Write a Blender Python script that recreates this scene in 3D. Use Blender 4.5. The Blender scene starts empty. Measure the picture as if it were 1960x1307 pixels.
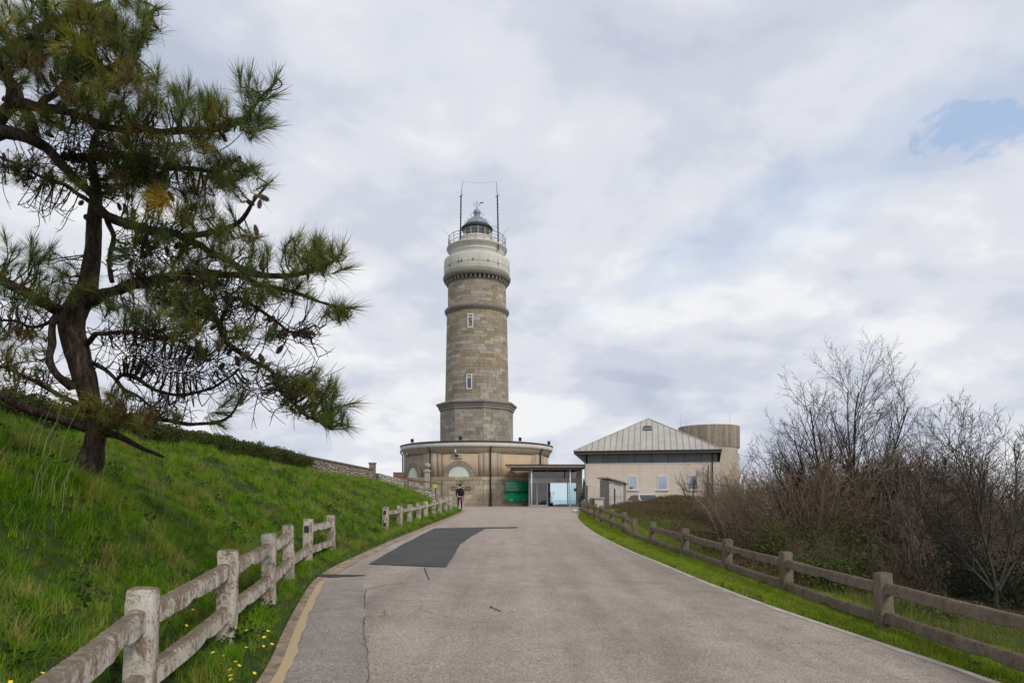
import bpy, bmesh, math, random
import numpy as np
from mathutils import Vector, Matrix, Euler, noise as mnoise

random.seed(7)
rng = np.random.default_rng(7)
R = math.radians
SC = bpy.context.scene
COL = SC.collection
PI = math.pi

# ------------------------------------------------------------------ camera
FPX, HOR, CXP, EYE = 1307.0, 955.0, 980.0, 1.6
cam_d = bpy.data.cameras.new('camera')
cam = bpy.data.objects.new('camera', cam_d)
COL.objects.link(cam)
cam.location = (0, 0, EYE)
cam.rotation_euler = (R(90), 0, 0)
cam_d.sensor_width = 36
cam_d.lens = 36 * FPX / 1960
cam_d.shift_y = (HOR - 653.5) / 1960
cam_d.clip_start = 0.05
cam_d.clip_end = 60000
SC.camera = cam

# ------------------------------------------------------------------ light, sky, exposure
SUN_EL, SUN_AZ = 38, 138          # azimuth clockwise from +Y (view direction)
sd = Vector((math.sin(R(SUN_AZ)) * math.cos(R(SUN_EL)), math.cos(R(SUN_AZ)) * math.cos(R(SUN_EL)), math.sin(R(SUN_EL))))
sun_d = bpy.data.lights.new('sun', 'SUN')
sun_d.energy = 1.5
sun_d.angle = R(14)
sun_d.color = (1.0, 0.94, 0.86)
sun = bpy.data.objects.new('sun', sun_d)
sun.rotation_euler = (-sd).to_track_quat('-Z', 'Y').to_euler()
COL.objects.link(sun)
SC.view_settings.view_transform = 'Standard'
SC.view_settings.look = 'None'
SC.view_settings.exposure = 0.42
SC.view_settings.gamma = 1.0
SC.view_settings.use_curve_mapping = False
SC.cycles.use_denoising = True
SC.cycles.max_bounces = 6
SC.cycles.transparent_max_bounces = 12

world = bpy.data.worlds.new('World')
SC.world = world
world.use_nodes = True


class NT:
    """little helper to wire shader nodes"""
    def __init__(s, tree):
        s.t = tree
        tree.nodes.clear()

    def n(s, kind, **kw):
        nd = s.t.nodes.new(kind)
        for k, v in kw.items():
            if k.startswith('i_'):
                key = k[2:]
                key = int(key) if key.isdigit() else key.replace('_', ' ')
                if hasattr(v, 'is_output') or isinstance(v, bpy.types.NodeSocket):
                    s.t.links.new(v, nd.inputs[key])
                else:
                    nd.inputs[key].default_value = v
            else:
                setattr(nd, k, v)
        return nd

    def link(s, a, b):
        s.t.links.new(a, b)

    def math(s, op, a, b=None, c=None, clamp=False):
        nd = s.n('ShaderNodeMath', operation=op)
        nd.use_clamp = clamp
        for i, v in enumerate((a, b, c)):
            if v is None:
                continue
            if isinstance(v, bpy.types.NodeSocket):
                s.link(v, nd.inputs[i])
            else:
                nd.inputs[i].default_value = v
        return nd.outputs[0]

    def mix(s, f, a, b, blend='MIX'):
        nd = s.n('ShaderNodeMix', data_type='RGBA', blend_type=blend)
        for i, v in ((0, f), (6, a), (7, b)):
            if isinstance(v, bpy.types.NodeSocket):
                s.link(v, nd.inputs[i])
            else:
                nd.inputs[i].default_value = (*v, 1) if isinstance(v, tuple) and len(v) == 3 else v
        return nd.outputs[2]

    def ramp(s, f, stops, interp='LINEAR'):
        nd = s.n('ShaderNodeValToRGB')
        cr = nd.color_ramp
        cr.interpolation = interp
        while len(cr.elements) < len(stops):
            cr.elements.new(0.5)
        for e, (p, c) in zip(cr.elements, stops):
            e.position = p
            e.color = (c, c, c, 1) if isinstance(c, (int, float)) else (*c, 1)
        s.link(f, nd.inputs[0])
        return nd.outputs[0]

    def noise(s, vec, scale, detail=4, rough=0.55, dist=0.0):
        nd = s.n('ShaderNodeTexNoise')
        nd.inputs['Scale'].default_value = scale
        nd.inputs['Detail'].default_value = detail
        nd.inputs['Roughness'].default_value = rough
        nd.inputs['Distortion'].default_value = dist
        if vec is not None:
            s.link(vec, nd.inputs['Vector'])
        return nd.outputs['Fac']


def build_world():
    w = NT(world.node_tree)
    tc = w.n('ShaderNodeTexCoord').outputs['Generated']
    sep = w.n('ShaderNodeSeparateXYZ', i_0=tc)
    zz = w.math('ADD', w.math('MAXIMUM', sep.outputs[2], 0.0), 0.34)
    u = w.math('DIVIDE', sep.outputs[0], zz)
    v = w.math('DIVIDE', sep.outputs[1], zz)
    cv = w.n('ShaderNodeCombineXYZ', i_0=u, i_1=v, i_2=3.7).outputs[0]
    big = w.noise(cv, 1.6, 3, 0.5, 0.3)
    fine = w.noise(cv, 5.5, 6, 0.55, 0.15)
    # warp for billows
    wv = w.n('ShaderNodeVectorMath', operation='MULTIPLY', i_0=cv, i_1=(1.0, 1.15, 1)).outputs[0]
    bil = w.noise(wv, 3.0, 5, 0.5, 0.35)
    mixv = w.math('ADD', w.math('ADD', w.math('MULTIPLY', big, 0.40), w.math('MULTIPLY', fine, 0.25)), w.math('MULTIPLY', bil, 0.45))
    cloud = w.ramp(mixv, [(0.40, (0.375, 0.412, 0.50)), (0.49, (0.465, 0.494, 0.57)), (0.56, (0.55, 0.57, 0.622)), (0.64, (0.665, 0.672, 0.688))], 'EASE')
    # thin gap with blue sky showing (upper right in the picture) and veiled streaks beside it
    d0 = Vector((895 / FPX, 1.0, (HOR - 245) / FPX)).normalized()
    dif = w.n('ShaderNodeVectorMath', operation='SUBTRACT', i_0=tc, i_1=tuple(d0)).outputs[0]
    rot = w.n('ShaderNodeVectorMath', operation='MULTIPLY', i_0=dif, i_1=(1.35, 1.35, 3.6)).outputs[0]
    dist = w.n('ShaderNodeVectorMath', operation='LENGTH', i_0=rot).outputs['Value']
    gn = w.noise(cv, 6.5, 5, 0.6, 0.3)
    gn2 = w.noise(cv, 19.0, 5, 0.62, 0.4)
    gap1 = w.ramp(w.math('ADD', w.math('ADD', dist, w.math('MULTIPLY', w.math('SUBTRACT', gn, 0.47), 0.55)), w.math('MULTIPLY', w.math('SUBTRACT', gn2, 0.5), 0.38)), [(-0.0, 0.62), (0.12, 0.0)], 'EASE')
    d1 = Vector((640 / FPX, 1.0, (HOR - 335) / FPX)).normalized()
    dif1 = w.n('ShaderNodeVectorMath', operation='SUBTRACT', i_0=tc, i_1=tuple(d1)).outputs[0]
    sp = w.n('ShaderNodeSeparateXYZ', i_0=dif1)
    tilt = w.math('SUBTRACT', sp.outputs[2], w.math('MULTIPLY', sp.outputs[0], 0.38))
    e1 = w.math('ADD', w.math('POWER', w.math('MULTIPLY', sp.outputs[0], 3.2), 2.0), w.math('POWER', w.math('MULTIPLY', tilt, 15.0), 2.0))
    gap2 = w.math('MULTIPLY', w.ramp(w.math('ADD', e1, w.math('MULTIPLY', w.math('SUBTRACT', gn, 0.5), 2.2)), [(0.1, 1.0), (1.0, 0.0)]), 0.28)
    gap = w.math('MAXIMUM', gap1, gap2)
    cover = w.math('SUBTRACT', 1.0, gap, clamp=True)
    sky = w.n('ShaderNodeTexSky', sky_type='NISHITA')
    sky.sun_disc = False
    sky.sun_elevation = R(SUN_EL)
    sky.sun_rotation = R(SUN_AZ)
    sky.air_density = 1.2
    sky.dust_density = 0.6
    sky.ozone_density = 2.0
    bs = w.n('ShaderNodeBackground', i_Color=sky.outputs[0], i_Strength=0.15)
    bc = w.n('ShaderNodeBackground', i_Color=cloud, i_Strength=1.0)
    mx = w.n('ShaderNodeMixShader', i_0=cover)
    w.link(bs.outputs[0], mx.inputs[1])
    w.link(bc.outputs[0], mx.inputs[2])
    out = w.n('ShaderNodeOutputWorld')
    w.link(mx.outputs[0], out.inputs[0])


build_world()

# ------------------------------------------------------------------ materials
MATS = {}


def mat(name):
    m = bpy.data.materials.new(name)
    m.use_nodes = True
    MATS[name] = m
    return m, NT(m.node_tree)


def finish(m, t, color, rough=0.8, bump=None, bstr=0.3, bdist=0.02, spec=0.3, metal=0.0, **kw):
    b = t.n('ShaderNodeBsdfPrincipled')
    for key, v in (('Base Color', color), ('Roughness', rough), ('Metallic', metal), ('Specular IOR Level', spec)):
        if isinstance(v, bpy.types.NodeSocket):
            t.link(v, b.inputs[key])
        else:
            b.inputs[key].default_value = (*v, 1) if isinstance(v, tuple) and len(v) == 3 else v
    for k, v in kw.items():
        b.inputs[k.replace('_', ' ')].default_value = v
    if bump is not None:
        bn = t.n('ShaderNodeBump', i_Strength=bstr, i_Distance=bdist)
        t.link(bump, bn.inputs['Height'])
        t.link(bn.outputs[0], b.inputs['Normal'])
    o = t.n('ShaderNodeOutputMaterial')
    t.link(b.outputs[0], o.inputs[0])
    return b


def gpos(t):
    return t.n('ShaderNodeNewGeometry').outputs['Position']


def simple(name, color, rough=0.7, var=0.25, scale=6.0, bstr=0.15, spec=0.3, metal=0.0, fine=40.0, dark=None):
    """plain colour with two scales of variation and a fine bump"""
    m, t = mat(name)
    p = gpos(t)
    n1 = t.noise(p, scale, 5, 0.6)
    n2 = t.noise(p, fine, 3, 0.6)
    f = t.math('ADD', t.math('MULTIPLY', n1, 0.7), t.math('MULTIPLY', n2, 0.3))
    lo = dark or tuple(c * (1 - var) for c in color)
    hi = tuple(min(1, c * (1 + var)) for c in color)
    c = t.ramp(f, [(0.3, lo), (0.7, hi)])
    finish(m, t, c, rough, n2, bstr, 0.01, spec, metal)
    return m


def attr_mat(name, rough=0.8, noise_scale=8.0, amt=0.35, bstr=0.4, spec=0.25, fine=60.0, trans=0.0, stain=0.0, bdist=0.015):
    """colour from the mesh attribute 'tint', times weathering noise"""
    m, t = mat(name)
    a = t.n('ShaderNodeAttribute', attribute_name='tint').outputs['Color']
    p = gpos(t)
    n1 = t.noise(p, noise_scale, 6, 0.65)
    n2 = t.noise(p, fine, 3, 0.6)
    f = t.ramp(t.math('ADD', t.math('MULTIPLY', n1, 0.65), t.math('MULTIPLY', n2, 0.35)), [(0.32, 1 - amt), (0.68, 1 + amt * 0.55)])
    c = t.mix(1.0, a, f, 'MULTIPLY')
    if stain > 0:
        st = t.n('ShaderNodeVectorMath', operation='MULTIPLY', i_0=p, i_1=(1.3, 1.3, 0.16)).outputs[0]
        sn = t.ramp(t.noise(st, 1.6, 5, 0.65), [(0.48, 0.0), (0.72, stain)])
        c = t.mix(sn, c, (0.055, 0.048, 0.04))
    b = finish(m, t, c, rough, n2, bstr, bdist, spec)
    if trans:
        o = [n for n in t.t.nodes if n.type == 'OUTPUT_MATERIAL'][0]
        tr = t.n('ShaderNodeBsdfTranslucent')
        t.link(c, tr.inputs[0])
        mx = t.n('ShaderNodeMixShader', i_0=trans)
        t.link(b.outputs[0], mx.inputs[1])
        t.link(tr.outputs[0], mx.inputs[2])
        t.link(mx.outputs[0], o.inputs[0])
    return m


def build_materials():
    attr_mat('stone', 0.85, 3.0, 0.28, 0.4, fine=26.0, stain=0.18)
    attr_mat('stone_clean', 0.85, 2.0, 0.22, 0.3, fine=26.0)
    attr_mat('tinted', 0.75, 6.0, 0.25, 0.2)
    attr_mat('needle', 0.55, 3.0, 0.2, 0.0, 0.2, trans=0.4)
    attr_mat('twig', 0.85, 14.0, 0.35, 0.3)
    attr_mat('leaf', 0.75, 2.0, 0.3, 0.0, 0.12, trans=0.25)
    simple('mortar', (0.24, 0.21, 0.165), 0.9, 0.25, 5)
    simple('roof_dark', (0.045, 0.043, 0.045), 0.6, 0.3, 3)
    simple('dark_metal', (0.035, 0.037, 0.04), 0.5, 0.3, 8, spec=0.4)
    simple('pipe_brown', (0.05, 0.032, 0.024), 0.5, 0.3, 8)
    simple('grey_metal', (0.25, 0.26, 0.27), 0.45, 0.15, 5, metal=0.3)
    simple('lead', (0.27, 0.31, 0.345), 0.5, 0.25, 4, 0.1, 0.4, 0.35)
    simple('white_metal', (0.68, 0.68, 0.66), 0.45, 0.1, 4)
    simple('asphalt_dark', (0.058, 0.058, 0.056), 0.9, 0.32, 1.2, 0.6, fine=55)
    simple('crack', (0.045, 0.04, 0.037), 0.95, 0.3, 8)
    simple('gravel_edge', (0.33, 0.255, 0.19), 0.95, 0.3, 3.5, 0.6, fine=60, dark=(0.11, 0.085, 0.055))
    simple('edge_dirt', (0.29, 0.225, 0.165), 0.95, 0.4, 6, 0.7, fine=40, dark=(0.075, 0.055, 0.03))
    simple('edge_worn', (0.36, 0.325, 0.285), 0.95, 0.35, 3, 0.5, fine=60, dark=(0.2, 0.175, 0.15))
    simple('kerb', (0.46, 0.43, 0.38), 0.9, 0.3, 4, 0.4, fine=50)
    simple('letter_metal', (0.12, 0.10, 0.08), 0.6, 0.2)
    simple('canopy_fascia', (0.28, 0.235, 0.195), 0.8, 0.2, 3)
    simple('black_rubber', (0.02, 0.02, 0.02), 0.8, 0.2)
    simple('wood', (0.17, 0.13, 0.09), 0.8, 0.4, 9, 0.3)
    simple('yellow', (0.62, 0.50, 0.03), 0.6, 0.15)
    simple('car_white', (0.62, 0.62, 0.60), 0.3, 0.06, 3, 0.0, 0.5)
    simple('cloth_black', (0.012, 0.011, 0.014), 0.9, 0.4, 20)
    simple('cloth_pink', (0.32, 0.10, 0.16), 0.9, 0.25, 20)
    simple('cloth_white', (0.62, 0.62, 0.66), 0.9, 0.1, 20)
    simple('skin', (0.45, 0.27, 0.2), 0.6, 0.1, 20)
    simple('petal', (0.75, 0.58, 0.02), 0.5, 0.1, 20)
    simple('stem', (0.08, 0.13, 0.03), 0.6, 0.2, 20)
    simple('bark_smooth', (0.085, 0.065, 0.046), 0.95, 0.6, 9, 0.8, spec=0.1, fine=38)
    simple('parasol_cloth', (0.03, 0.06, 0.05), 0.9, 0.3, 9)
    simple('room_wall', (0.42, 0.38, 0.33), 0.8, 0.1, 2)
    simple('white_wall', (0.62, 0.58, 0.52), 0.85, 0.16, 3, 0.2, dark=(0.36, 0.33, 0.29))
    simple('soffit', (0.17, 0.145, 0.122), 0.8, 0.2, 3)
    simple('plastic_cream', (0.52, 0.49, 0.42), 0.6, 0.1, 4)
    simple('louvre', (0.06, 0.045, 0.04), 0.7, 0.2, 8)
    simple('cone_scale', (0.095, 0.06, 0.045), 0.8, 0.4, 30, 0.4, fine=90)
    simple('wall_coping', (0.13, 0.085, 0.07), 0.9, 0.3, 4, 0.4)
    simple('brick_red', (0.22, 0.12, 0.09), 0.9, 0.3, 9)
    simple('concrete_box', (0.34, 0.31, 0.28), 0.9, 0.25, 4, 0.3)
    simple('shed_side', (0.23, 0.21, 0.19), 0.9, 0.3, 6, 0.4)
    simple('chrome_glass', (0.03, 0.035, 0.04), 0.08, 0.1, 3, 0.0, 0.6)

    # ---- painted plaster with water stains
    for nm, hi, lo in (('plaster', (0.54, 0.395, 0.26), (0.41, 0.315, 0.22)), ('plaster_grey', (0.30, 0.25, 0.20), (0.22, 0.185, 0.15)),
                       ('plaster_tan', (0.44, 0.375, 0.295), (0.36, 0.305, 0.24)), ('plaster_pink', (0.70, 0.60, 0.50), (0.58, 0.49, 0.405)), ('plaster_white', (0.60, 0.58, 0.51), (0.49, 0.47, 0.41))):
        m, t = mat(nm)
        p = gpos(t)
        n1 = t.noise(p, 0.6, 5, 0.6)
        st = t.n('ShaderNodeVectorMath', operation='MULTIPLY', i_0=p, i_1=(2.2, 2.2, 0.22)).outputs[0]
        n2 = t.noise(st, 1.3, 5, 0.6)
        c = t.ramp(t.math('ADD', t.math('MULTIPLY', n1, 0.6), t.math('MULTIPLY', n2, 0.4)), [(0.34, lo), (0.62, hi)])
        c = t.mix(t.ramp(n2, [(0.62, 0.0), (0.85, 0.35)]), c, tuple(v * 0.42 for v in lo))
        finish(m, t, c, 0.85, t.noise(p, 30, 3), 0.15)

    # ---- board marked concrete of the observation tower
    m, t = mat('concrete_drum')
    p = gpos(t)
    st = t.n('ShaderNodeVectorMath', operation='MULTIPLY', i_0=p, i_1=(1.6, 1.6, 0.07)).outputs[0]
    c = t.ramp(t.math('ADD', t.math('MULTIPLY', t.noise(st, 1.8, 5, 0.6), 0.75), t.math('MULTIPLY', t.noise(p, 3.0, 4), 0.25)), [(0.34, (0.13, 0.107, 0.078)), (0.62, (0.285, 0.242, 0.185))])
    finish(m, t, c, 0.9, t.noise(p, 25, 3), 0.2)

    # ---- zinc roof
    m, t = mat('zinc')
    p = gpos(t)
    c = t.ramp(t.noise(p, 0.8, 5, 0.6), [(0.3, (0.36, 0.335, 0.30)), (0.7, (0.46, 0.435, 0.395))])
    finish(m, t, c, 0.55, t.noise(p, 6, 2), 0.05, 0.02, 0.3, 0.1)

    # ---- glass kinds
    def glass(nm, tint, refl, rough=0.03):
        m, t = mat(nm)
        tr = t.n('ShaderNodeBsdfTransparent', i_Color=(*tint, 1))
        gl = t.n('ShaderNodeBsdfGlossy', i_Color=(1, 1, 1, 1), i_Roughness=rough)
        mx = t.n('ShaderNodeMixShader', i_0=refl)
        t.link(tr.outputs[0], mx.inputs[1])
        t.link(gl.outputs[0], mx.inputs[2])
        o = t.n('ShaderNodeOutputMaterial')
        t.link(mx.outputs[0], o.inputs[0])
    glass('glass_clear', (0.82, 0.93, 0.95), 0.10)
    glass('glass_sky', (0.90, 0.985, 1.0), 0.04)
    glass('glass_dark', (0.30, 0.27, 0.25), 0.12)
    glass('glass_lantern', (0.8, 0.8, 0.77), 0.12)
    m, t = mat('glass_window')
    df = t.n('ShaderNodeBsdfDiffuse', i_Color=(0.03, 0.035, 0.035, 1))
    gl = t.n('ShaderNodeBsdfGlossy', i_Color=(0.9, 0.95, 1, 1), i_Roughness=0.04)
    mx = t.n('ShaderNodeMixShader', i_0=0.5)
    t.link(df.outputs[0], mx.inputs[1])
    t.link(gl.outputs[0], mx.inputs[2])
    t.link(mx.outputs[0], t.n('ShaderNodeOutputMaterial').inputs[0])
    m, t = mat('glass_mirror')
    finish(m, t, (0.05, 0.06, 0.07), 0.06, None, spec=1.0)
    m, t = mat('glass_frosted')
    p = gpos(t)
    finish(m, t, t.ramp(t.noise(p, 2.0, 3), [(0.3, (0.50, 0.58, 0.50)), (0.7, (0.60, 0.67, 0.58))]), 0.25, None, spec=0.5)
    m, t = mat('clerestory')
    p = gpos(t)
    finish(m, t, t.ramp(t.noise(p, 1.2, 4), [(0.3, (0.10, 0.10, 0.098)), (0.7, (0.155, 0.155, 0.15))]), 0.25, None, spec=0.4)

    # ---- asphalt: pale worn aggregate, darker relaid strip on the left, hair cracks
    m, t = mat('asphalt')
    p = gpos(t)
    sp = t.n('ShaderNodeSeparateXYZ', i_0=p)
    g1 = t.noise(p, 85, 2, 0.8)
    g2 = t.noise(p, 34, 3, 0.8)
    big = t.noise(p, 0.55, 5, 0.6)
    mid = t.noise(p, 2.6, 5, 0.6)
    base = t.ramp(t.math('ADD', t.math('MULTIPLY', big, 0.55), t.math('MULTIPLY', mid, 0.45)), [(0.34, (0.23, 0.192, 0.162)), (0.64, (0.335, 0.284, 0.244))])
    lv = t.n('ShaderNodeVectorMath', operation='MULTIPLY', i_0=p, i_1=(0.9, 0.06, 1)).outputs[0]
    base = t.mix(1.0, base, t.ramp(t.noise(lv, 1.6, 4, 0.6, 0.3), [(0.34, 0.84), (0.66, 1.16)]), 'MULTIPLY')
    base = t.mix(t.ramp(t.noise(p, 1.1, 6, 0.7, 0.6), [(0.60, 0.0), (0.74, 0.45)]), base, (0.13, 0.112, 0.098))
    # strip along the left edge relaid in a greyer mix: x < a(y), ragged
    rag = t.math('MULTIPLY', t.math('SUBTRACT', t.noise(p, 5.0, 4), 0.5), 0.10)
    edge = t.math('ADD', t.math('ADD', t.math('MULTIPLY', sp.outputs[1], -0.226), 0.095), rag)
    strip = t.math('MULTIPLY', t.math('LESS_THAN', sp.outputs[0], edge), t.math('LESS_THAN', sp.outputs[1], 11.2))
    base = t.mix(strip, base, t.ramp(mid, [(0.3, (0.21, 0.183, 0.16)), (0.7, (0.30, 0.262, 0.23))]))
    seam_unused = t.math('MULTIPLY', t.math('LESS_THAN', t.math('ABSOLUTE', t.math('SUBTRACT', sp.outputs[0], edge)), 0.008), t.math('LESS_THAN', sp.outputs[1], 9.6))
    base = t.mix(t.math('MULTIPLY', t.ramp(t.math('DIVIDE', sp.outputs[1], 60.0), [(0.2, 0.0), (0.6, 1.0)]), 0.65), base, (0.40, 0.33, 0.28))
    grain = t.ramp(t.math('ADD', t.math('MULTIPLY', g1, 0.6), t.math('MULTIPLY', g2, 0.4)), [(0.36, 0.35), (0.5, 0.95), (0.64, 1.65)])
    c = t.mix(1.0, base, grain, 'MULTIPLY')
    # crazed hair cracks where the surface is worn
    wp = t.n('ShaderNodeVectorMath', operation='ADD', i_0=p).outputs[0]
    nz = t.n('ShaderNodeTexNoise', i_Scale=3.0, i_Detail=4.0)
    t.link(p, nz.inputs['Vector'])
    wpn = wp.node
    sc = t.n('ShaderNodeVectorMath', operation='SCALE', i_0=nz.outputs['Color'])
    sc.inputs['Scale'].default_value = 0.5
    t.link(sc.outputs[0], wpn.inputs[1])
    vo = t.n('ShaderNodeTexVoronoi', feature='DISTANCE_TO_EDGE', i_Scale=1.7)
    t.link(wp, vo.inputs['Vector'])
    cr = t.ramp(vo.outputs['Distance'], [(0.0, 1.0), (0.012, 0.0)])
    zone = t.ramp(t.noise(p, 0.42, 3, 0.6, 0.4), [(0.50, 0.0), (0.60, 0.75)])
    c = t.mix(t.math('MULTIPLY', cr, zone), c, (0.06, 0.05, 0.045))
    # pores: coarse worn patches
    po = t.ramp(t.noise(p, 38, 2, 0.5), [(0.30, 1.0), (0.38, 0.0)])
    c = t.mix(t.math('MULTIPLY', t.math('MULTIPLY', po, zone), 0.7), c, (0.07, 0.06, 0.055))
    finish(m, t, c, 0.9, t.math('ADD', g2, g1), 0.5, 0.006, 0.2)

    # ---- worn yellow paint
    m, t = mat('yellow_paint')
    p = gpos(t)
    w = t.ramp(t.math('ADD', t.math('MULTIPLY', t.noise(p, 9, 5, 0.7), 0.6), t.math('MULTIPLY', t.noise(p, 60, 3, 0.7), 0.4)), [(0.44, 0.0), (0.56, 1.0)])
    c = t.mix(w, (0.44, 0.315, 0.13), (0.37, 0.30, 0.22))
    finish(m, t, c, 0.85, t.noise(p, 90, 2), 0.4, 0.005)

    # ---- soil under the grass
    m, t = mat('soil')
    p = gpos(t)
    c = t.ramp(t.math('ADD', t.math('MULTIPLY', t.noise(p, 0.8, 5), 0.5), t.math('MULTIPLY', t.noise(p, 9, 4), 0.5)), [(0.35, (0.022, 0.032, 0.009)), (0.65, (0.05, 0.075, 0.018))])
    finish(m, t, c, 0.95, t.noise(p, 20, 4), 0.6, 0.05, 0.1)

    # ---- grass blades: patches by place, chance by tuft
    def grass(nm, a, b, dry, dryamt, trans=0.35):
        m, t = mat(nm)
        p = gpos(t)
        rnd = t.n('ShaderNodeObjectInfo').outputs['Random']
        patch = t.noise(p, 0.9, 5, 0.65)
        patch2 = t.noise(p, 1.7, 4, 0.6)
        c = t.mix(t.ramp(t.math('ADD', t.math('MULTIPLY', patch, 0.6), t.math('MULTIPLY', rnd, 0.4)), [(0.3, 0.0), (0.7, 1.0)]), a, b)
        c = t.mix(t.math('MULTIPLY', t.ramp(t.math('ADD', t.math('MULTIPLY', patch2, 0.75), t.math('MULTIPLY', rnd, 0.25)), [(0.52, 0.0), (0.68, 1.0)]), dryamt), c, dry)
        bs = t.n('ShaderNodeBsdfPrincipled', i_Roughness=0.6)
        bs.inputs['Specular IOR Level'].default_value = 0.2
        t.link(c, bs.inputs['Base Color'])
        tr = t.n('ShaderNodeBsdfTranslucent')
        t.link(c, tr.inputs[0])
        mx = t.n('ShaderNodeMixShader', i_0=trans)
        t.link(bs.outputs[0], mx.inputs[1])
        t.link(tr.outputs[0], mx.inputs[2])
        o = t.n('ShaderNodeOutputMaterial')
        t.link(mx.outputs[0], o.inputs[0])
    grass('grass_bank', (0.07, 0.19, 0.007), (0.23, 0.40, 0.010), (0.38, 0.29, 0.095), 0.9)
    grass('grass_dry', (0.30, 0.25, 0.10), (0.42, 0.35, 0.16), (0.22, 0.13, 0.06), 0.7)
    grass('grass_verge', (0.19, 0.29, 0.016), (0.31, 0.395, 0.028), (0.32, 0.28, 0.08), 0.6)
    grass('grass_rough', (0.09, 0.12, 0.02), (0.16, 0.20, 0.03), (0.26, 0.20, 0.08), 0.8)
    grass('dry_stalk', (0.36, 0.32, 0.19), (0.44, 0.40, 0.25), (0.3, 0.26, 0.15), 0.5)

    # ---- sea
    m, t = mat('sea')
    p = gpos(t)
    finish(m, t, (0.30, 0.36, 0.42), 0.35, t.noise(p, 0.05, 4), 0.4, 1.0, 0.5)

    # ---- lime-washed fence concrete: flaking wash over stained concrete, lichen; right fence's shaded side is put into its darker colours
    for nm, wash, under, cov in (('fence_washed', (0.58, 0.535, 0.47), (0.13, 0.103, 0.075), 0.488), ('fence_shaded', (0.25, 0.215, 0.172), (0.10, 0.08, 0.058), 0.515)):
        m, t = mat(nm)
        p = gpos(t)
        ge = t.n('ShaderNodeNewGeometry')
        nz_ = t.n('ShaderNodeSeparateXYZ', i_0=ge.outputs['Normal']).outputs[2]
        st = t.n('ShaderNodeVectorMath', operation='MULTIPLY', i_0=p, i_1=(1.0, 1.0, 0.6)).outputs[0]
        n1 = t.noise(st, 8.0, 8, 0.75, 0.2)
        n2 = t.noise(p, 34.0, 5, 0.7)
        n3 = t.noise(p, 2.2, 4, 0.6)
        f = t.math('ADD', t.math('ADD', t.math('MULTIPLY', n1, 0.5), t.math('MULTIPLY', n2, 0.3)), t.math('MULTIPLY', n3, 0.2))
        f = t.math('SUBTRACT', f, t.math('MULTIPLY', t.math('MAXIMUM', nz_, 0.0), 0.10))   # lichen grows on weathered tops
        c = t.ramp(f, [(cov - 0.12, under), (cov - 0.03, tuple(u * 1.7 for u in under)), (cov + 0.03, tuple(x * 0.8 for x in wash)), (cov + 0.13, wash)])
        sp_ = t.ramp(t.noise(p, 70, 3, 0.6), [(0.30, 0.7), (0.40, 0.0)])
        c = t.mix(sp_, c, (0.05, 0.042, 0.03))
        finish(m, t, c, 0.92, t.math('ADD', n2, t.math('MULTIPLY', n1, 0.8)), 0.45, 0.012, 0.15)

    # ---- pine bark: long plates
    m, t = mat('bark')
    p = gpos(t)
    st = t.n('ShaderNodeVectorMath', operation='MULTIPLY', i_0=p, i_1=(1.0, 1.0, 0.28)).outputs[0]
    n1 = t.noise(st, 26, 6, 0.7, 0.6)
    n2 = t.noise(st, 9, 5, 0.7, 1.2)
    pl = t.math('ADD', t.math('MULTIPLY', n1, 0.55), t.math('MULTIPLY', n2, 0.45))
    c = t.ramp(pl, [(0.38, (0.010, 0.007, 0.006)), (0.5, (0.045, 0.033, 0.025)), (0.66, (0.12, 0.092, 0.07))])
    finish(m, t, c, 0.95, pl, 1.0, 0.03, 0.1)

    # ---- green exhibition panel print
    m, t = mat('panel_print')
    uv = t.n('ShaderNodeAttribute', attribute_name='puv').outputs['Vector']
    s = t.n('ShaderNodeSeparateXYZ', i_0=uv)
    wob = t.math('MULTIPLY', t.math('SUBTRACT', t.noise(uv, 4, 4), 0.5), 0.22)
    yy = t.math('ADD', s.outputs[1], wob)
    base = t.ramp(yy, [(0.0, (0.0, 0.27, 0.11)), (0.22, (0.02, 0.46, 0.22)), (0.38, (0.012, 0.34, 0.15)), (0.46, (0.0, 0.10, 0.045)), (0.54, (0.0, 0.30, 0.14)), (1.0, (0.012, 0.38, 0.17))])
    lf = t.math('MULTIPLY', t.ramp(s.outputs[0], [(0.0, 1.0), (0.7, 0.0)]), t.ramp(s.outputs[1], [(0.45, 0.0), (0.8, 0.45)]))
    c = t.mix(lf, base, (0.14, 0.42, 0.24))
    rk = t.math('MULTIPLY', t.ramp(t.noise(uv, 7, 5, 0.7), [(0.55, 0.0), (0.72, 0.45)]), t.ramp(s.outputs[1], [(0.3, 1.0), (0.42, 0.0)]))
    c = t.mix(rk, c, (0.25, 0.45, 0.32))
    finish(m, t, c, 0.4, None, spec=0.4)


build_materials()

# ------------------------------------------------------------------ mesh helpers


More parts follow.
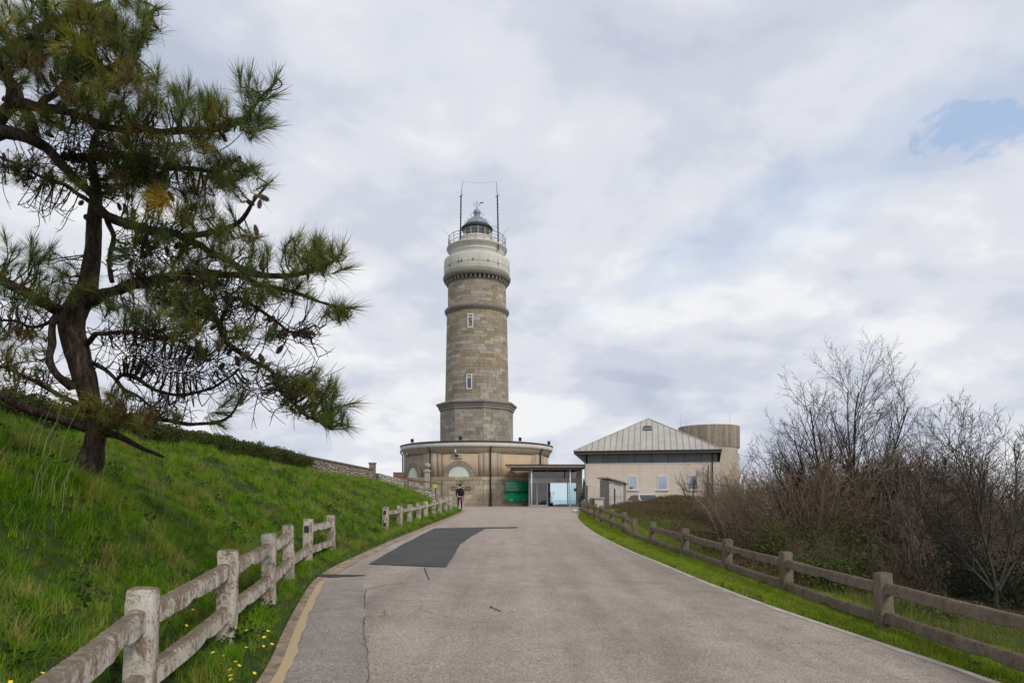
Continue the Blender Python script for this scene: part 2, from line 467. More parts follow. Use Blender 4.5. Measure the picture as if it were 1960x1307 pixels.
class MB:
    """collects shapes, builds ONE mesh object"""
    def __init__(s):
        s.v, s.f, s.c, s.tint = [], [], [], (1, 1, 1)

    def add(s, vs, fs, tint=None):
        o = len(s.v)
        s.v.extend([tuple(p) for p in vs])
        s.f.extend([tuple(i + o for i in f) for f in fs])
        s.c.extend([tint or s.tint] * len(vs))

    def box(s, x0, x1, y0, y1, z0, z1, M=None, tint=None):
        vs = [Vector((x, y, z)) for z in (z0, z1) for y in (y0, y1) for x in (x0, x1)]
        if M is not None:
            vs = [M @ v for v in vs]
        s.add(vs, [(0, 2, 3, 1), (4, 5, 7, 6), (0, 1, 5, 4), (2, 6, 7, 3), (0, 4, 6, 2), (1, 3, 7, 5)], tint)

    def tube(s, pts, rad, n=6, tint=None, cap=True):
        pts = [Vector(p) for p in pts]
        m = len(pts)
        if isinstance(rad, (int, float)):
            rad = [rad] * m
        vs, fs = [], []
        up = None
        for i, p in enumerate(pts):
            d = (pts[min(i + 1, m - 1)] - pts[max(i - 1, 0)])
            if d.length < 1e-9:
                d = Vector((0, 0, 1))
            d.normalize()
            if up is None:
                up = d.orthogonal().normalized()
            up = (up - d * up.dot(d))
            if up.length < 1e-6:
                up = d.orthogonal()
            up.normalize()
            sd_ = d.cross(up)
            for k in range(n):
                a = 2 * PI * k / n
                vs.append(p + (up * math.cos(a) + sd_ * math.sin(a)) * rad[i])
        for i in range(m - 1):
            for k in range(n):
                a, b = i * n + k, i * n + (k + 1) % n
                fs.append((a, b, b + n, a + n))
        if cap:
            fs.append(tuple(range(n))[::-1])
            fs.append(tuple((m - 1) * n + k for k in range(n)))
        s.add(vs, fs, tint)

    def lathe(s, prof, n=32, c=(0, 0), a0=0.0, a1=2 * PI, cap=False, tint=None):
        """prof [(r,z)]; angle 0 faces the camera (-Y), positive to +X"""
        full = abs(a1 - a0 - 2 * PI) < 1e-6
        m = n if full else n + 1
        vs, fs = [], []
        for r, z in prof:
            for k in range(m):
                a = a0 + (a1 - a0) * k / n
                vs.append((c[0] + r * math.sin(a), c[1] - r * math.cos(a), z))
        for i in range(len(prof) - 1):
            for k in range(n):
                a, b = i * m + k, i * m + (k + 1) % m
                fs.append((a, b, b + m, a + m))
        if cap:
            fs.append(tuple(range(m))[::-1])
            fs.append(tuple((len(prof) - 1) * m + k for k in range(m)))
        s.add(vs, fs, tint)

    def poly(s, pts, tint=None):
        s.add(pts, [tuple(range(len(pts)))], tint)

    def prism(s, pts, z0, z1, tint=None):
        n = len(pts)
        vs = [(x, y, z0) for x, y in pts] + [(x, y, z1) for x, y in pts]
        fs = [tuple(range(n))[::-1], tuple(range(n, 2 * n))]
        fs += [(i, (i + 1) % n, (i + 1) % n + n, i + n) for i in range(n)]
        s.add(vs, fs, tint)

    def build(s, name, material, parent=None, smooth=False, attr=False, mats=None, link=True):
        me = bpy.data.meshes.new(name)
        me.from_pydata(s.v, [], s.f)
        me.update()
        o = bpy.data.objects.new(name, me)
        if link:
            COL.objects.link(o)
        me.materials.append(MATS[material] if isinstance(material, str) else material)
        if attr:
            a = me.color_attributes.new('tint', 'FLOAT_COLOR', 'POINT')
            arr = np.ones((len(s.v), 4), np.float32)
            arr[:, :3] = np.array(s.c, np.float32)
            a.data.foreach_set('color', arr.ravel())
        if smooth:
            me.polygons.foreach_set('use_smooth', [True] * len(me.polygons))
        if parent is not None:
            put(o, parent)
        return o


def put(o, parent):
    o.parent = parent
    o.matrix_parent_inverse = Matrix.Translation(parent.location).inverted() if parent.type == 'EMPTY' and parent.rotation_euler[2] == 0 else Matrix()


def tag(o, label, cat, group=None, kind=None):
    if label:
        o['label'] = label
    if cat:
        o['category'] = cat
    if group:
        o['group'] = group
    if kind:
        o['kind'] = kind
    return o


def thing(name, label, cat, loc=(0, 0, 0), group=None):
    o = bpy.data.objects.new(name, None)
    COL.objects.link(o)
    o.location = loc
    o.empty_display_size = 0.2
    return tag(o, label, cat, group)


def structure(o):
    o['kind'] = 'structure'
    return o


def at(px, py, Y):
    """photo pixel + distance -> point"""
    return Vector(((px - CXP) * Y / FPX, Y, EYE - (py - HOR) * Y / FPX))


def lerp(a, b, t):
    return a + (b - a) * t


# ------------------------------------------------------------------ terrain functions (vectorised)
def g_road(y):
    y = np.asarray(y, float)
    lin = 0.0225 * y
    k = 6.0
    return -np.log(np.exp(-k * lin) + np.exp(-k * 1.0)) / k + 0.0       # smooth min(0.0225 y, 1.0)


def g_surf(x, y):
    camber = np.clip((np.asarray(x) - 0.3), 0, 5) * 0.045
    fade = np.clip((44 - np.asarray(y)) / 16, 0, 1)
    return g_road(y) - camber * fade


def ground_hit(px, py):
    Y = 8.0
    for _ in range(60):
        x = (px - CXP) * Y / FPX
        z = float(g_surf(x, Y))
        Yn = (EYE - z) * FPX / (py - HOR)
        Y = 0.5 * Y + 0.5 * min(Yn, 70)
    return (px - CXP) * Y / FPX, Y


LEFT_PX = [(517, 1307), (546, 1225), (577, 1160), (606, 1110), (640, 1086), (695, 1060), (755, 1033), (818, 1007), (858, 991), (884, 979.5)]
RIGHT_PX = [(1919, 1307), (1780, 1263), (1637, 1214), (1500, 1170), (1400, 1133), (1330, 1106), (1268, 1079), (1212, 1057), (1166, 1035), (1136, 1019), (1113, 1001), (1104, 991)]
LE = sorted([ground_hit(*p)[::-1] for p in LEFT_PX])
RE = sorted([ground_hit(*p)[::-1] for p in RIGHT_PX])
LE = [(-60, -1.1), (0, -1.55)] + LE + [(LE[-1][0] + 6, LE[-1][1] - 0.35), (54, -5.2), (58, -7.5), (62, -8)]
RE = [(-60, 4.6), (0, 4.5)] + RE + [(44, 4.35), (48, 4.6), (52, 5.3), (62, 5.5)]
LY, LX = np.array([p[0] for p in LE]), np.array([p[1] for p in LE])
RY, RX = np.array([p[0] for p in RE]), np.array([p[1] for p in RE])


def smooth_interp(y, ys, xs):
    y = np.asarray(y, float)
    return sum(np.interp(y + d, ys, xs) for d in (-0.8, -0.4, 0, 0.4, 0.8)) / 5


def xl(y):
    return smooth_interp(y, LY, LX)


def xr(y):
    return smooth_interp(y, RY, RX)


def xf(y):
    """foot of the bank"""
    y = np.asarray(y, float)
    return np.interp(y, [-60, 40, 46, 52, 57, 62], [0, 0, -0.5, -1.2, -3.0, -6]) + xl(np.minimum(y, 46)) - 0.62


def wav(x, y, s, seed=0):
    """cheap smooth noise -1..1"""
    a = np.sin(x * s * 1.0 + seed) * np.cos(y * s * 1.13 + seed * 2.1)
    b = np.sin((x * 0.7 + y * 0.72) * s * 1.9 + seed * 1.7) * 0.6
    c = np.sin((x * 0.8 - y * 0.6) * s * 3.1 + seed * 0.7) * 0.35
    return (a + b + c) / 1.6


def crest(y):
    return np.interp(y, [-60, 8, 20, 33, 50, 58, 75, 100], [3.0, 3.0, 3.0, 2.65, 2.75, 1.8, 1.2, 1.2])


def height(x, y):
    x, y = np.asarray(x, float), np.asarray(y, float)
    base = g_road(y)
    # left
    d = xf(y) - x
    t = np.clip(d / 6.5, 0, 1)
    f = np.sin(PI / 2 * t) ** 0.95
    bank = base + 0.07 + (crest(y) - base) * f
    rough = np.clip(d / 1.2, 0, 1)
    bank = bank + rough * (0.13 * wav(x, y, 1.3, 1) + 0.085 * wav(x, y, 3.1, 2) + 0.035 * wav(x, y, 6.3, 4)) * np.clip((62 - y) / 10, 0, 1) * np.where(d > 6, 0.4, 1)
    # tussock shoulder above the near fence
    bank = bank + 0.36 * np.exp(-(((x + 4.7) / 0.65) ** 2 + ((y - 7.0) / 1.5) ** 2)) - 0.14 * np.exp(-(((x + 3.95) / 0.5) ** 2 + ((y - 6.6) / 1.6) ** 2))
    vergeL = base - 0.06 + 0.12 * np.clip((xl(y) - x - 0.03) / 0.25, 0, 1)
    left = np.where(d > 0, bank, vergeL)
    # right
    e = x - xr(y)
    edge = g_surf(xr(y), y)
    verge = edge - 0.06 + 0.08 * np.clip((e - 0.04) / 0.3, 0, 1) - 0.03 * np.clip(e, 0, 1.0)
    fall = np.interp(y, [-60, 25, 36, 44], [0.16, 0.14, 0.03, 0.0])
    right = verge - np.clip(e - 0.9, 0, 9) * fall
    right = right + np.clip(e - 1.0, 0, 1) * 0.06 * wav(x, y, 1.1, 5)
    right = right + 0.85 * np.exp(-(((x - 10.2) / 3.0) ** 2 + ((y - 41) / 4.0) ** 2))
    right = right - 0.4 * np.exp(-(((x - 9.7) / 2.2) ** 2 + ((y - 51.2) / 1.7) ** 2))
    h = np.where(x < xl(y), left, np.where(x > xr(y), right, g_surf(x, y) - 0.06))
    # forecourt and beyond: cape edge falls to the sea
    far = np.maximum(np.maximum(y - 84, 0), np.maximum(x - 30, 0)) 
    far = np.maximum(far, np.maximum(-x - 60, 0))
    far = np.maximum(far, np.maximum(-y - 70, 0))
    h = h - 55 * (1 - np.exp(-(far / 28.0) ** 1.5))
    return h


def hz(x, y):
    return float(height(x, y))


def grid_mesh(name, xs, ys, material, zfun, parent=None):
    X, Y = np.meshgrid(xs, ys)
    Z = zfun(X, Y)
    n, m = X.shape
    me = bpy.data.meshes.new(name)
    v = np.stack([X.ravel(), Y.ravel(), Z.ravel()], 1)
    i = np.arange((n - 1) * (m - 1))
    r, c = i // (m - 1), i % (m - 1)
    a = r * m + c
    fs = np.stack([a, a + 1, a + m + 1, a + m], 1)
    me.from_pydata(v.tolist(), [], fs.tolist())
    me.materials.append(MATS[material])
    me.polygons.foreach_set('use_smooth', [True] * len(me.polygons))
    o = bpy.data.objects.new(name, me)
    COL.objects.link(o)
    if parent:
        o.parent = parent
    return o


def build_setting():
    xs = np.concatenate([np.arange(-130, -14, 4.0), np.arange(-14, 13, 0.22), np.arange(13, 130, 4.0)])
    ys = np.concatenate([np.arange(-130, -4, 5.0), np.arange(-4, 30, 0.22), np.arange(30, 64, 0.5), np.arange(64, 190, 4.0)])
    structure(grid_mesh('ground', xs, ys, 'soil', height))
    # road: sheet following its edges
    ys = np.concatenate([np.arange(-60, 0, 2.0), np.arange(0, 46, 0.25), np.arange(46, 62.1, 0.5)])
    us = np.linspace(0, 1, 25)
    V = []
    for y in ys:
        a, b = float(xl(y)), float(xr(y))
        for u in us:
            x = lerp(a, b, u)
            V.append((x, y, float(g_surf(x, y))))
    m = len(us)
    F = [(i * m + j, i * m + j + 1, (i + 1) * m + j + 1, (i + 1) * m + j) for i in range(len(ys) - 1) for j in range(m - 1)]
    mb = MB()
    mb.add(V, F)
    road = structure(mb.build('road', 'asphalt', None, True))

    def ribbon(name, inner, outer, y0, y1, dz, material, side):
        mb = MB()
        yy = np.arange(y0, y1, 0.1)
        V, F = [], []
        for y in yy:
            e = float(xl(y)) if side < 0 else float(xr(y))
            w = 0.010 * math.sin(y * 5.1) + 0.007 * math.sin(y * 11.7 + 1) + random.uniform(-0.006, 0.006)
            for off in (inner, outer + w):
                x = e - side * -1 * off if side > 0 else e + off
                z = float(g_surf(np.clip(x, xl(y), xr(y)), y)) + dz
                V.append((x, y, z))
        for i in range(len(yy) - 1):
            F.append((2 * i, 2 * i + 1, 2 * i + 3, 2 * i + 2))
        mb.add(V, F)
        o = mb.build(name, material, road, True)
        return o
    ribbon('dirt_edge', -0.07, 0.045, 0.0, 46, 0.004, 'edge_dirt', -1)
    ribbon('yellow_line', 0.045, 0.145, 0.0, 11.3, 0.008, 'yellow_paint', -1)
    ribbon('worn_edge_line', 0.04, 0.22, 11.8, 44, 0.008, 'gravel_edge', -1)
    ribbon('edge_strip', 0.04, -0.07, 0.0, 45, 0.004, 'edge_worn', 1)

    # relaid black patch with its long thin tail, outlined from the ground
    px = [(705, 1080), (770, 1042), (832, 1011), (900, 1009.5), (990, 1008.5), (991, 1010.5), (930, 1011.5), (902, 1026), (882, 1041), (868, 1062), (853, 1085.5), (780, 1083)]
    mb = MB()
    pts = [ground_hit(*p) for p in px]
    mb.poly([(x, y, float(g_surf(x, y)) + 0.006) for x, y in pts])
    o = mb.build('asphalt_patch', 'asphalt_dark', road)
    bm = bmesh.new()
    bm.from_mesh(o.data)
    bmesh.ops.triangulate(bm, faces=bm.faces)
    bmesh.ops.subdivide_edges(bm, edges=bm.edges, cuts=5, use_grid_fill=True)
    for v in bm.verts:
        if v.is_boundary:
            v.co.x += random.uniform(-0.02, 0.02)
            v.co.y += random.uniform(-0.03, 0.03)
        v.co.z = float(g_surf(v.co.x, v.co.y)) + 0.012
    bm.to_mesh(o.data)
    bm.free()
    # drain stain at the edge
    mb = MB()
    cx, cy = ground_hit(645, 1102)
    ring = []
    for k in range(26):
        a = 2 * PI * k / 26
        r = 1 + 0.2 * math.sin(3 * a + 1) + 0.12 * math.sin(7 * a)
        x, y = cx + 0.40 * r * math.cos(a), cy + 0.17 * r * math.sin(a)
        ring.append((x, y, float(g_surf(x, y)) + 0.010))
    mb.poly(ring)
    mb.build('tar_stain', 'crack', road)

    def crack(pix, w):
        pts = []
        for i in range(len(pix) - 1):
            a, b = ground_hit(*pix[i]), ground_hit(*pix[i + 1])
            n = 7
            for k in range(n + (i == len(pix) - 2)):
                t = k / n
                j = 0.008 * math.sin(k * 2.3 + i * 1.7) + random.uniform(-0.008, 0.008)
                pts.append((lerp(a[0], b[0], t) + j, lerp(a[1], b[1], t) + j))
        mb = MB()
        V, F = [], []
        for i, (x, y) in enumerate(pts):
            ww = w * random.uniform(0.35, 1.2)
            dx = pts[min(i + 1, len(pts) - 1)][0] - pts[max(i - 1, 0)][0]
            dy = pts[min(i + 1, len(pts) - 1)][1] - pts[max(i - 1, 0)][1]
            L = math.hypot(dx, dy) or 1
            nx, ny = -dy / L * ww, dx / L * ww
            z = float(g_surf(x, y)) + 0.009
            V += [(x + nx, y + ny, z), (x - nx, y - ny, z)]
        for i in range(len(pts) - 1):
            F.append((2 * i, 2 * i + 1, 2 * i + 3, 2 * i + 2))
        mb.add(V, F)
        mb.build('road_crack', 'crack', road)
    crack([(812, 1086), (816, 1098), (822, 1110)], 0.010)
    crack([(822, 1110), (780, 1115), (735, 1121), (700, 1128)], 0.008)
    crack([(700, 1128), (697, 1165)], 0.005)
    crack([(697, 1165), (736, 1166), (737, 1179)], 0.0045)
    crack([(737, 1179), (698, 1180), (695, 1200)], 0.006)
    crack([(695, 1200), (702, 1250), (706, 1305)], 0.0024)
    crack([(938, 1161), (948, 1166), (958, 1170)], 0.014)
    crack([(800, 1165), (850, 1180), (920, 1192), (990, 1187)], 0.004)
    crack([(760, 1150), (830, 1150)], 0.004)
    crack([(1060, 994), (1100, 996)], 0.05)
    mb = MB()
    mb.poly([(-30000, -30000, -46), (30000, -30000, -46), (30000, 30000, -46), (-30000, 30000, -46)])
    structure(mb.build('sea', 'sea'))


build_setting()

# ------------------------------------------------------------------ lighthouse tower
AX, AY, GZ = (913 - CXP) * 66 / FPX, 66.0, 0.98
OCT0 = 12.4                                           # angle of one corner of the octagon / one pilaster


def cyl(phi, z, r):
    return Vector((AX + r * math.sin(phi), AY - r * math.cos(phi), z))


def zat(py, depth=66.0):
    return EYE + (HOR - py) * depth / FPX


STONES = [(0.345, 0.285, 0.208), (0.31, 0.252, 0.18), (0.36, 0.31, 0.24), (0.30, 0.235, 0.148), (0.33, 0.262, 0.168), (0.40, 0.35, 0.285), (0.345, 0.295, 0.23), (0.275, 0.227, 0.168)]
STONES_PALE = [(0.40, 0.34, 0.26), (0.36, 0.305, 0.235), (0.44, 0.385, 0.31), (0.37, 0.295, 0.20), (0.42, 0.355, 0.265), (0.34, 0.285, 0.22), (0.48, 0.42, 0.31)]
STONES_GREY = [(0.325, 0.29, 0.24), (0.36, 0.325, 0.275), (0.29, 0.255, 0.205), (0.335, 0.29, 0.23), (0.385, 0.35, 0.30), (0.27, 0.235, 0.19)]


def jit(c, a=0.12):
    k = 1 + random.uniform(-a, a)
    return (c[0] * k, c[1] * k * random.uniform(0.985, 1.01), c[2] * k * random.uniform(0.96, 1.03))


def curved_block(r0, r1, f0, f1, z0, z1, proud, tint, deep=0.12, seg=2):
    """ashlar on a round wall (r0 at z0, r1 at z1)"""
    mb = MB()
    V, F = [], []
    for (z, r) in ((z0, r0), (z1, r1)):
        for rr in (r - deep, r + proud):
            for k in range(seg + 1):
                V.append(cyl(lerp(f0, f1, k / seg), z, rr))
    n = seg + 1
    bi, bo, ti, to = 0, n, 2 * n, 3 * n
    for k in range(seg):
        F += [(bo + k, bo + k + 1, to + k + 1, to + k), (ti + k, to + k, to + k + 1, ti + k + 1), (bi + k, bi + k + 1, bo + k + 1, bo + k)]
    F += [(bi, bo, to, ti), (bi + seg, ti + seg, to + seg, bo + seg)]
    mb.add(V, F, tint)
    return mb


def flat_block(A, B, t0, t1, z0, z1, proud, tint, deep=0.12):
    """ashlar on a flat wall running A->B, outside on the right hand when walking A to B reversed"""
    mb = MB()
    d = (B - A)
    nrm = Vector((d.y, -d.x, 0)).normalized()
    V = []
    for z in (z0, z1):
        for t, o in ((t0, -deep), (t1, -deep), (t1, proud), (t0, proud)):
            p = A + d * t + nrm * o
            V.append((p.x, p.y, z))
    mb.add(V, [(0, 1, 2, 3), (7, 6, 5, 4), (3, 2, 6, 7), (0, 3, 7, 4), (1, 5, 6, 2)], tint)
    return mb


def emit_blocks(blocks, parent, limit=300, name='stone'):
    """blocks: (visible size, MB). The largest become parts, the rest one stuff part"""
    blocks.sort(key=lambda b: -b[0])
    for w, mb in blocks[:limit]:
        mb.build(name, 'stone', parent, False, True)
    if len(blocks) > limit:
        rest = MB()
        for w, mb in blocks[limit:]:
            o = len(rest.v)
            rest.v += mb.v
            rest.f += [tuple(i + o for i in f) for f in mb.f]
            rest.c += mb.c
        o = rest.build('masonry', 'stone', parent, False, True)
        o['kind'] = 'stuff'


def build_tower():
    T = thing('lighthouse_tower', 'tall round stone lighthouse tower with white gallery drum and domed lantern', 'lighthouse', (AX, AY, 6.3))
    zoct0, zoct1 = 6.2, zat(785)
    zc1 = zat(772)
    zr0, zr1 = zat(604), zat(596)
    zk0, zk1, zk2 = zat(549), zat(541), zat(530)
    C = (AX, AY)
    blocks = []
    # octagonal base
    RO = 3.56
    corners = [cyl(R(OCT0 + 45 * k), 0, RO) for k in range(8)]
    ncs = 12
    ch = (zoct1 - zoct0) / ncs
    for k in range(8):
        A, B = corners[k], corners[(k + 1) % 8]
        mid = OCT0 + 45 * k + 22.5
        mid = (mid + 180) % 360 - 180
        for i in range(ncs):
            z0 = zoct0 + i * ch
            cuts = [0.0]
            pos = (0.13 if i % 2 else 0.3) + random.uniform(-0.04, 0.04)
            while pos < 0.9:
                cuts.append(pos)
                pos += random.uniform(0.2, 0.36)
            cuts.append(1.0)
            for a, b in zip(cuts[:-1], cuts[1:]):
                e = 0.004
                mb = flat_block(A, B, a + e, b - e, z0 + 0.005, z0 + ch - 0.005, random.uniform(0, 0.014), jit(random.choice(STONES_GREY)))
                vis = math.cos(R(mid)) * (b - a) * 2.7 * ch
                blocks.append((vis, mb))
    # round shaft and upper shaft
    for (z0s, z1s, ra, rb, pal) in ((zc1, zr0, 3.06, 2.895, STONES), (zr1, zk0, 2.80, 2.785, STONES)):
        n = round((z1s - z0s) / 0.305)
        ch = (z1s - z0s) / n
        for i in range(n):
            z0 = z0s + i * ch
            r0, r1 = lerp(ra, rb, i / n), lerp(ra, rb, (i + 1) / n)
            f = random.uniform(0, 0.4)
            end = f + 2 * PI
            while f < end - 0.02:
                w = random.choice([0.19, 0.24, 0.27, 0.32, 0.38])
                if end - f - w < 0.14:
                    w = end - f
                fm = ((f + w / 2 + PI) % (2 * PI)) - PI
                base = random.choice(pal)
                if z0s == zc1 and i < 9 and random.random() < 0.55:
                    base = random.choice(STONES_GREY)
                if random.random() < 0.06:
                    base = (0.43, 0.39, 0.34)
                mb = curved_block(r0, r1, f + 0.0035, f + w - 0.0035, z0 + 0.005, z0 + ch - 0.005, random.uniform(0, 0.014), jit(base))
                blocks.append((w * 3 * ch * math.cos(fm), mb))
                f += w
    emit_blocks(blocks, T)
    core = MB()
    core.lathe([(3.02, zc1 - 0.3), (2.86, zr0 + 0.05), (2.76, zr1), (2.74, zk1)], 48, C, cap=True)
    core.build('mortar_core', 'mortar', T, True)
    core = MB()
    pts = [cyl(R(OCT0 + 45 * k), 0, RO - 0.03) for k in range(8)]
    core.prism([(p.x, p.y) for p in pts], 5.9, zoct1 + 0.1)
    core.build('octagon_core', 'mortar', T)
    # octagonal cornice
    mb = MB()
    prof = [(3.50, zoct1 - 0.18), (3.62, zoct1 - 0.17), (3.62, zoct1 - 0.02), (3.68, zoct1 + 0.03), (3.74, zoct1 + 0.18), (3.88, zoct1 + 0.32), (3.90, zoct1 + 0.44), (3.86, zoct1 + 0.46), (3.0, zc1 + 0.1)]
    mb.tint = (0.27, 0.24, 0.205)
    mb.lathe([(r * 1.02, z) for r, z in prof], 8, C, R(OCT0), R(OCT0) + 2 * PI)
    mb.build('octagon_cornice', 'stone', T, False, True)
    # string course ring
    mb = MB()
    mb.tint = (0.21, 0.185, 0.155)
    mb.lathe([(2.85, zr0 - 0.18), (2.95, zr0 - 0.12), (2.97, zr0 - 0.02), (3.06, zr0 + 0.06), (3.12, zr0 + 0.2), (3.10, zr0 + 0.34), (3.0, zr0 + 0.42), (2.78, zr1 + 0.16)], 56, C)
    mb.build('string_course', 'stone', T, True, True)
    # bracketed cornice under the gallery drum
    mb = MB()
    mb.tint = (0.235, 0.205, 0.165)
    mb.lathe([(2.78, zk0 - 0.15), (2.84, zk0 - 0.1), (2.86, zk0 + 0.05), (2.90, zk0 + 0.05)], 56, C)
    mb.lathe([(2.88, zk1 - 0.10), (3.14, zk1 - 0.09), (3.19, zk1 + 0.04), (3.25, zk1 + 0.12), (3.27, zk1 + 0.3), (3.22, zk1 + 0.38), (3.15, zk2)], 56, C)
    mb.build('cornice', 'stone', T, True, True)
    for k in range(44):
        f = 2 * PI * k / 44
        mb = MB()
        mb.tint = jit((0.31, 0.275, 0.23))
        V = []
        for z in (zk0 + 0.03, zk1 - 0.10):
            for rr, ff in ((2.8, -0.03), (2.8, 0.03), (3.05, 0.03), (3.05, -0.03)):
                V.append(cyl(f + ff, z, rr if z > zk0 + 0.1 else (rr if rr < 2.9 else 2.93)))
        mb.add(V, [(0, 1, 2, 3), (7, 6, 5, 4), (3, 2, 6, 7), (0, 3, 7, 4), (1, 5, 6, 2), (0, 4, 5, 1)])
        mb.build('bracket', 'stone', T, False, True)
    # white gallery drum and upper drum
    mb = MB()
    mb.lathe([(3.14, zk2 - 0.02), (3.165, zk2 + 0.04), (3.165, 24.36), (3.145, 24.44), (3.08, 24.49), (2.62, 24.51)], 56, C)
    d = mb.build('lower_drum', 'plaster_white', T, True)
    for k in range(20):                                # render joints
        f = 2 * PI * k / 20 + 0.1
        mb = MB()
        mb.tube([cyl(f, zk2 + 0.05, 3.166), cyl(f, 24.25, 3.166)], 0.009, 4)
        mb.build('joint', 'mortar', d)
    mb = MB()
    mb.lathe([(3.168, 23.58), (3.178, 23.59), (3.178, 23.61), (3.168, 23.62)], 56, C)
    mb.build('joint', 'mortar', d, True)
    for f, z in ((-0.52, 23.6), (-0.42, 23.65), (-0.06, 23.7), (0.38, 23.62), (0.72, 23.5), (-0.9, 23.5)):
        mb = MB()
        q = cyl(f, z, 3.17)
        mb.box(q.x - 0.035, q.x + 0.035, q.y - 0.06, q.y + 0.03, z - 0.1, z + 0.1)
        mb.build('vent', 'louvre', d)
    mb = MB()
    mb.lathe([(2.62, 24.5), (2.62, 25.0), (2.66, 25.02), (2.66, 25.06), (2.62, 25.08), (2.62, 25.22), (2.68, 25.25), (2.68, 25.32), (2.76, 25.36), (2.80, 25.43), (2.88, 25.47), (2.88, 25.54), (2.92, 25.56), (2.92, 25.66), (2.86, 25.7), (1.7, 25.72)], 56, C)
    mb.build('upper_drum', 'plaster_white', T, True)
    mb = MB()
    mb.lathe([(1.80, 25.7), (1.80, 26.45), (1.72, 26.62), (1.5, 26.72), (1.2, 26.74), (0.05, 26.75)], 40, C)
    mb.build('lantern_base', 'plaster_white', T, True)
    # gallery railing
    rail = MB()
    zg = 25.7
    for dz_, r_ in ((0.95, 0.028), (0.66, 0.018), (0.38, 0.018)):
        rail.tube([cyl(2 * PI * k / 48, zg + dz_, 2.76) for k in range(49)], r_, 5)
    rl = rail.build('gallery_railing', 'dark_metal', T)
    for k in range(22):
        f = 2 * PI * k / 22
        mb = MB()
        mb.tube([cyl(f, zg - 0.05, 2.76), cyl(f, zg + 0.95, 2.76)], 0.024, 5)
        mb.build('baluster', 'dark_metal', rl)
        mb = MB()
        mb.tube([cyl(f + 0.143 + 0.11 * math.cos(a), zg + 0.02 + 0.3 * math.sin(a), 2.76) for a in np.linspace(0, PI, 8)], 0.016, 4)
        mb.build('hoop', 'dark_metal', rl)
    # lantern: floor, mullions, glass, lens, eave, dome
    mb = MB()
    mb.lathe([(1.32, 26.7), (1.32, 27.62)], 24, C)
    mb.build('lantern_glass', 'glass_lantern', T, True)
    for k in range(12):
        f = 2 * PI * k / 12 + 0.13
        mb = MB()
        mb.tube([cyl(f, 26.7, 1.33), cyl(f, 27.62, 1.33)], 0.028, 5)
        mb.build('mullion', 'white_metal', T)
    mb = MB()
    mb.lathe([(0.2, 26.74), (0.42, 26.8), (0.46, 27.1), (0.42, 27.45), (0.2, 27.55)], 20, C, cap=True)
    mb.build('lens', 'grey_metal', T, True)
    mb = MB()
    mb.lathe([(0.05, 27.35), (1.2, 27.38), (1.30, 27.55), (1.52, 27.58), (1.54, 27.66), (1.50, 27.72), (1.30, 27.92), (1.20, 27.98)], 40, C)
    mb.build('lantern_eave', 'dark_metal', T, True)
    mb = MB()
    mb.lathe([(1.24, 27.96), (1.20, 28.0), (1.10, 28.22), (0.92, 28.42), (0.68, 28.58), (0.42, 28.68), (0.36, 28.72), (0.36, 28.8), (0.30, 28.86), (0.30, 28.95)], 32, C, cap=True)
    mb.build('dome', 'lead', T, True)
    mb = MB()
    mb.lathe([(0.30, 28.94)] + [(0.36 * math.sin(a) + 0.005, 29.27 - 0.36 * math.cos(a)) for a in np.linspace(0.85, 2.9, 9)] + [(0.05, 29.66)], 24, C, cap=True)
    mb.build('ventilator_ball', 'lead', T, True)
    mb = MB()
    for k in range(4):
        f = PI / 4 + PI / 2 * k
        mb.tube([cyl(f, 28.6, 0.66), cyl(f, 29.05, 0.66)], 0.012, 4)
    mb.tube([cyl(2 * PI * k / 20, 29.05, 0.66) for k in range(21)], 0.014, 4)
    for k in range(8):
        f = 2 * PI * k / 8
        mb.tube([cyl(f, 28.1, 1.16), cyl(f, 28.3, 1.22)], 0.01, 4)
    mb.tube([cyl(2 * PI * k / 20, 28.3, 1.22) for k in range(21)], 0.012, 4)
    mb.build('dome_rail', 'dark_metal', T)
    mb = MB()
    mb.tube([(AX, AY, 29.6), (AX, AY, 30.42)], 0.02, 5)
    mb.tube([(AX - 0.42, AY, 30.18), (AX + 0.45, AY, 30.18)], 0.015, 4)
    mb.poly([(AX + 0.28, AY, 30.12), (AX + 0.62, AY, 30.20), (AX + 0.62, AY, 30.32), (AX + 0.3, AY, 30.24)])
    for dx in (-0.26, 0.26):
        mb.tube([(AX + dx, AY, 29.98), (AX, AY, 29.98)], 0.01, 4)
        mb.box(AX + dx - 0.04, AX + dx + 0.04, AY - 0.01, AY + 0.01, 29.93, 30.04)
    mb.tube([(AX + 0.09 * math.sin(a), AY, 29.78 + 0.09 * math.cos(a)) for a in np.linspace(0, 2 * PI, 10)], 0.012, 4)
    mb.build('weather_vane', 'dark_metal', T)
    # radio masts on the gallery
    ym = AY - 1.9
    for (xb, yb, xt, yt_, xk) in ((881, 471, 886, 345, 882.5), (954, 473, 950, 347, 952)):
        dpt = ym
        p0 = at(xb, yb, dpt)
        p1 = at(xk, 375, dpt)
        p2 = at(xt, yt_, dpt)
        mb = MB()
        mb.tube([p0 - Vector((0, 0, 0.3)), p1], 0.065, 6)
        for q in np.linspace(0.1, 0.98, 14):
            c = p0.lerp(p1, q)
            mb.tube([c - Vector((0, 0, 0.03)), c + Vector((0, 0, 0.03))], 0.085, 6)
        m = mb.build('radio_mast', 'dark_metal', T)
        mb = MB()
        mb.tube([p1, p2], [0.035, 0.015], 5)
        mb.tube([p1 + Vector((-0.2, 0, -0.1)), p1 + Vector((0.2, 0, 0.1))], 0.03, 4)
        mb.build('antenna', 'dark_metal', m)
        mb = MB()
        h = at(xb, 433, dpt)
        e = at(913 + (-26 if xb < 913 else 26), 433, AY - 0.9)
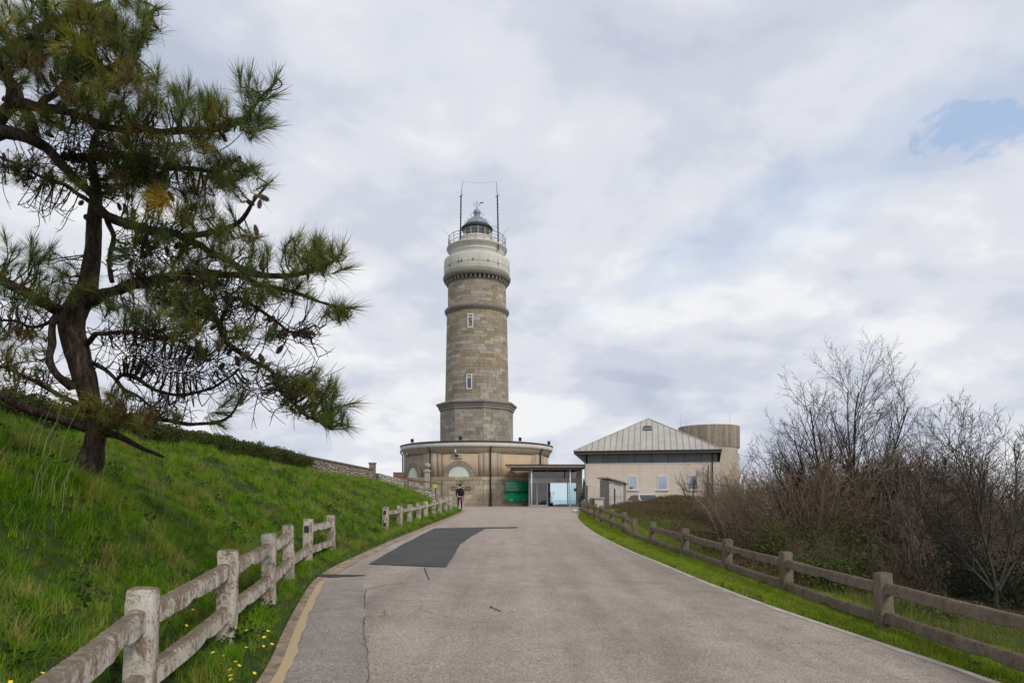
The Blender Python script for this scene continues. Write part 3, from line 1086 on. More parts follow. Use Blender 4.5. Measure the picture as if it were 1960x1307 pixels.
        mb.tube([h, e], 0.018, 4)
        mb.tube([h - Vector((0, 0, 0.05)), e - Vector((0, 0, 0.45))], 0.014, 4)
        mb.build('mast_brace', 'dark_metal', m)
    mb = MB()
    a, b = at(886, 347, ym), at(950, 348, ym)
    mb.tube([a.lerp(b, t) - Vector((0, 0, 0.12 * 4 * t * (1 - t))) for t in np.linspace(0, 1, 9)], 0.008, 3)
    mb.build('antenna_wire', 'grey_metal', T)
    for s_, f in ((-1, -1.15), (1, 1.05)):
        mb = MB()
        a = cyl(f, 26.5, 2.76)
        mb.tube([a, a + Vector((s_ * 0.7, 0, 0.75))], 0.015, 4)
        mb.build('whip_antenna', 'grey_metal', T)
    # windows in the shaft: frame, dark pane, lintel grille
    for (wx, y0, y1, r) in ((904, 600, 627, 2.91), (902, 716, 745, 3.03)):
        f = math.asin((wx - 913) / 19.8 / r)
        zz0, zz1 = zat(y1, 63.1), zat(y0, 63.1)
        hw = 0.27 / r
        w = MB()

        def patch(f0, f1, za, zb, rr, mbx):
            V = [cyl(f0, za, r - 0.1), cyl(f1, za, r - 0.1), cyl(f1, zb, r - 0.1), cyl(f0, zb, r - 0.1), cyl(f0, za, rr), cyl(f1, za, rr), cyl(f1, zb, rr), cyl(f0, zb, rr)]
            mbx.add(V, [(4, 5, 6, 7), (0, 4, 7, 3), (1, 2, 6, 5), (3, 7, 6, 2), (0, 1, 5, 4)])
        t_ = 0.085 / r
        patch(f - hw, f - hw + t_, zz0, zz1, r + 0.06, w)
        patch(f + hw - t_, f + hw, zz0, zz1, r + 0.06, w)
        patch(f - hw + t_, f + hw - t_, zz0, zz0 + 0.09, r + 0.06, w)
        patch(f - hw + t_, f + hw - t_, zz1 - 0.08, zz1, r + 0.06, w)
        patch(f - hw + t_, f + hw - t_, zz1 - 0.36, zz1 - 0.28, r + 0.055, w)
        win = w.build('window', 'white_metal', T)
        w = MB()
        patch(f - hw + t_, f + hw - t_, zz0 + 0.09, zz1 - 0.36, r + 0.02, w)
        w.build('pane', 'glass_mirror', win)
        w = MB()
        patch(f - hw + t_, f + hw - t_, zz1 - 0.28, zz1 - 0.08, r + 0.02, w)
        w.build('grille', 'louvre', win)
        for k in range(3):
            w = MB()
            c = f - hw + t_ + (2 * hw - 2 * t_) * (k + 0.5) / 3
            w.tube([cyl(c + 0.045 / r * math.cos(a), zz1 - 0.18 + 0.05 * math.sin(a), r + 0.03) for a in np.linspace(0, 2 * PI, 9)], 0.012, 4)
            w.build('grille_ring', 'white_metal', win)


build_tower()


# ------------------------------------------------------------------ round building at its foot
RW = 7.0


def arc_slab(f0, f1, z0, z1, rin, rout, mb, seg=None, tint=None):
    seg = seg or max(1, int((f1 - f0) * RW / 0.35))
    V, F = [], []
    for k in range(seg + 1):
        f = lerp(f0, f1, k / seg)
        V += [cyl(f, z0, rin), cyl(f, z0, rout), cyl(f, z1, rout), cyl(f, z1, rin)]
    for k in range(seg):
        a, b = 4 * k, 4 * k + 4
        F += [(a + 1, b + 1, b + 2, a + 2), (a + 2, b + 2, b + 3, a + 3), (a, b, b + 1, a + 1)]
    F += [(0, 1, 2, 3), (4 * seg + 3, 4 * seg + 2, 4 * seg + 1, 4 * seg)]
    mb.add(V, F, tint)


def build_round_building():
    B = thing('round_building', 'low round building with arched lunettes wrapped around the foot of the lighthouse', 'building', (AX, AY, GZ))
    C = (AX, AY)
    zs0, zs1 = 3.27, 3.54          # sill band
    zp1 = 5.60                     # panel top
    mb = MB()
    mb.lathe([(6.80, 0.5), (6.80, 6.3)], 72, C)
    mb.build('core_wall', 'plaster_grey', B, True)
    # bays
    for k in range(8):
        p0 = R(OCT0 + 45 * k) + 0.115
        p1 = R(OCT0 + 45 * (k + 1)) - 0.115
        mid = ((math.degrees((p0 + p1) / 2) + 180) % 360) - 180
        mb = MB()
        arc_slab(p0 + 0.03, p1 - 0.03, zs1, zp1, 6.79, 6.88, mb)
        mb.build('plaster_panel', 'plaster_grey' if -70 < mid < -40 else 'plaster', B, True)  # left bay greyer: older plaster, with the bay's shade put into the colour
    # stone pilasters with upper strip, frieze
    for k in range(8):
        f = R(OCT0 + 45 * k)
        mb = MB()
        mb.tint = (0.42, 0.345, 0.262)
        arc_slab(f - 0.085, f + 0.085, zs1, zp1 + 0.02, 6.79, 6.985, mb)
        mb.build('pilaster', 'stone_clean', B, True, True)
        for s_ in (-1, 1):
            mb = MB()
            mb.tint = (0.38, 0.315, 0.24)
            arc_slab(f + s_ * 0.115 - 0.03, f + s_ * 0.115 + 0.03, zs1, zp1 + 0.02, 6.79, 6.93, mb)
            mb.build('pilaster_margin', 'stone_clean', B, True, True)
    mb = MB()
    mb.tint = (0.42, 0.345, 0.265)
    mb.lathe([(6.79, zp1), (6.95, zp1), (6.95, zp1 + 0.06), (6.98, zp1 + 0.07), (6.98, 5.80), (7.02, 5.82), (7.05, 5.88), (7.06, 5.95), (7.12, 6.0), (7.18, 6.1), (6.9, 6.12)], 90, C)
    mb.build('frieze', 'stone_clean', B, True, True)
    mb = MB()
    mb.lathe([(7.0, 6.10), (7.20, 6.11), (7.27, 6.15), (7.30, 6.24), (7.31, 6.50), (7.0, 6.51)], 90, C)
    mb.build('gutter', 'plaster_white', B, True)
    mb = MB()
    mb.lathe([(7.0, 6.5), (7.34, 6.505), (7.36, 6.55), (7.34, 6.62), (7.1, 6.68), (3.3, 7.0)], 90, C)
    mb.build('roof', 'roof_dark', B, True)
    # dado ashlars
    blocks = []
    ncs = 6
    hgt = (zs0 - 0.75) / ncs
    for i in range(ncs):
        z0 = 0.75 + i * hgt
        for k in range(8):
            fa, fb = R(OCT0 + 45 * k), R(OCT0 + 45 * (k + 1))
            spans = [(fa - 0.085, fa + 0.085, 0.03)]
            f = fa + 0.085
            e = fb - 0.085
            first = True
            while f < e - 0.01:
                w = random.uniform(0.085, 0.16) * (0.6 if first and i % 2 else 1)
                first = False
                if e - f - w < 0.05:
                    w = e - f
                spans.append((f, f + w, 0.0))
                f += w
            for a, b, pr in spans:
                fm = (((a + b) / 2 + PI) % (2 * PI)) - PI
                if abs(fm) > 1.6:
                    continue
                mb = curved_block(RW - 0.03, RW - 0.03, a + 0.0016, b - 0.0016, z0 + 0.007, z0 + hgt - 0.007, pr + random.uniform(0, 0.012), jit(random.choice(STONES_PALE)))
                blocks.append((math.cos(fm) * (b - a), mb))
    emit_blocks(blocks, B, 230)
    for k in range(8):                                  # sill band stones
        fa, fb = R(OCT0 + 45 * k), R(OCT0 + 45 * (k + 1))
        n = 7
        for j in range(n):
            a, b = lerp(fa, fb, j / n), lerp(fa, fb, (j + 1) / n)
            fm = (((a + b) / 2 + PI) % (2 * PI)) - PI
            if abs(fm) > 1.6:
                continue
            mb = curved_block(RW, RW, a + 0.0012, b - 0.0012, zs0, zs1, 0.015, jit(random.choice(STONES_PALE)))
            mb.build('sill_stone', 'stone', B, False, True)
    # lunettes: voussoirs and pane
    for bay, mat_g in ((-1, 'glass_frosted'), (-2, 'glass_frosted')):
        fc = R(OCT0 + 45 * bay + 22.5)
        ri, ro = 0.98, 1.40
        nv = 11
        for j in range(nv):
            a0, a1 = PI * j / nv + 0.006, PI * (j + 1) / nv - 0.006
            mb = MB()
            V = []
            for rr in (6.86, 6.99 + random.uniform(0, 0.008)):
                for a in (a0, (a0 + a1) / 2, a1):
                    for q in (ri, ro):
                        V.append(cyl(fc + q * math.cos(a) / RW, zs1 + q * math.sin(a), rr))
            # index: rr*6 + a*2 + q
            F = [(6, 7, 9, 8), (8, 9, 11, 10), (0, 6, 8, 2), (2, 8, 10, 4), (1, 3, 9, 7), (3, 5, 11, 9), (0, 1, 7, 6), (4, 10, 11, 5)]
            mb.add(V, F, jit((0.285, 0.245, 0.20), 0.1))
            mb.build('voussoir', 'stone', B, False, True)
        mb = MB()
        V, F = [], []
        nn = 24
        for j in range(nn + 1):
            q = lerp(-ri, ri, j / nn) * 0.995
            V += [cyl(fc + q / RW, zs1, 6.905), cyl(fc + q / RW, zs1 + math.sqrt(max(0, ri * ri - q * q)), 6.905)]
        for j in range(nn):
            F.append((2 * j, 2 * j + 2, 2 * j + 3, 2 * j + 1))
        mb.add(V, F)
        w = mb.build('lunette_window', mat_g, B)
        mb = MB()
        mb.tube([cyl(fc + ri * 0.965 * math.cos(a) / RW, zs1 + ri * 0.965 * math.sin(a), 6.92) for a in np.linspace(0, PI, 17)], 0.03, 4)
        mb.build('frame', 'white_metal', w)
    # downpipes
    for fd, big in ((R(OCT0), True), (R(OCT0 - 45), False), (R(OCT0 + 45), False), (R(-84), False)):
        mb = MB()
        q = 7.09
        mb.tube([cyl(fd, 6.2, 7.31), cyl(fd, 6.0, 7.28), cyl(fd, 5.8, 7.1), cyl(fd, 5.6, q), cyl(fd, 1.0, q)], 0.065, 8)
        if big:
            mb.tube([cyl(fd, 0.95, q), cyl(fd, 2.1, q)], 0.115, 8)
            mb.tube([cyl(fd, 0.95, q), cyl(fd, 1.25, q)], 0.145, 8)
        mb.build('downpipe', 'pipe_brown', B, True)
    # vent box above the lunette, sensor, cable
    fv = R(-10.6)
    mb = MB()
    arc_slab(fv - 0.055, fv + 0.055, 5.16, 5.55, 6.86, 7.0, mb)
    v = mb.build('vent_box', 'plastic_cream', B)
    mb = MB()
    arc_slab(fv - 0.045, fv + 0.006, 5.22, 5.48, 6.9, 7.02, mb)
    mb.build('vent_grille', 'louvre', v)
    mb = MB()
    c = cyl(fv + 0.032, 5.36, 7.0)
    mb.tube([c, c + Vector((0, -0.05, 0))], 0.06, 10)
    mb.build('vent_pipe', 'dark_metal', v)
    for f in (R(-12.5), R(-63)):
        mb = MB()
        c = cyl(f, 5.78, 7.0)
        mb.tube([c + Vector((0, 0.1, 0.1)), c + Vector((0, -0.12, 0.08))], 0.03, 6)
        mb.tube([c + Vector((0, -0.12, 0.14)), c + Vector((0, -0.14, -0.05)), c + Vector((0, -0.14, -0.18))], [0.05, 0.09, 0.14], 10)
        mb.build('wall_lamp', 'plastic_cream', B, True)
    # dark metal lettering fixed to the wall beside the door (too small to read)
    let = MB()
    for (x0, x1, py, hh) in ((874, 887, 921.5, 0.06), (873, 888, 926, 0.05), (864, 901, 931.5, 0.075), (864, 903, 934.6, 0.025), (864, 901, 937.8, 0.075)):
        x = x0
        z = zat(py, 59.05)
        while x < x1:
            wpx = random.uniform(0.9, 1.5)
            fa = math.asin(((x - CXP) * 59.1 / FPX - AX) / RW)
            fb = math.asin(((x + wpx - CXP) * 59.1 / FPX - AX) / RW)
            if random.random() < 0.85:
                arc_slab(fa, fb, z - hh / 2, z + hh / 2 * random.uniform(0.5, 1), 7.0, 7.03, let, 1)
            x += wpx + 0.45
    let.build('wall_lettering', 'letter_metal', B)
    # floodlights on the roof edge
    for i, (px_, lab) in enumerate(((790, 'small dark floodlight on the left rim of the round roof'), (886, 'small dark floodlight on the round roof before the tower'), (995, 'dark floodlight on the round roof right of the tower'), (1053, 'small dark floodlight at the right end of the round roof'))):
        ff = math.asin(max(-0.97, min(0.97, ((px_ - CXP) * 62 / FPX - AX) / 7.1)))
        c = cyl(ff, 6.6, 7.1)
        t = thing('floodlight', lab, 'floodlight', tuple(c), 'floodlights on the round roof')
        mb = MB()
        mb.tube([c + Vector((0, 0, -0.02)), c + Vector((0, 0, 0.16))], 0.025, 5)
        mb.build('stand', 'dark_metal', t)
        mb = MB()
        mb.box(-0.13, 0.13, -0.10, 0.10, -0.12, 0.17, Matrix.Translation(c + Vector((0, 0, 0.26))) @ Matrix.Rotation(R(22), 4, 'X'))
        mb.build('lamp_head', 'dark_metal', t)
    # green exhibition panel on the wall
    f0 = math.asin(((966.5 - CXP) * 59.6 / FPX - AX) / 7.06)
    f1 = math.asin(((1011 - CXP) * 61.0 / FPX - AX) / 7.06)
    z0, z1 = 1.32, 3.22
    me = bpy.data.meshes.new('exhibition_panel')
    seg = 16
    V, UV, F = [], [], []
    for k in range(seg + 1):
        f = lerp(f0, f1, k / seg)
        for (z, r, v_) in ((z0, 7.055, 0), (z1, 7.055, 1), (z1, 7.02, 1), (z0, 7.02, 0)):
            V.append(cyl(f, z, r))
            UV.append((k / seg, v_, 0))
    for k in range(seg):
        a, b = 4 * k, 4 * k + 4
        F += [(a, b, b + 1, a + 1), (a + 1, b + 1, b + 2, a + 2), (a, a + 3, b + 3, b)]
    F += [(0, 1, 2, 3), (4 * seg + 3, 4 * seg + 2, 4 * seg + 1, 4 * seg)]
    me.from_pydata(V, [], F)
    at_ = me.attributes.new('puv', 'FLOAT_VECTOR', 'POINT')
    at_.data.foreach_set('vector', np.array(UV, np.float32).ravel())
    me.materials.append(MATS['panel_print'])
    t = thing('exhibition_panel', 'green printed panel on the round wall beside the glass entrance', 'panel', tuple(cyl((f0 + f1) / 2, z0, 7.05)))
    o = bpy.data.objects.new('panel_sheet', me)
    COL.objects.link(o)
    put(o, t)
    let = MB()
    for row in range(6):
        z = z1 - 0.22 - row * 0.125
        u, end = 0.05, random.uniform(0.42, 0.66)
        while u < end:
            w = random.uniform(0.02, 0.06)
            fa, fb = lerp(f0, f1, u), lerp(f0, f1, u + w)
            arc_slab(fa, fb, z - 0.018, z + 0.018, 7.05, 7.06, let, 1)
            u += w + 0.012
    let.build('lettering', 'white_metal', t)
    let = MB()
    for u0 in (0.2, 0.235, 0.27, 0.8):
        arc_slab(lerp(f0, f1, u0), lerp(f0, f1, u0 + 0.022), z0 + 0.12, z0 + 0.28, 7.05, 7.06, let, 1)
    let.build('emblem', 'white_metal', t)


build_round_building()


# ------------------------------------------------------------------ glazed entrance between the buildings
def build_entrance():
    E = thing('entrance_pavilion', 'flat-roofed glazed entrance between the round building and the hip-roofed building', 'building', (3.6, 59.5, GZ))
    yc, yg, yb = 56.0, 59.4, 69.0
    zc0, zc1 = zat(896.5, yc), zat(888.5, yc)
    xa, xb = (968 - CXP) * yc / FPX, 6.02
    mb = MB()                                           # canopy: slab with bevelled left nose
    prof = [(xa, yc), (xb, yc), (xb, yb), (2.2, yb), (2.2, 61.2), (xa + 0.35, 58.2)]
    mb.prism(prof, zc0 + 0.12, zc1 - 0.07)
    mb.build('canopy', 'canopy_fascia', E)
    mb = MB()
    mb.prism([(xa - 0.05, yc - 0.06), (xb + 0.002, yc - 0.06), (xb + 0.002, yb), (2.2, yb), (2.2, 61.2), (xa + 0.3, 58.3)], zc1 - 0.068, zc1)
    mb.build('canopy_roof', 'roof_dark', E)
    mb = MB()
    mb.box(xa + 0.4, xb - 0.05, yc + 0.25, yg + 0.5, zc0 - 0.02, zc0 + 0.118)
    mb.build('soffit', 'soffit', E)
    for px_ in (1017.3, 1091.3):
        x = (px_ - CXP) * (yc + 0.5) / FPX
        mb = MB()
        mb.tube([(x, yc + 0.5, GZ - 0.1), (x, yc + 0.5, zc0 + 0.0)], 0.055, 10)
        mb.build('post', 'white_metal', E, True)
    X = lambda p: (p - CXP) * yg / FPX
    z_tr0, z_tr1 = zat(924, yg), zat(915, yg)            # transom band
    zt = zc0 - 0.02
    fr = MB()
    x0, x1 = X(1012), X(1113.5)
    fr.box(x0, x1, yg - 0.05, yg + 0.05, z_tr0, z_tr1)
    for p in (1013, 1028, 1047.5, 1086.5, 1113):
        fr.box(X(p) - 0.045, X(p) + 0.045, yg - 0.06, yg + 0.06, GZ - 0.1, z_tr0)
    for p in (1013, 1047.5, 1086.5, 1113):
        fr.box(X(p) - 0.04, X(p) + 0.04, yg - 0.055, yg + 0.055, z_tr1, zt)
    fr.box(x0, X(1047), yg - 0.05, yg + 0.05, GZ - 0.05, GZ + 0.13)
    fr.box(X(1087), x1, yg - 0.05, yg + 0.05, GZ - 0.05, GZ + 0.13)
    fr.build('glazing_frame', 'white_metal', E)
    for a, b, m in ((1014, 1027, 'glass_dark'), (1029, 1047, 'glass_dark'), (1087.5, 1112, 'glass_clear')):
        mb = MB()
        mb.box(X(a), X(b), yg - 0.012, yg + 0.012, GZ + 0.13, z_tr0)
        mb.build('pane', m, E)
    for a, b in ((1014, 1046.5), (1048.5, 1085.5), (1087.5, 1112)):
        mb = MB()
        mb.box(X(a), X(b), yg - 0.012, yg + 0.012, z_tr1, zt)
        mb.build('transom_pane', 'glass_dark', E)
    mb = MB()                                           # slid-open door leaf beside the opening
    mb.box(X(1048.5), X(1049.8), yg + 0.1, yg + 0.16, GZ, z_tr0 - 0.1)
    mb.build('door_leaf_edge', 'dark_metal', E)
    mb = MB()
    c = Vector((X(1067), yg - 0.05, (z_tr0 + z_tr1) / 2))
    mb.tube([c, c + Vector((0, -0.08, 0))], 0.05, 8)
    mb.build('door_sensor', 'dark_metal', E)
    mb = MB()
    mb.box(x0, xb, yg + 0.2, yb, GZ - 0.1, GZ + 0.012)
    mb.build('floor', 'concrete_box', E)
    mb = MB()                                           # interior side and back walls, back opening to the sea
    mb.box(x0 - 0.1, X(1047) + 0.3, yg + 4.4, yg + 4.6, GZ, zc0 + 0.1)
    mb.build('partition', 'room_wall', E)
    yk = yb - 0.3
    XB = lambda p: (p - CXP) * yk / FPX
    mb = MB()
    mb.box(x0, xb, yk, yk + 0.15, zat(922, yk), zc0 + 0.15)
    mb.build('back_lintel', 'room_wall', E)
    fr = MB()
    for p in (1052, 1104, 1113, 1121):
        fr.box(XB(p) - 0.06, XB(p) + 0.06, yk, yk + 0.1, GZ, zat(922, yk))
    fr.build('back_frame', 'dark_metal', E)
    mb = MB()
    mb.box(XB(1045), XB(1128), yk + 0.03, yk + 0.05, GZ, zat(922, yk))
    mb.build('back_pane', 'glass_sky', E)
    mb = MB()
    mb.box(XB(1098.5), XB(1102), yk - 0.2, yk - 0.15, zat(940, yk), zat(934, yk))
    mb.build('door_sign', 'dark_metal', E)
    # little wall strip beside the hip-roofed building
    mb = MB()
    mb.box(X(1113.6), 5.66, yg - 0.3, yg + 0.3, GZ - 0.2, zc0 + 0.1)
    mb.build('wall_strip', 'plaster_pink', E)
    # potted bamboo in the doorway
    c = Vector((X(1056), yg + 0.9, GZ))
    P = thing('potted_plant', 'tall dark potted bamboo standing in the glass doorway', 'plant', tuple(c))
    mb = MB()
    mb.lathe([(0.14, GZ + 0.012), (0.2, GZ + 0.28), (0.21, GZ + 0.3), (0.18, GZ + 0.3), (0.02, GZ + 0.27)], 14, (c.x, c.y), cap=True)
    mb.build('pot', 'dark_metal', P, True)
    mb, lf = MB(), MB()
    for k in range(5):
        b = c + Vector((random.uniform(-0.1, 0.1), random.uniform(-0.1, 0.1), 0.25))
        tp = b + Vector((random.uniform(-0.22, 0.3), random.uniform(-0.2, 0.2), random.uniform(1.1, 1.6)))
        mb.tube([b, b.lerp(tp, 0.5) + Vector((0.02, 0, 0)), tp], 0.012, 4)
        for j in range(16):
            q = b.lerp(tp, random.uniform(0.35, 1.02))
            d = Vector((random.uniform(-1, 1), random.uniform(-1, 1), random.uniform(-0.6, 0.4))).normalized() * random.uniform(0.15, 0.3)
            s_ = d.cross(Vector((0, 0, 1))).normalized() * 0.028
            lf.add([q, q + d * 0.5 + s_, q + d, q + d * 0.5 - s_], [(0, 1, 2, 3)], jit((0.012, 0.02, 0.012)))
    mb.build('stems', 'dark_metal', P)
    lf.build('leaves', 'leaf', P, False, True)
    # folded parasol and a dark shrub in front of the strip
    c = at(1117.3, 969, 53.0)
    c.z = GZ
    P = thing('folded_parasol', 'folded dark green parasol standing right of the glass entrance', 'parasol', tuple(c))
    mb = MB()
    mb.tube([c, c + Vector((0, 0, 2.2))], 0.022, 6)
    mb.build('pole', 'dark_metal', P)
    mb = MB()
    mb.lathe([(0.02, GZ + 2.25), (0.05, GZ + 2.1), (0.10, GZ + 1.6), (0.15, GZ + 1.0), (0.17, GZ + 0.75), (0.12, GZ + 0.62), (0.03, GZ + 0.62)], 9, (c.x, c.y))
    mb.build('canopy', 'parasol_cloth', P)
    mb = MB()
    mb.lathe([(0.02, GZ + 0.08), (0.24, GZ + 0.07), (0.26, GZ)], 12, (c.x, c.y))
    mb.build('foot', 'concrete_box', P)
    c = at(1111.8, 969, 52.6)
    c.z = GZ
    P = thing('dark_shrub', 'dark potted shrub in front of the parasol by the entrance', 'plant', tuple(c))
    mb = MB()
    mb.lathe([(0.1, GZ), (0.15, GZ + 0.25), (0.16, GZ + 0.27), (0.02, GZ + 0.25)], 12, (c.x, c.y))
    mb.build('pot', 'dark_metal', P, True)
    lf = MB()
    for k in range(220):
        q = c + Vector((random.gauss(0, 0.13), random.gauss(0, 0.13), 0.25 + abs(random.gauss(0.35, 0.25))))
        d = Vector((random.uniform(-1, 1), random.uniform(-1, 1), random.uniform(-0.3, 1))).normalized() * 0.11
        s_ = d.orthogonal().normalized() * 0.03
        lf.add([q, q + d * 0.5 + s_, q + d, q + d * 0.5 - s_], [(0, 1, 2, 3)], jit((0.012, 0.018, 0.012)))
    lf.build('leaves', 'leaf', P, False, True)


build_entrance()


# ------------------------------------------------------------------ hip-roofed building
def build_hall():
    yf = 55.0
    X = lambda p, y=yf: (p - CXP) * y / FPX
    H = thing('hip_roofed_building', 'pale pink plastered building with a grey standing-seam hip roof and clerestory band', 'building', (X(1240), yf, GZ))
    x0, x1 = X(1121.5), X(1372)
    dep = 11.0
    zw = zat(887, yf)                # bottom of clerestory
    ze = zat(864.5, yf)              # soffit level
    mb = MB()
    mb.box(x0, x1, yf, yf + dep, GZ - 0.5, zw)
    mb.build('wall', 'plaster_pink', H)
    mb = MB()
    mb.box(x0 + 0.1, x1 - 0.1, yf + 0.1, yf + dep - 0.1, zw - 0.02, ze + 0.05)
    mb.build('clerestory_band', 'clerestory', H)
    n = 8
    for k in range(n + 1):
        x = lerp(x0 + 0.12, x1 - 0.12, k / n)
        mb = MB()
        mb.box(x - 0.02, x + 0.02, yf + 0.07, yf + 0.1, zw, ze)
        mb.build('clerestory_mullion', 'dark_metal', H)
    mb = MB()
    mb.box(x0 - 0.03, x1 + 0.03, yf - 0.03, yf + dep + 0.03, zw - 0.001, zw + 0.05)
    mb.build('ledge', 'white_metal', H)
    # eave: fascia ring, flat soffit in front, raked soffit at both sides
    oh = 0.55
    yo = yf - oh
    ex0, ex1 = X(1100.5, yo), X(1379, yo)
    yb = yf + dep + oh
    zf0, zf1 = zat(867, yo), zat(861.5, yo)
    mb = MB()
    mb.box(ex0, ex1, yo, yb, zf0, zf1)
    mb.build('fascia', 'soffit', H)
    for (xe, xw) in ((ex0 + 0.04, x0), (ex1 - 0.04, x1)):    # raked soffits, closed wedges
        mb = MB()
        V = [(xe, yo + 0.05, zf0), (xw, yf + 0.05, zw), (xw, yf + dep, zw), (xe, yb, zf0), (xw, yf + 0.05, zf0), (xw, yf + dep, zf0)]
        mb.add(V, [(0, 1, 2, 3), (0, 4, 1), (3, 2, 5), (1, 4, 5, 2)])
        mb.build('raked_soffit', 'soffit', H)
    mb = MB()
    mb.tube([(ex0, yo - 0.05, zf1 - 0.04), (ex1, yo - 0.05, zf1 - 0.04)], 0.06, 8)
    mb.build('gutter', 'roof_dark', H, True)
    # roof: pyramid, front slope of separate sheets with standing seams
    ap = Vector((X(1240), yf + dep / 2, zat(802, yf + dep / 2)))
    c0, c1 = Vector((ex0, yo, zf1)), Vector((ex1, yo, zf1))
    c2, c3 = Vector((ex1, yb, zf1)), Vector((ex0, yb, zf1))
    nrm = (c1 - c0).cross(ap - c0).normalized()
    seams = []
    x = ex0
    step = (ex1 - ex0) / 24
    apx = ap.x

    def slope_pt(x, top):
        """point on the front slope: eave at x, or the hip line above it"""
        if not top:
            return Vector((x, yo, zf1))
        t = (x - ex0) / (apx - ex0) if x <= apx else (ex1 - x) / (ex1 - apx)
        b = c0 if x <= apx else c1
        return b.lerp(ap, max(0.0, min(1.0, t)))
    xs = [ex0 + step * k for k in range(25)]
    for a, b in zip(xs[:-1], xs[1:]):
        g = 0.006
        pts = [slope_pt(a + g, False), slope_pt(b - g, False), slope_pt(b - g, True)]
        if a < apx < b:
            pts.append(ap.copy())
        pts.append(slope_pt(a + g, True))
        up = nrm * 0.02
        k = len(pts)
        V = [p for p in pts] + [p + up for p in pts]
        F = [tuple(range(k, 2 * k))] + [(i, (i + 1) % k, (i + 1) % k + k, i + k) for i in range(k)]
        mb = MB()
        mb.add(V, F)
        mb.build('roof_sheet', 'zinc', H)
    for x in xs[1:-1]:
        a, b = slope_pt(x, False), slope_pt(x, True)
        mb = MB()
        mb.tube([a + nrm * 0.03, b + nrm * 0.03], 0.021, 4)
        mb.build('standing_seam', 'soffit', H)
    mb = MB()
    mb.add([c0 - Vector((0, 0, .02)), c1 - Vector((0, 0, .02)), c2, c3, ap - Vector((0, 0, 0.03))], [(0, 1, 4), (1, 2, 4), (2, 3, 4), (3, 0, 4)])
    mb.build('roof_base', 'zinc', H)
    for c in (c0, c1):
        mb = MB()
        mb.tube([c + Vector((0, 0, 0.04)), ap + Vector((0, 0, 0.04))], 0.06, 6)
        mb.build('hip_cap', 'zinc', H)
    # skylight
    cs = Vector((X(1239), 0, 0))
    t = 0.66
    pc = (c0 + c1) / 2
    base = Vector((cs.x, lerp(yo, ap.y, t), lerp(zf1, ap.z, t)))
    sl = (ap - Vector((apx, yo, zf1))).normalized()
    xv = Vector((1, 0, 0))
    fr = MB()
    M = Matrix((( xv.x, sl.x, nrm.x, base.x), (xv.y, sl.y, nrm.y, base.y), (xv.z, sl.z, nrm.z, base.z), (0, 0, 0, 1)))
    for bx in ((-0.36, -0.29, -0.42, 0.42), (0.29, 0.36, -0.42, 0.42), (-0.29, 0.29, -0.42, -0.35), (-0.29, 0.29, 0.35, 0.42)):
        fr.box(*bx, 0.0, 0.13, M)
    sk = fr.build('skylight', 'soffit', H)
    mb = MB()
    mb.box(-0.29, 0.29, -0.35, 0.35, 0.03, 0.07, M)
    mb.build('pane', 'glass_mirror', sk)
    # windows
    for (wa, wb) in ((1204, 1221), (1258, 1277), (1315, 1333)):
        a, b = X(wa), X(wb)
        z0, z1 = zat(937.5, yf), zat(909.5, yf)
        w = MB()
        t_ = 0.07
        w.box(a, a + t_, yf - 0.04, yf + 0.04, z0, z1)
        w.box(b - t_, b, yf - 0.04, yf + 0.04, z0, z1)
        w.box(a + t_, b - t_, yf - 0.04, yf + 0.04, z0, z0 + t_)
        w.box(a + t_, b - t_, yf - 0.04, yf + 0.04, z1 - t_, z1)
        win = w.build('window', 'white_metal', H)
        w = MB()
        w.box(a + t_, b - t_, yf - 0.02, yf + 0.03, z0 + t_, z1 - t_)
        w.build('pane', 'glass_window', win)
        w = MB()
        w.box(a - 0.1, b + 0.1, yf - 0.09, yf + 0.02, z0 - 0.07, z0 - 0.002)
        w.build('sill', 'plaster_pink', win)
    # downpipes
    for px_ in (1120.2, 1359, 1351):
        x = X(px_)
        mb = MB()
        zt = ze if px_ != 1351 else zw - 0.2
        mb.tube([(x, yo + 0.03 if px_ < 1355 and px_ > 1130 else yf - 0.2, zt), (x, yf - 0.07, zt - 0.35), (x, yf - 0.07, GZ - 0.1)], 0.045, 7)
        mb.build('downpipe', 'pipe_brown' if px_ > 1130 else 'soffit', H, True)

    H.rotation_euler[2] = R(-11.4)

    # round concrete observation tower behind
    yt = 66.0
    cx_ = (1356.5 - CXP) * yt / FPX
    r = 57 * yt / FPX * 0.998
    D = thing('observation_drum', 'round weathered concrete tower rising behind the hip roof', 'tower', (cx_, yt, GZ))
    zt, zb = zat(817.5, yt), zat(858.5, yt)
    mb = MB()
    mb.lathe([(r, zb), (r, zt - 0.02), (r - 0.03, zt), (r - 0.25, zt), (r - 0.25, zt - 0.6), (0.1, zt - 0.62)], 48, (cx_, yt))
    mb.lathe([(r - 0.5, zb + 0.002), (r, zb)], 48, (cx_, yt))
    mb.build('upper_drum', 'concrete_drum', D, True)
    mb = MB()
    rr = r - 0.05
    mb.lathe([(rr, GZ - 0.5), (rr, zb - 0.55)], 48, (cx_, yt))
    mb.lathe([(rr, zb - 0.6), (rr, zb + 0.01)], 40, (cx_, yt), R(-200), R(48))
    mb.build('shaft', 'plaster_tan', D, True)
    mb = MB()
    mb.lathe([(rr - 0.12, zb - 0.58), (rr - 0.12, zb + 0.01)], 20, (cx_, yt), R(48), R(160))
    mb.build('slot_window', 'glass_mirror', D, True)
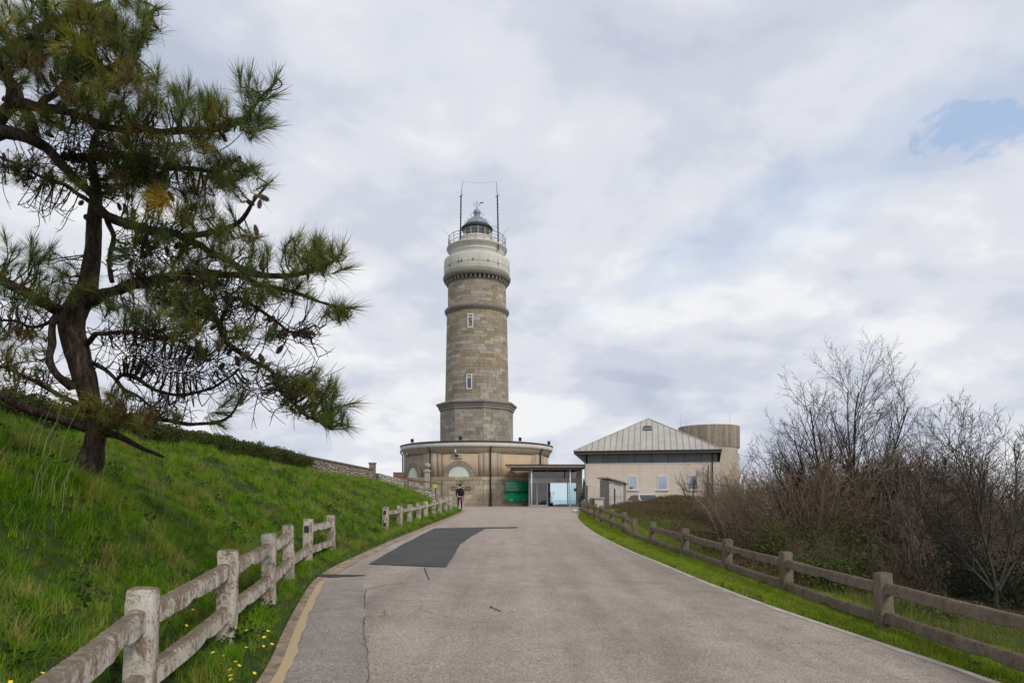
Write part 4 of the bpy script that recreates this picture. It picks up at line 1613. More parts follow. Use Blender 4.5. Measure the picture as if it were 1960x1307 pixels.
    for px_ in (1297, 1402):
        x = (px_ - CXP) * yt / FPX
        mb = MB()
        z = zt if px_ > 1300 else zt - 0.2
        mb.tube([(x + (0.3 if px_ < 1300 else -0.25), yt, z - 0.2), (x + (0.3 if px_ < 1300 else -0.25), yt, z + 1.5)], 0.012, 4)
        mb.build('aerial', 'grey_metal', D)


build_hall()


# ------------------------------------------------------------------ person walking up to the building
def skin_body(name, verts, edges, radii, root):
    me = bpy.data.meshes.new(name)
    me.from_pydata(verts, edges, [])
    o = bpy.data.objects.new(name, me)
    COL.objects.link(o)
    md = o.modifiers.new('skin', 'SKIN')
    md.use_smooth_shade = True
    for i, sv in enumerate(me.skin_vertices[0].data):
        r = radii[i]
        sv.radius = r if isinstance(r, tuple) else (r, r)
        sv.use_root = (i == root)
    sb = o.modifiers.new('sub', 'SUBSURF')
    sb.levels = sb.render_levels = 2
    dg = bpy.context.evaluated_depsgraph_get()
    nm = bpy.data.meshes.new_from_object(o.evaluated_get(dg))
    o.modifiers.clear()
    o.data = nm
    bpy.data.meshes.remove(me)
    return o


def build_person():
    px_, py_ = 880.5, 973
    Y = 45.0
    loc = Vector(((px_ - CXP) * Y / FPX, Y, float(g_surf(-3.4, Y)) + 0.005))
    P = thing('person', 'person in black jacket and cap walking towards the round building', 'person', tuple(loc))
    v = [(0, 0, .88), (0, .02, 1.02), (0, .04, 1.20), (0, .06, 1.36), (0, .09, 1.46), (0, .13, 1.54), (0, .14, 1.63),       # 0-6 spine, head
         (-.09, 0, .84), (-.125, .06, .48), (-.15, .03, .10), (-.16, .16, .045),                                              # 7-10 left leg
         (.09, 0, .84), (.105, .02, .46), (.11, -.12, .12), (.115, .0, .045),                                                  # 11-14 right leg
         (-.17, .05, 1.34), (-.25, .02, 1.10), (-.235, .12, .90),                                                              # 15-17 left arm
         (.17, .05, 1.34), (.255, .02, 1.10), (.24, .13, .92)]                                                                 # 18-20 right arm
    e = [(0, 1), (1, 2), (2, 3), (3, 4), (4, 5), (5, 6), (0, 7), (7, 8), (8, 9), (9, 10), (0, 11), (11, 12), (12, 13), (13, 14), (3, 15), (15, 16), (16, 17), (3, 18), (18, 19), (19, 20)]
    r = [(.15, .11), (.145, .11), (.165, .115), (.16, .10), .055, .088, .075, .088, .06, .045, .04, .088, .06, .045, .04, .07, .05, .036, .07, .05, .036]
    v = [tuple(loc + Vector(p)) for p in v]
    o = skin_body('body', v, e, r, 0)
    o.data.materials.clear()
    for m in ('cloth_black', 'skin', 'cloth_white'):
        o.data.materials.append(MATS[m])
    for p in o.data.polygons:
        z = p.center.z - loc.z
        if 1.40 < z < 1.56:
            p.material_index = 1
        elif z < 0.09:
            p.material_index = 2
    put(o, P)
    # jacket hump / rucksack on the back
    bm = bmesh.new()
    bmesh.ops.create_icosphere(bm, subdivisions=3, radius=1.0)
    for q in bm.verts:
        c = q.co
        k = 1 - 0.22 * max(0, c.z)
        c.x, c.y, c.z = c.x * 0.215 * k, c.y * 0.14 * k, c.z * 0.30
        q.co = loc + Vector((0.05, -0.10, 1.16)) + c + Vector((0, 0, 0.01 * math.sin(c.x * 40)))
    me = bpy.data.meshes.new('rucksack')
    bm.to_mesh(me)
    bm.free()
    me.materials.append(MATS['cloth_black'])
    me.polygons.foreach_set('use_smooth', [True] * len(me.polygons))
    q = bpy.data.objects.new('rucksack', me)
    COL.objects.link(q)
    put(q, P)
    # cap with peak
    mb = MB()
    c = loc + Vector((0, .14, 1.6))
    mb.lathe([(0.108, c.z - 0.02), (0.11, c.z + 0.03), (0.09, c.z + 0.085), (0.05, c.z + 0.115), (0.005, c.z + 0.122)], 14, (c.x, c.y))
    mb.box(c.x - 0.2, c.x - 0.08, c.y - 0.05, c.y + 0.08, c.z - 0.015, c.z + 0.0)
    mb.build('cap', 'cloth_black', P, True)
    # pink jacket hanging from the waist on the right, pale shirt hem
    mb = MB()
    pts = [(0.02, 1.0), (0.25, 0.98), (0.27, 0.85), (0.23, 0.62), (0.16, 0.46), (0.13, 0.6), (0.12, 0.76), (0.03, 0.86)]
    V = [loc + Vector((x, -0.15 + 0.03 * math.sin(x * 30), z)) for x, z in pts] + [loc + Vector((x, -0.12 + 0.03 * math.sin(x * 30), z)) for x, z in pts]
    n = len(pts)
    mb.add(V, [tuple(range(n))[::-1], tuple(range(n, 2 * n))] + [(i, (i + 1) % n, (i + 1) % n + n, i + n) for i in range(n)])
    mb.build('tied_jacket', 'cloth_pink', P)
    mb = MB()
    mb.lathe([(0.150, loc.z + 0.84), (0.165, loc.z + 0.86), (0.16, loc.z + 0.91), (0.145, loc.z + 0.92)], 16, (loc.x, loc.y))
    mb.build('shirt_hem', 'cloth_white', P, True)
    # hands: palm and five fingers each
    for s_, w in ((-1, (-.235, .12, .90)), (1, (.24, .13, .92))):
        b = loc + Vector(w)
        mb = MB()
        mb.tube([b + Vector((0, 0, .02)), b + Vector((0, .012, -.04)), b + Vector((0, .018, -.085))], [.026, .036, .032], 8)
        for k, (dy, L) in enumerate(((-.03, .06), (-.01, .072), (.012, .068), (.033, .055))):
            a = b + Vector((0, .015 + dy, -.08))
            mb.tube([a, a + Vector((-s_ * .01, .006, -L * .55)), a + Vector((-s_ * .028, .012, -L))], [.0095, .009, .007], 5)
        a = b + Vector((0, .045, -.035))
        mb.tube([a, a + Vector((-s_ * .012, .03, -.025)), a + Vector((-s_ * .02, .038, -.055))], [.012, .011, .008], 5)
        mb.build('hand', 'skin', P, True)


build_person()


# ------------------------------------------------------------------ fences
def worn(v, a, s, seed):
    n = mnoise.noise_vector(Vector(v) * s + Vector((seed, seed * 0.7, -seed)))
    return Vector(v) + n * a


def post_mesh(name, base, top_z, w, d, yaw, material, parent, seed):
    bm = bmesh.new()
    bmesh.ops.create_cube(bm, size=1.0)
    hgt = top_z - base.z
    bmesh.ops.scale(bm, vec=(w, d, hgt), verts=bm.verts)
    bmesh.ops.bevel(bm, geom=[e for e in bm.edges], offset=0.032, segments=2, affect='EDGES', profile=0.55)
    long_e = [e for e in bm.edges if abs(e.verts[0].co.z - e.verts[1].co.z) > hgt * 0.5]
    bmesh.ops.subdivide_edges(bm, edges=long_e, cuts=12, use_grid_fill=True)
    M = Matrix.Translation(Vector((base.x, base.y, base.z + hgt / 2))) @ Matrix.Rotation(yaw, 4, 'Z') @ Matrix.Rotation(random.uniform(-0.035, 0.035), 4, 'X') @ Matrix.Rotation(random.uniform(-0.03, 0.03), 4, 'Y')
    for v in bm.verts:
        v.co = worn(M @ v.co, 0.007, 11, seed)
        v.co = worn(v.co, 0.004, 34, seed + 3)
    bm.normal_update()
    for e in bm.edges:
        if len(e.link_faces) == 2 and e.calc_face_angle() > R(30):
            e.smooth = False
    me = bpy.data.meshes.new(name)
    bm.to_mesh(me)
    bm.free()
    me.materials.append(MATS[material])
    me.polygons.foreach_set('use_smooth', [True] * len(me.polygons))
    o = bpy.data.objects.new(name, me)
    COL.objects.link(o)
    put(o, parent)
    return o


def rail_mesh(A, B, w, h, material, parent, seed, chip=True):
    prof = [(-.5, -.44), (-.42, -.5), (.42, -.5), (.5, -.44), (.5, .0), (.5, .33), (.33, .48), (0, .5), (-.33, .48), (-.5, .33), (-.5, .0)]
    d = (B - A)
    L = d.length
    side = Vector((d.y, -d.x, 0)).normalized()
    up = side.cross(d.normalized()) * -1
    if up.z < 0:
        up = -up
    n = max(6, int(L / 0.09))
    cc = random.uniform(0.2, 0.8)
    V, F = [], []
    m = len(prof)
    for i in range(n + 1):
        t = i / n
        c = A + d * t - Vector((0, 0, 0.012 * math.sin(PI * t)))
        cut = 0.2 * math.exp(-((t - cc) / 0.05) ** 2) if chip else 0
        for (a, b) in prof:
            bb = b
            if b < -0.4:
                bb = b + cut + 0.06 * mnoise.noise(Vector((t * 30, seed, a)))
            p = c + side * (a * w) + up * (bb * h)
            p = worn(p, 0.004, 4, seed)
            p = worn(p, 0.003, 30, seed + 5)
            V.append(p)
    for i in range(n):
        for k in range(m):
            a, b = i * m + k, i * m + (k + 1) % m
            F.append((a, b, b + m, a + m))
    F += [tuple(range(m))[::-1], tuple(n * m + k for k in range(m))]
    mb = MB()
    mb.add(V, F)
    o = mb.build('rail', material, parent, True)
    bm = bmesh.new()
    bm.from_mesh(o.data)
    bmesh.ops.recalc_face_normals(bm, faces=bm.faces)
    for e in bm.edges:
        if len(e.link_faces) == 2 and e.calc_face_angle() > R(26):
            e.smooth = False
    bm.to_mesh(o.data)
    bm.free()
    return o


def fence(name, label, posts, material, upper, lower, pw, pd, rw, rh, du, dl, sink=0.3, sockets=(), low_stub=None):
    """posts: (x, y, top z)"""
    b = posts[0]
    Fn = thing(name, label, 'fence', (posts[len(posts) // 2][0], posts[len(posts) // 2][1], hz(posts[len(posts) // 2][0], posts[len(posts) // 2][1])))
    V = [Vector(p) for p in posts]
    for i, p in enumerate(V):
        a, c = V[max(0, i - 1)], V[min(len(V) - 1, i + 1)]
        yaw = math.atan2(c.y - a.y, c.x - a.x) - PI / 2
        post_mesh('post', Vector((p.x, p.y, hz(p.x, p.y) - sink)), p.z, pw, pd, yaw, material, Fn, i * 3.3 + abs(b[0]))
        if i in sockets:
            d = (c - a).normalized()
            f = p - d * (pd / 2 + 0.004)
            for dz in ([du, dl] if sockets[i] == 2 else [du]):
                mb = MB()
                M = Matrix.Translation(Vector((f.x, f.y, p.z - dz))) @ Matrix.Rotation(yaw, 4, 'Z')
                mb.box(-rw * 0.42, rw * 0.42, -0.012, 0.02, -rh * 0.45, rh * 0.45, M)
                mb.build('socket_shade', 'crack', Fn)  # solid dark block painted as the shade inside an empty socket
    for i in range(len(V) - 1):
        a, c = V[i], V[i + 1]
        d = (c - a)
        d.z = 0
        d.normalize()
        for on, dz in ((i in upper, du), (i in lower, dl)):
            if on:
                j = random.uniform(-0.012, 0.012)
                A = Vector((a.x, a.y, a.z - dz + j)) + d * (pd * 0.30)
                B = Vector((c.x, c.y, c.z - dz + j)) - d * (pd * 0.30)
                rail_mesh(A, B, rw, rh, material, Fn, i * 2.1 + dz * 10)
    return Fn


def build_fences():
    def P(px_, py_, Y):
        p = at(px_, py_, Y)
        return (p.x, p.y, p.z)
    near = [(-1.74, 2.2, 0.99), P(268, 1124, 4.4), P(434, 1051, 6.6), P(514, 1020, 8.8), P(552, 1004, 11.0), P(589, 992, 13.1), P(634, 985, 15.3)]
    fence('fence', 'lime-washed concrete post-and-rail fence at the foot of the near grass bank', near, 'fence_washed', {0, 1, 2, 3, 5}, {0, 1, 2, 3, 4, 5}, 0.172, 0.19, 0.105, 0.142, 0.2, 0.6, sockets={5: 1})
    far = [P(738, 969, 22.0), P(765, 967, 24.1), P(784, 964.5, 26.2), P(801, 962, 28.3), P(815, 959, 30.4), P(830, 955.5, 32.5), P(842, 952.5, 34.6), P(853, 950, 36.7), P(862, 948, 38.8)]
    fence('fence', 'short white post-and-rail fence in grass leading up to the walking person', far, 'fence_washed', set(range(8)), set(), 0.18, 0.19, 0.10, 0.138, 0.19, 0.58, sockets={0: 2})
    rp = [(4.66, 5.6, 0.66), P(1692, 1095, 8.4), P(1505, 1055, 11.15), P(1392, 1031, 13.9), P(1311, 1011, 16.6), P(1249, 998, 19.3), P(1215, 992, 21.6), P(1195, 980, 24.2), P(1171, 973, 27.0), P(1151, 967, 30.0), P(1139, 963.5, 33.0), P(1128, 961, 36.3), P(1120, 959.5, 39.8), P(1114, 958.5, 43.5)]
    fence('fence', 'weathered concrete post-and-rail fence, coloured as its shaded side, along the right edge of the road', rp, 'fence_shaded', {0, 1, 2, 3, 4} | set(range(6, 13)), set(range(13)), 0.172, 0.19, 0.102, 0.136, 0.19, 0.55, sink=0.35)


build_fences()


# ------------------------------------------------------------------ rubble walls on the bank, pillars, handrail
def rubble_wall(name, label, A, B, topA, topB, thick, pale, coping):
    d = (B - A)
    L = d.length
    dn = d.normalized()
    nrm = Vector((-dn.y, dn.x, 0))
    W = thing(name, label, 'wall', (A.x, A.y, hz(A.x, A.y)))
    core, st = MB(), MB()
    n = max(4, int(L / 1.0))
    for k in range(n):
        p, q = A + d * (k / n), A + d * ((k + 1) / n)
        zp, zq = lerp(topA, topB, k / n), lerp(topA, topB, (k + 1) / n)
        bp, bq = hz(p.x, p.y) - 0.4, hz(q.x, q.y) - 0.4
        V = []
        for (c, zb, zt) in ((p, bp, zp), (q, bq, zq)):
            for s_ in (-1, 1):
                e = c + nrm * s_ * (thick / 2 - 0.03)
                V += [(e.x, e.y, zb), (e.x, e.y, zt - 0.02)]
        core.add(V, [(0, 1, 5, 4), (2, 6, 7, 3), (1, 3, 7, 5), (0, 4, 6, 2), (0, 2, 3, 1), (4, 5, 7, 6)])
    core.build('wall_core', 'mortar', W)
    s = 0.0
    while s < L:
        w = random.uniform(0.22, 0.4)
        c = A + d * min(1, (s + w / 2) / L)
        z = hz(c.x, c.y) - 0.15
        top = lerp(topA, topB, (s + w / 2) / L)
        while z < top - 0.05:
            h = random.uniform(0.13, 0.24)
            h = min(h, top - z)
            for s_ in (-1, 1):
                cc = c + nrm * s_ * (thick / 2 - 0.03) + dn * random.uniform(-0.03, 0.03)
                col = jit(random.choice([(0.36, 0.33, 0.285), (0.42, 0.39, 0.345), (0.29, 0.26, 0.22), (0.47, 0.44, 0.39)] if pale else [(0.34, 0.29, 0.235), (0.29, 0.245, 0.195), (0.38, 0.335, 0.28), (0.25, 0.21, 0.165)]), 0.2)
                bm = bmesh.new()
                bmesh.ops.create_icosphere(bm, subdivisions=1, radius=0.5)
                o = Vector((random.random() * 9, random.random() * 9, 0))
                V = []
                for v in bm.verts:
                    k = 1 + 0.25 * mnoise.noise(v.co * 2 + o)
                    q = v.co * k
                    m = max(abs(q.x), abs(q.y), abs(q.z))
                    q = q * lerp(1, 0.5 / m, 0.6)
                    pnt = cc + dn * (q.x * w * 0.98) + nrm * (q.y * 0.12)
                    V.append((pnt.x, pnt.y, z + h / 2 + q.z * h * 0.98))
                st.add(V, [tuple(x.index for x in f.verts) for f in bm.faces], col)
                bm.free()
            z += h
        s += w
    o = st.build('rubble', 'stone', W, False, True)
    o['kind'] = 'stuff'
    if coping:
        m = int(L / 0.9)
        for k in range(m):
            a, b = k / m, (k + 1) / m
            mb = MB()
            p, q = A + d * (a + 0.002), A + d * (b - 0.002)
            V = []
            for (c, z) in ((p, lerp(topA, topB, a)), (q, lerp(topA, topB, b))):
                for s_ in (-1, 1):
                    e = c + nrm * s_ * (thick / 2 + 0.05)
                    V += [(e.x, e.y, z - 0.01), (e.x, e.y, z + 0.10)]
            mb.add(V, [(0, 1, 5, 4), (2, 6, 7, 3), (1, 3, 7, 5), (0, 4, 6, 2), (0, 2, 3, 1), (4, 5, 7, 6)])
            mb.build('coping_stone', 'wall_coping', W)
    return W


def build_bank_walls():
    WX = -10.0
    rubble_wall('stone_wall', 'long rubble stone wall with dark coping along the top of the bank', Vector((WX - 0.1, 8.0, 0)), Vector((WX + 0.05, 48.0, 0)), 3.52, 3.62, 0.36, False, True)
    A = at(722, 905, 48.4)
    B = at(828, 934, 53.0)
    rubble_wall('stone_wall', 'pale broken rubble wall stepping down towards the round building', Vector((A.x, A.y, 0)), Vector((B.x, B.y, 0)), A.z, B.z, 0.35, True, False)
    # square gate pillar
    c = at(713, 912, 48.2)
    b = hz(c.x, c.y) - 0.2
    T = thing('wall_pillar', 'square brown stone pillar at the end of the long bank wall', 'pillar', (c.x, c.y, b))
    for k in range(5):
        mb = MB()
        z0 = lerp(b, zat(888, 48.2), k / 5)
        z1 = lerp(b, zat(888, 48.2), (k + 1) / 5)
        mb.box(c.x - 0.2, c.x + 0.2, c.y - 0.2, c.y + 0.2, z0 + 0.008, z1 - 0.008, None, jit((0.21, 0.175, 0.14)))
        mb.build('stone', 'stone', T, False, True)
    mb = MB()
    mb.box(c.x - 0.24, c.x + 0.24, c.y - 0.24, c.y + 0.24, zat(888, 48.2), zat(885, 48.2), None, (0.22, 0.19, 0.16))
    mb.build('cap_stone', 'stone', T, False, True)
    # ball finial pillar
    Y = 54.0
    c = at(818, 920, Y)
    T = thing('ball_pillar', 'white stone pillar topped by a round ball before the left lunette', 'pillar', (c.x, c.y, hz(c.x, c.y)))
    mb = MB()
    zb = hz(c.x, c.y) - 0.2
    z1 = zat(903, Y)
    mb.box(c.x - 0.2, c.x + 0.2, c.y - 0.2, c.y + 0.2, zb, z1, None, (0.38, 0.35, 0.31))
    mb.build('shaft', 'stone', T, False, True)
    mb = MB()
    mb.box(c.x - 0.26, c.x + 0.26, c.y - 0.26, c.y + 0.26, z1 + 0.002, z1 + 0.14, None, (0.42, 0.39, 0.35))
    mb.box(c.x - 0.15, c.x + 0.15, c.y - 0.15, c.y + 0.15, z1 + 0.141, z1 + 0.24, None, (0.40, 0.37, 0.33))
    mb.build('cap_stone', 'stone', T, False, True)
    mb = MB()
    zc = zat(891, Y)
    mb.tint = (0.33, 0.30, 0.26)
    mb.lathe([(0.02 + 0.23 * math.sin(a), zc - 0.23 * math.cos(a)) for a in np.linspace(0, PI, 13)], 20, (c.x, c.y))
    mb.build('ball', 'stone', T, True, True)
    # small brick block behind the wall
    c = at(763, 914, 56.0)
    T = thing('brick_chimney', 'small reddish brick stack behind the pale rubble wall', 'chimney', (c.x, c.y, 1.2))
    top = zat(903.5, 56)
    for k in range(7):
        for s_ in (-1, 1):
            mb = MB()
            z = top - 0.12 * (k + 1)
            o_ = 0.12 if k % 2 else -0.12
            mb.box(c.x + (-0.4 if s_ < 0 else o_ * 0.6 + 0.006), c.x + (o_ * 0.6 - 0.006 if s_ < 0 else 0.4), c.y - 0.3, c.y + 0.3, z + 0.006, z + 0.114)
            mb.build('brick', 'brick_red', T)
    mb = MB()
    mb.box(c.x - 0.38, c.x + 0.38, c.y - 0.28, c.y + 0.28, 1.0, top - 0.02)
    mb.build('core', 'mortar', T)
    # timber handrail with an end post
    Y0, Y1 = 50.0, 50.6
    a0, a1 = at(781, 917, Y0), at(846, 925.5, Y1)
    T = thing('handrail', 'brown timber handrail with a tall end post at the end of the bank', 'railing', (a1.x, a1.y, hz(a1.x, a1.y)))
    mb = MB()
    mb.tube([a0, a1], 0.055, 6)
    mb.build('top_rail', 'wood', T)
    mb = MB()
    mb.tube([at(781, 932, Y0), at(826, 938, Y1)], 0.045, 6)
    mb.build('mid_rail', 'wood', T)
    for (px_, pt, Y) in ((781, 914, Y0), (845.5, 922, Y1)):
        q = at(px_, pt, Y)
        mb = MB()
        mb.box(q.x - 0.065, q.x + 0.065, q.y - 0.06, q.y + 0.06, hz(q.x, q.y) - 0.3, q.z + 0.05)
        mb.build('post', 'wood', T)
    q = at(833, 930, 51.5)
    T = thing('yellow_sign', 'small yellow board behind the timber handrail', 'sign', (q.x, q.y, hz(q.x, q.y)))
    mb = MB()
    V = [q + Vector((x, 0, z)) for x, z in ((-0.17, -0.14), (0.17, -0.1), (0.17, 0.1), (-0.17, 0.14))]
    mb.add(V + [v + Vector((0, 0.03, 0)) for v in V], [(0, 1, 2, 3), (7, 6, 5, 4), (0, 4, 5, 1), (1, 5, 6, 2), (2, 6, 7, 3), (3, 7, 4, 0)])
    mb.build('board', 'yellow', T)
    mb = MB()
    mb.tube([(q.x, q.y + 0.05, hz(q.x, q.y) - 0.2), (q.x, q.y + 0.05, q.z + 0.1)], 0.03, 6)
    mb.build('post', 'dark_metal', T)


build_bank_walls()


# ------------------------------------------------------------------ shed, car, wire fence and small things by the hall
def build_yard():
    Y = 45.5
    c = at(1178, 968, Y)
    g = hz(c.x, c.y)
    X = lambda p, y=Y: (p - CXP) * y / FPX
    S = thing('shed', 'small white plank shed with a sloping slab roof before the hip-roofed building', 'shed', (c.x, c.y, g))
    # plan: corner towards the camera, white front between a grey left side and grey right side
    pts = [(X(1153), Y + 1.3), (X(1166), Y), (X(1193), Y), (X(1204), Y + 1.2)]
    back = [(X(1204) - 0.1, Y + 2.0), (X(1153) + 0.1, Y + 2.0)]
    zt = [zat(917, Y), zat(919, Y), zat(923.5, Y), zat(926, Y)]

    def wallq(a, b, za, zb, name, m):
        d = Vector((b[0] - a[0], b[1] - a[1], 0)).normalized()
        nr = Vector((d.y, -d.x, 0)) * -0.06
        V = [(a[0], a[1], g - 0.3), (b[0], b[1], g - 0.3), (b[0], b[1], zb), (a[0], a[1], za)]
        V += [(v[0] + nr.x, v[1] + nr.y, v[2]) for v in V]
        mb = MB()
        mb.add(V, [(0, 1, 2, 3), (7, 6, 5, 4), (0, 4, 5, 1), (1, 5, 6, 2), (2, 6, 7, 3), (3, 7, 4, 0)])
        return mb.build(name, m, S)
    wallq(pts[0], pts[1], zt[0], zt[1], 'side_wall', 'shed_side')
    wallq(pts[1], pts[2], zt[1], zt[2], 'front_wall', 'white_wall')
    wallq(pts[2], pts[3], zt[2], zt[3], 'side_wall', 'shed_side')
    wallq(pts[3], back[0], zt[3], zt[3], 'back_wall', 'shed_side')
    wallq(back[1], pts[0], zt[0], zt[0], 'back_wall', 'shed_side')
    n = 6
    for k in range(n):                                  # door planks on the front
        a = lerp(X(1167.5), X(1191.5), k / n)
        b = lerp(X(1167.5), X(1191.5), (k + 1) / n)
        mb = MB()
        z1 = lerp(zt[1], zt[2], (k + 0.5) / n) - 0.12
        mb.box(a + 0.006, b - 0.006, Y - 0.025, Y - 0.002, g + 0.05, z1)
        mb.build('plank', 'white_wall', S)
    mb = MB()
    ro = [(X(1149), Y + 1.5), (X(1164), Y - 0.25), (X(1195), Y - 0.25), (X(1208), Y + 1.2), (X(1206), Y + 2.2), (X(1151), Y + 2.2)]
    zs = [zat(914.5, Y), zat(915.5, Y), zat(924, Y), zat(926.5, Y), zat(925.5, Y), zat(914, Y)]
    V = [(p[0], p[1], z) for p, z in zip(ro, zs)] + [(p[0], p[1], z + 0.09) for p, z in zip(ro, zs)]
    k = len(ro)
    mb.add(V, [tuple(range(k))[::-1], tuple(range(k, 2 * k))] + [(i, (i + 1) % k, (i + 1) % k + k, i + k) for i in range(k)])
    mb.build('roof_slab', 'concrete_box', S)

    # white car parked beyond the brambles
    cc = at(1228, 968, 51.2)
    gz = hz(cc.x, cc.y)
    K = thing('parked_car', 'white hatchback parked against the pink wall behind the brambles', 'car', (cc.x, cc.y, gz))
    M = Matrix.Translation(Vector((cc.x, cc.y, gz))) @ Matrix.Rotation(R(-79), 4, 'Z')
    side = [(-1.95, .35), (-1.98, .62), (-1.9, .82), (-1.1, .93), (-.45, 1.38), (.2, 1.46), (1.0, 1.42), (1.65, 1.0), (1.9, .92), (1.95, .55), (1.9, .32)]
    mb = MB()

    def hw(z):
        return 0.84 if z < 0.95 else lerp(0.84, 0.60, (z - 0.95) / 0.5)
    V = [M @ Vector((x, s_ * hw(z), z)) for s_ in (-1, 1) for x, z in side]
    k = len(side)
    mb.add(V, [tuple(range(k)), tuple(range(k, 2 * k))[::-1]] + [(i, i + k, (i + 1) % k + k, (i + 1) % k) for i in range(k)])
    body = mb.build('body', 'car_white', K)

    def quad(pts, name, m):
        mb = MB()
        mb.poly([M @ Vector(p) for p in pts])
        mb.build(name, m, K)
    quad([(-1.04, -.72, .99), (-1.04, .72, .99), (-.50, .60, 1.37), (-.50, -.60, 1.37)], 'windscreen', 'chrome_glass')
    quad([(1.58, -.70, 1.07), (1.10, -.60, 1.38), (1.10, .60, 1.38), (1.58, .70, 1.07)], 'rear_window', 'chrome_glass')
    for v in K.children[-2:]:
        off = Vector((-0.012, 0, 0.012)) if 'screen' in v.name else Vector((0.012, 0, 0.012))
        for q in v.data.vertices:
            q.co += (M.to_3x3() @ off)
    for s_ in (-1, 1):
        e = 0.008 * s_
        for a, b, c_, d_ in ((-.9, -.42, .02, .02), (.08, .08, .95, 1.38)):
            quad([(a, s_ * hw(.98) + e, .98), (c_ if c_ < .5 else 1.42, s_ * hw(.98) + e, .98), (d_ if d_ < .5 else .98, s_ * hw(1.36) + e, 1.36), (b if b < 0 else .08, s_ * hw(1.36) + e, 1.36)], 'side_window', 'chrome_glass')
        for wx in (-1.25, 1.25):
            mb = MB()
            p = M @ Vector((wx, s_ * 0.72, 0.3))
            q = M @ Vector((wx, s_ * 0.87, 0.3))
            mb.tube([p, q], 0.3, 18)
            w = mb.build('wheel', 'black_rubber', K)
            mb = MB()
            mb.tube([q, q + (q - p) * 0.05], 0.18, 12)
            mb.build('rim', 'grey_metal', w)
        quad([(-1.955, s_ * .55, .66), (-1.955, s_ * .80, .66), (-1.93, s_ * .80, .78), (-1.93, s_ * .55, .78)], 'headlight', 'glass_mirror')

    # dark posts with wire mesh
    Wf = thing('wire_fence', 'thin wire mesh fence on dark posts left of the white shed', 'fence', tuple(at(1150, 968, 44.4)))
    ends = []
    for px_, pt in ((1123.5, 929), (1176.5, 935)):
        q = at(px_, pt, 44.4)
        zb = hz(q.x, q.y) - 0.15
        mb = MB()
        mb.tube([(q.x, q.y, zb), (q.x, q.y, q.z)], 0.05, 8)
        mb.build('post', 'dark_metal', Wf)
        ends.append((q, zb + 0.2))
    mb = MB()
    (a, za), (b, zb) = ends
    for k in range(8):
        t = k / 7
        mb.tube([(a.x, a.y, lerp(za, a.z - 0.03, t)), (b.x, b.y, lerp(zb, b.z - 0.03, t))], 0.005, 3)
    for k in range(1, 22):
        t = k / 22
        p = a.lerp(b, t)
        mb.tube([(p.x, p.y, lerp(za, zb, t)), (p.x, p.y, p.z - 0.03)], 0.004, 3)
    o = mb.build('wire_mesh', 'grey_metal', Wf)
    o['kind'] = 'stuff'

    def rock(px_, py_, Yd, r, name, label, cat, m, sc=(1, 1, 1), seed=1):
        q = at(px_, py_, Yd)
        q.z = hz(q.x, q.y)
        bm = bmesh.new()
        bmesh.ops.create_icosphere(bm, subdivisions=3, radius=r)
        for v in bm.verts:
            v.co *= 1 + 0.32 * mnoise.noise(v.co / r * 1.4 + Vector((seed * 3.1, 0, 0))) + 0.1 * mnoise.noise(v.co / r * 4)
            v.co.x *= sc[0]
            v.co.y *= sc[1]
            v.co.z *= sc[2]
            v.co += q + Vector((0, 0, r * sc[2] * 0.75))
        me = bpy.data.meshes.new(name)
        bm.to_mesh(me)
        bm.free()
        me.materials.append(MATS[m])
        o = bpy.data.objects.new(name, me)
        COL.objects.link(o)
        tag(o, label, cat)
    rock(1133.5, 966, 43.8, 0.36, 'boulder', 'upright brown boulder beside the dark fence post', 'boulder', 'wood', (0.75, 0.6, 1.25), 2)
    q = at(1146, 969, 43.6)
    q.z = hz(q.x, q.y)
    T = thing('concrete_box', 'small concrete service box between boulder and shed', 'box', tuple(q))
    mb = MB()
    mb.box(q.x - 0.3, q.x + 0.3, q.y - 0.25, q.y + 0.25, q.z - 0.1, q.z + 0.72)
    mb.build('cabinet', 'concrete_box', T)
    mb = MB()
    mb.box(q.x - 0.35, q.x + 0.35, q.y - 0.3, q.y + 0.3, q.z + 0.722, q.z + 0.80)
    mb.build('lid', 'kerb', T)
    mb = MB()
    mb.box(q.x - 0.24, q.x + 0.24, q.y - 0.262, q.y - 0.252, q.z + 0.1, q.z + 0.6)
    mb.build('hatch', 'white_wall', T)
    rock(1101, 980, 41.0, 0.2, 'kerb_stone', 'pale kerb stone lying at the road edge by the far fence end', 'stone', 'kerb', (1.3, 1.0, 0.7), 5)


build_yard()


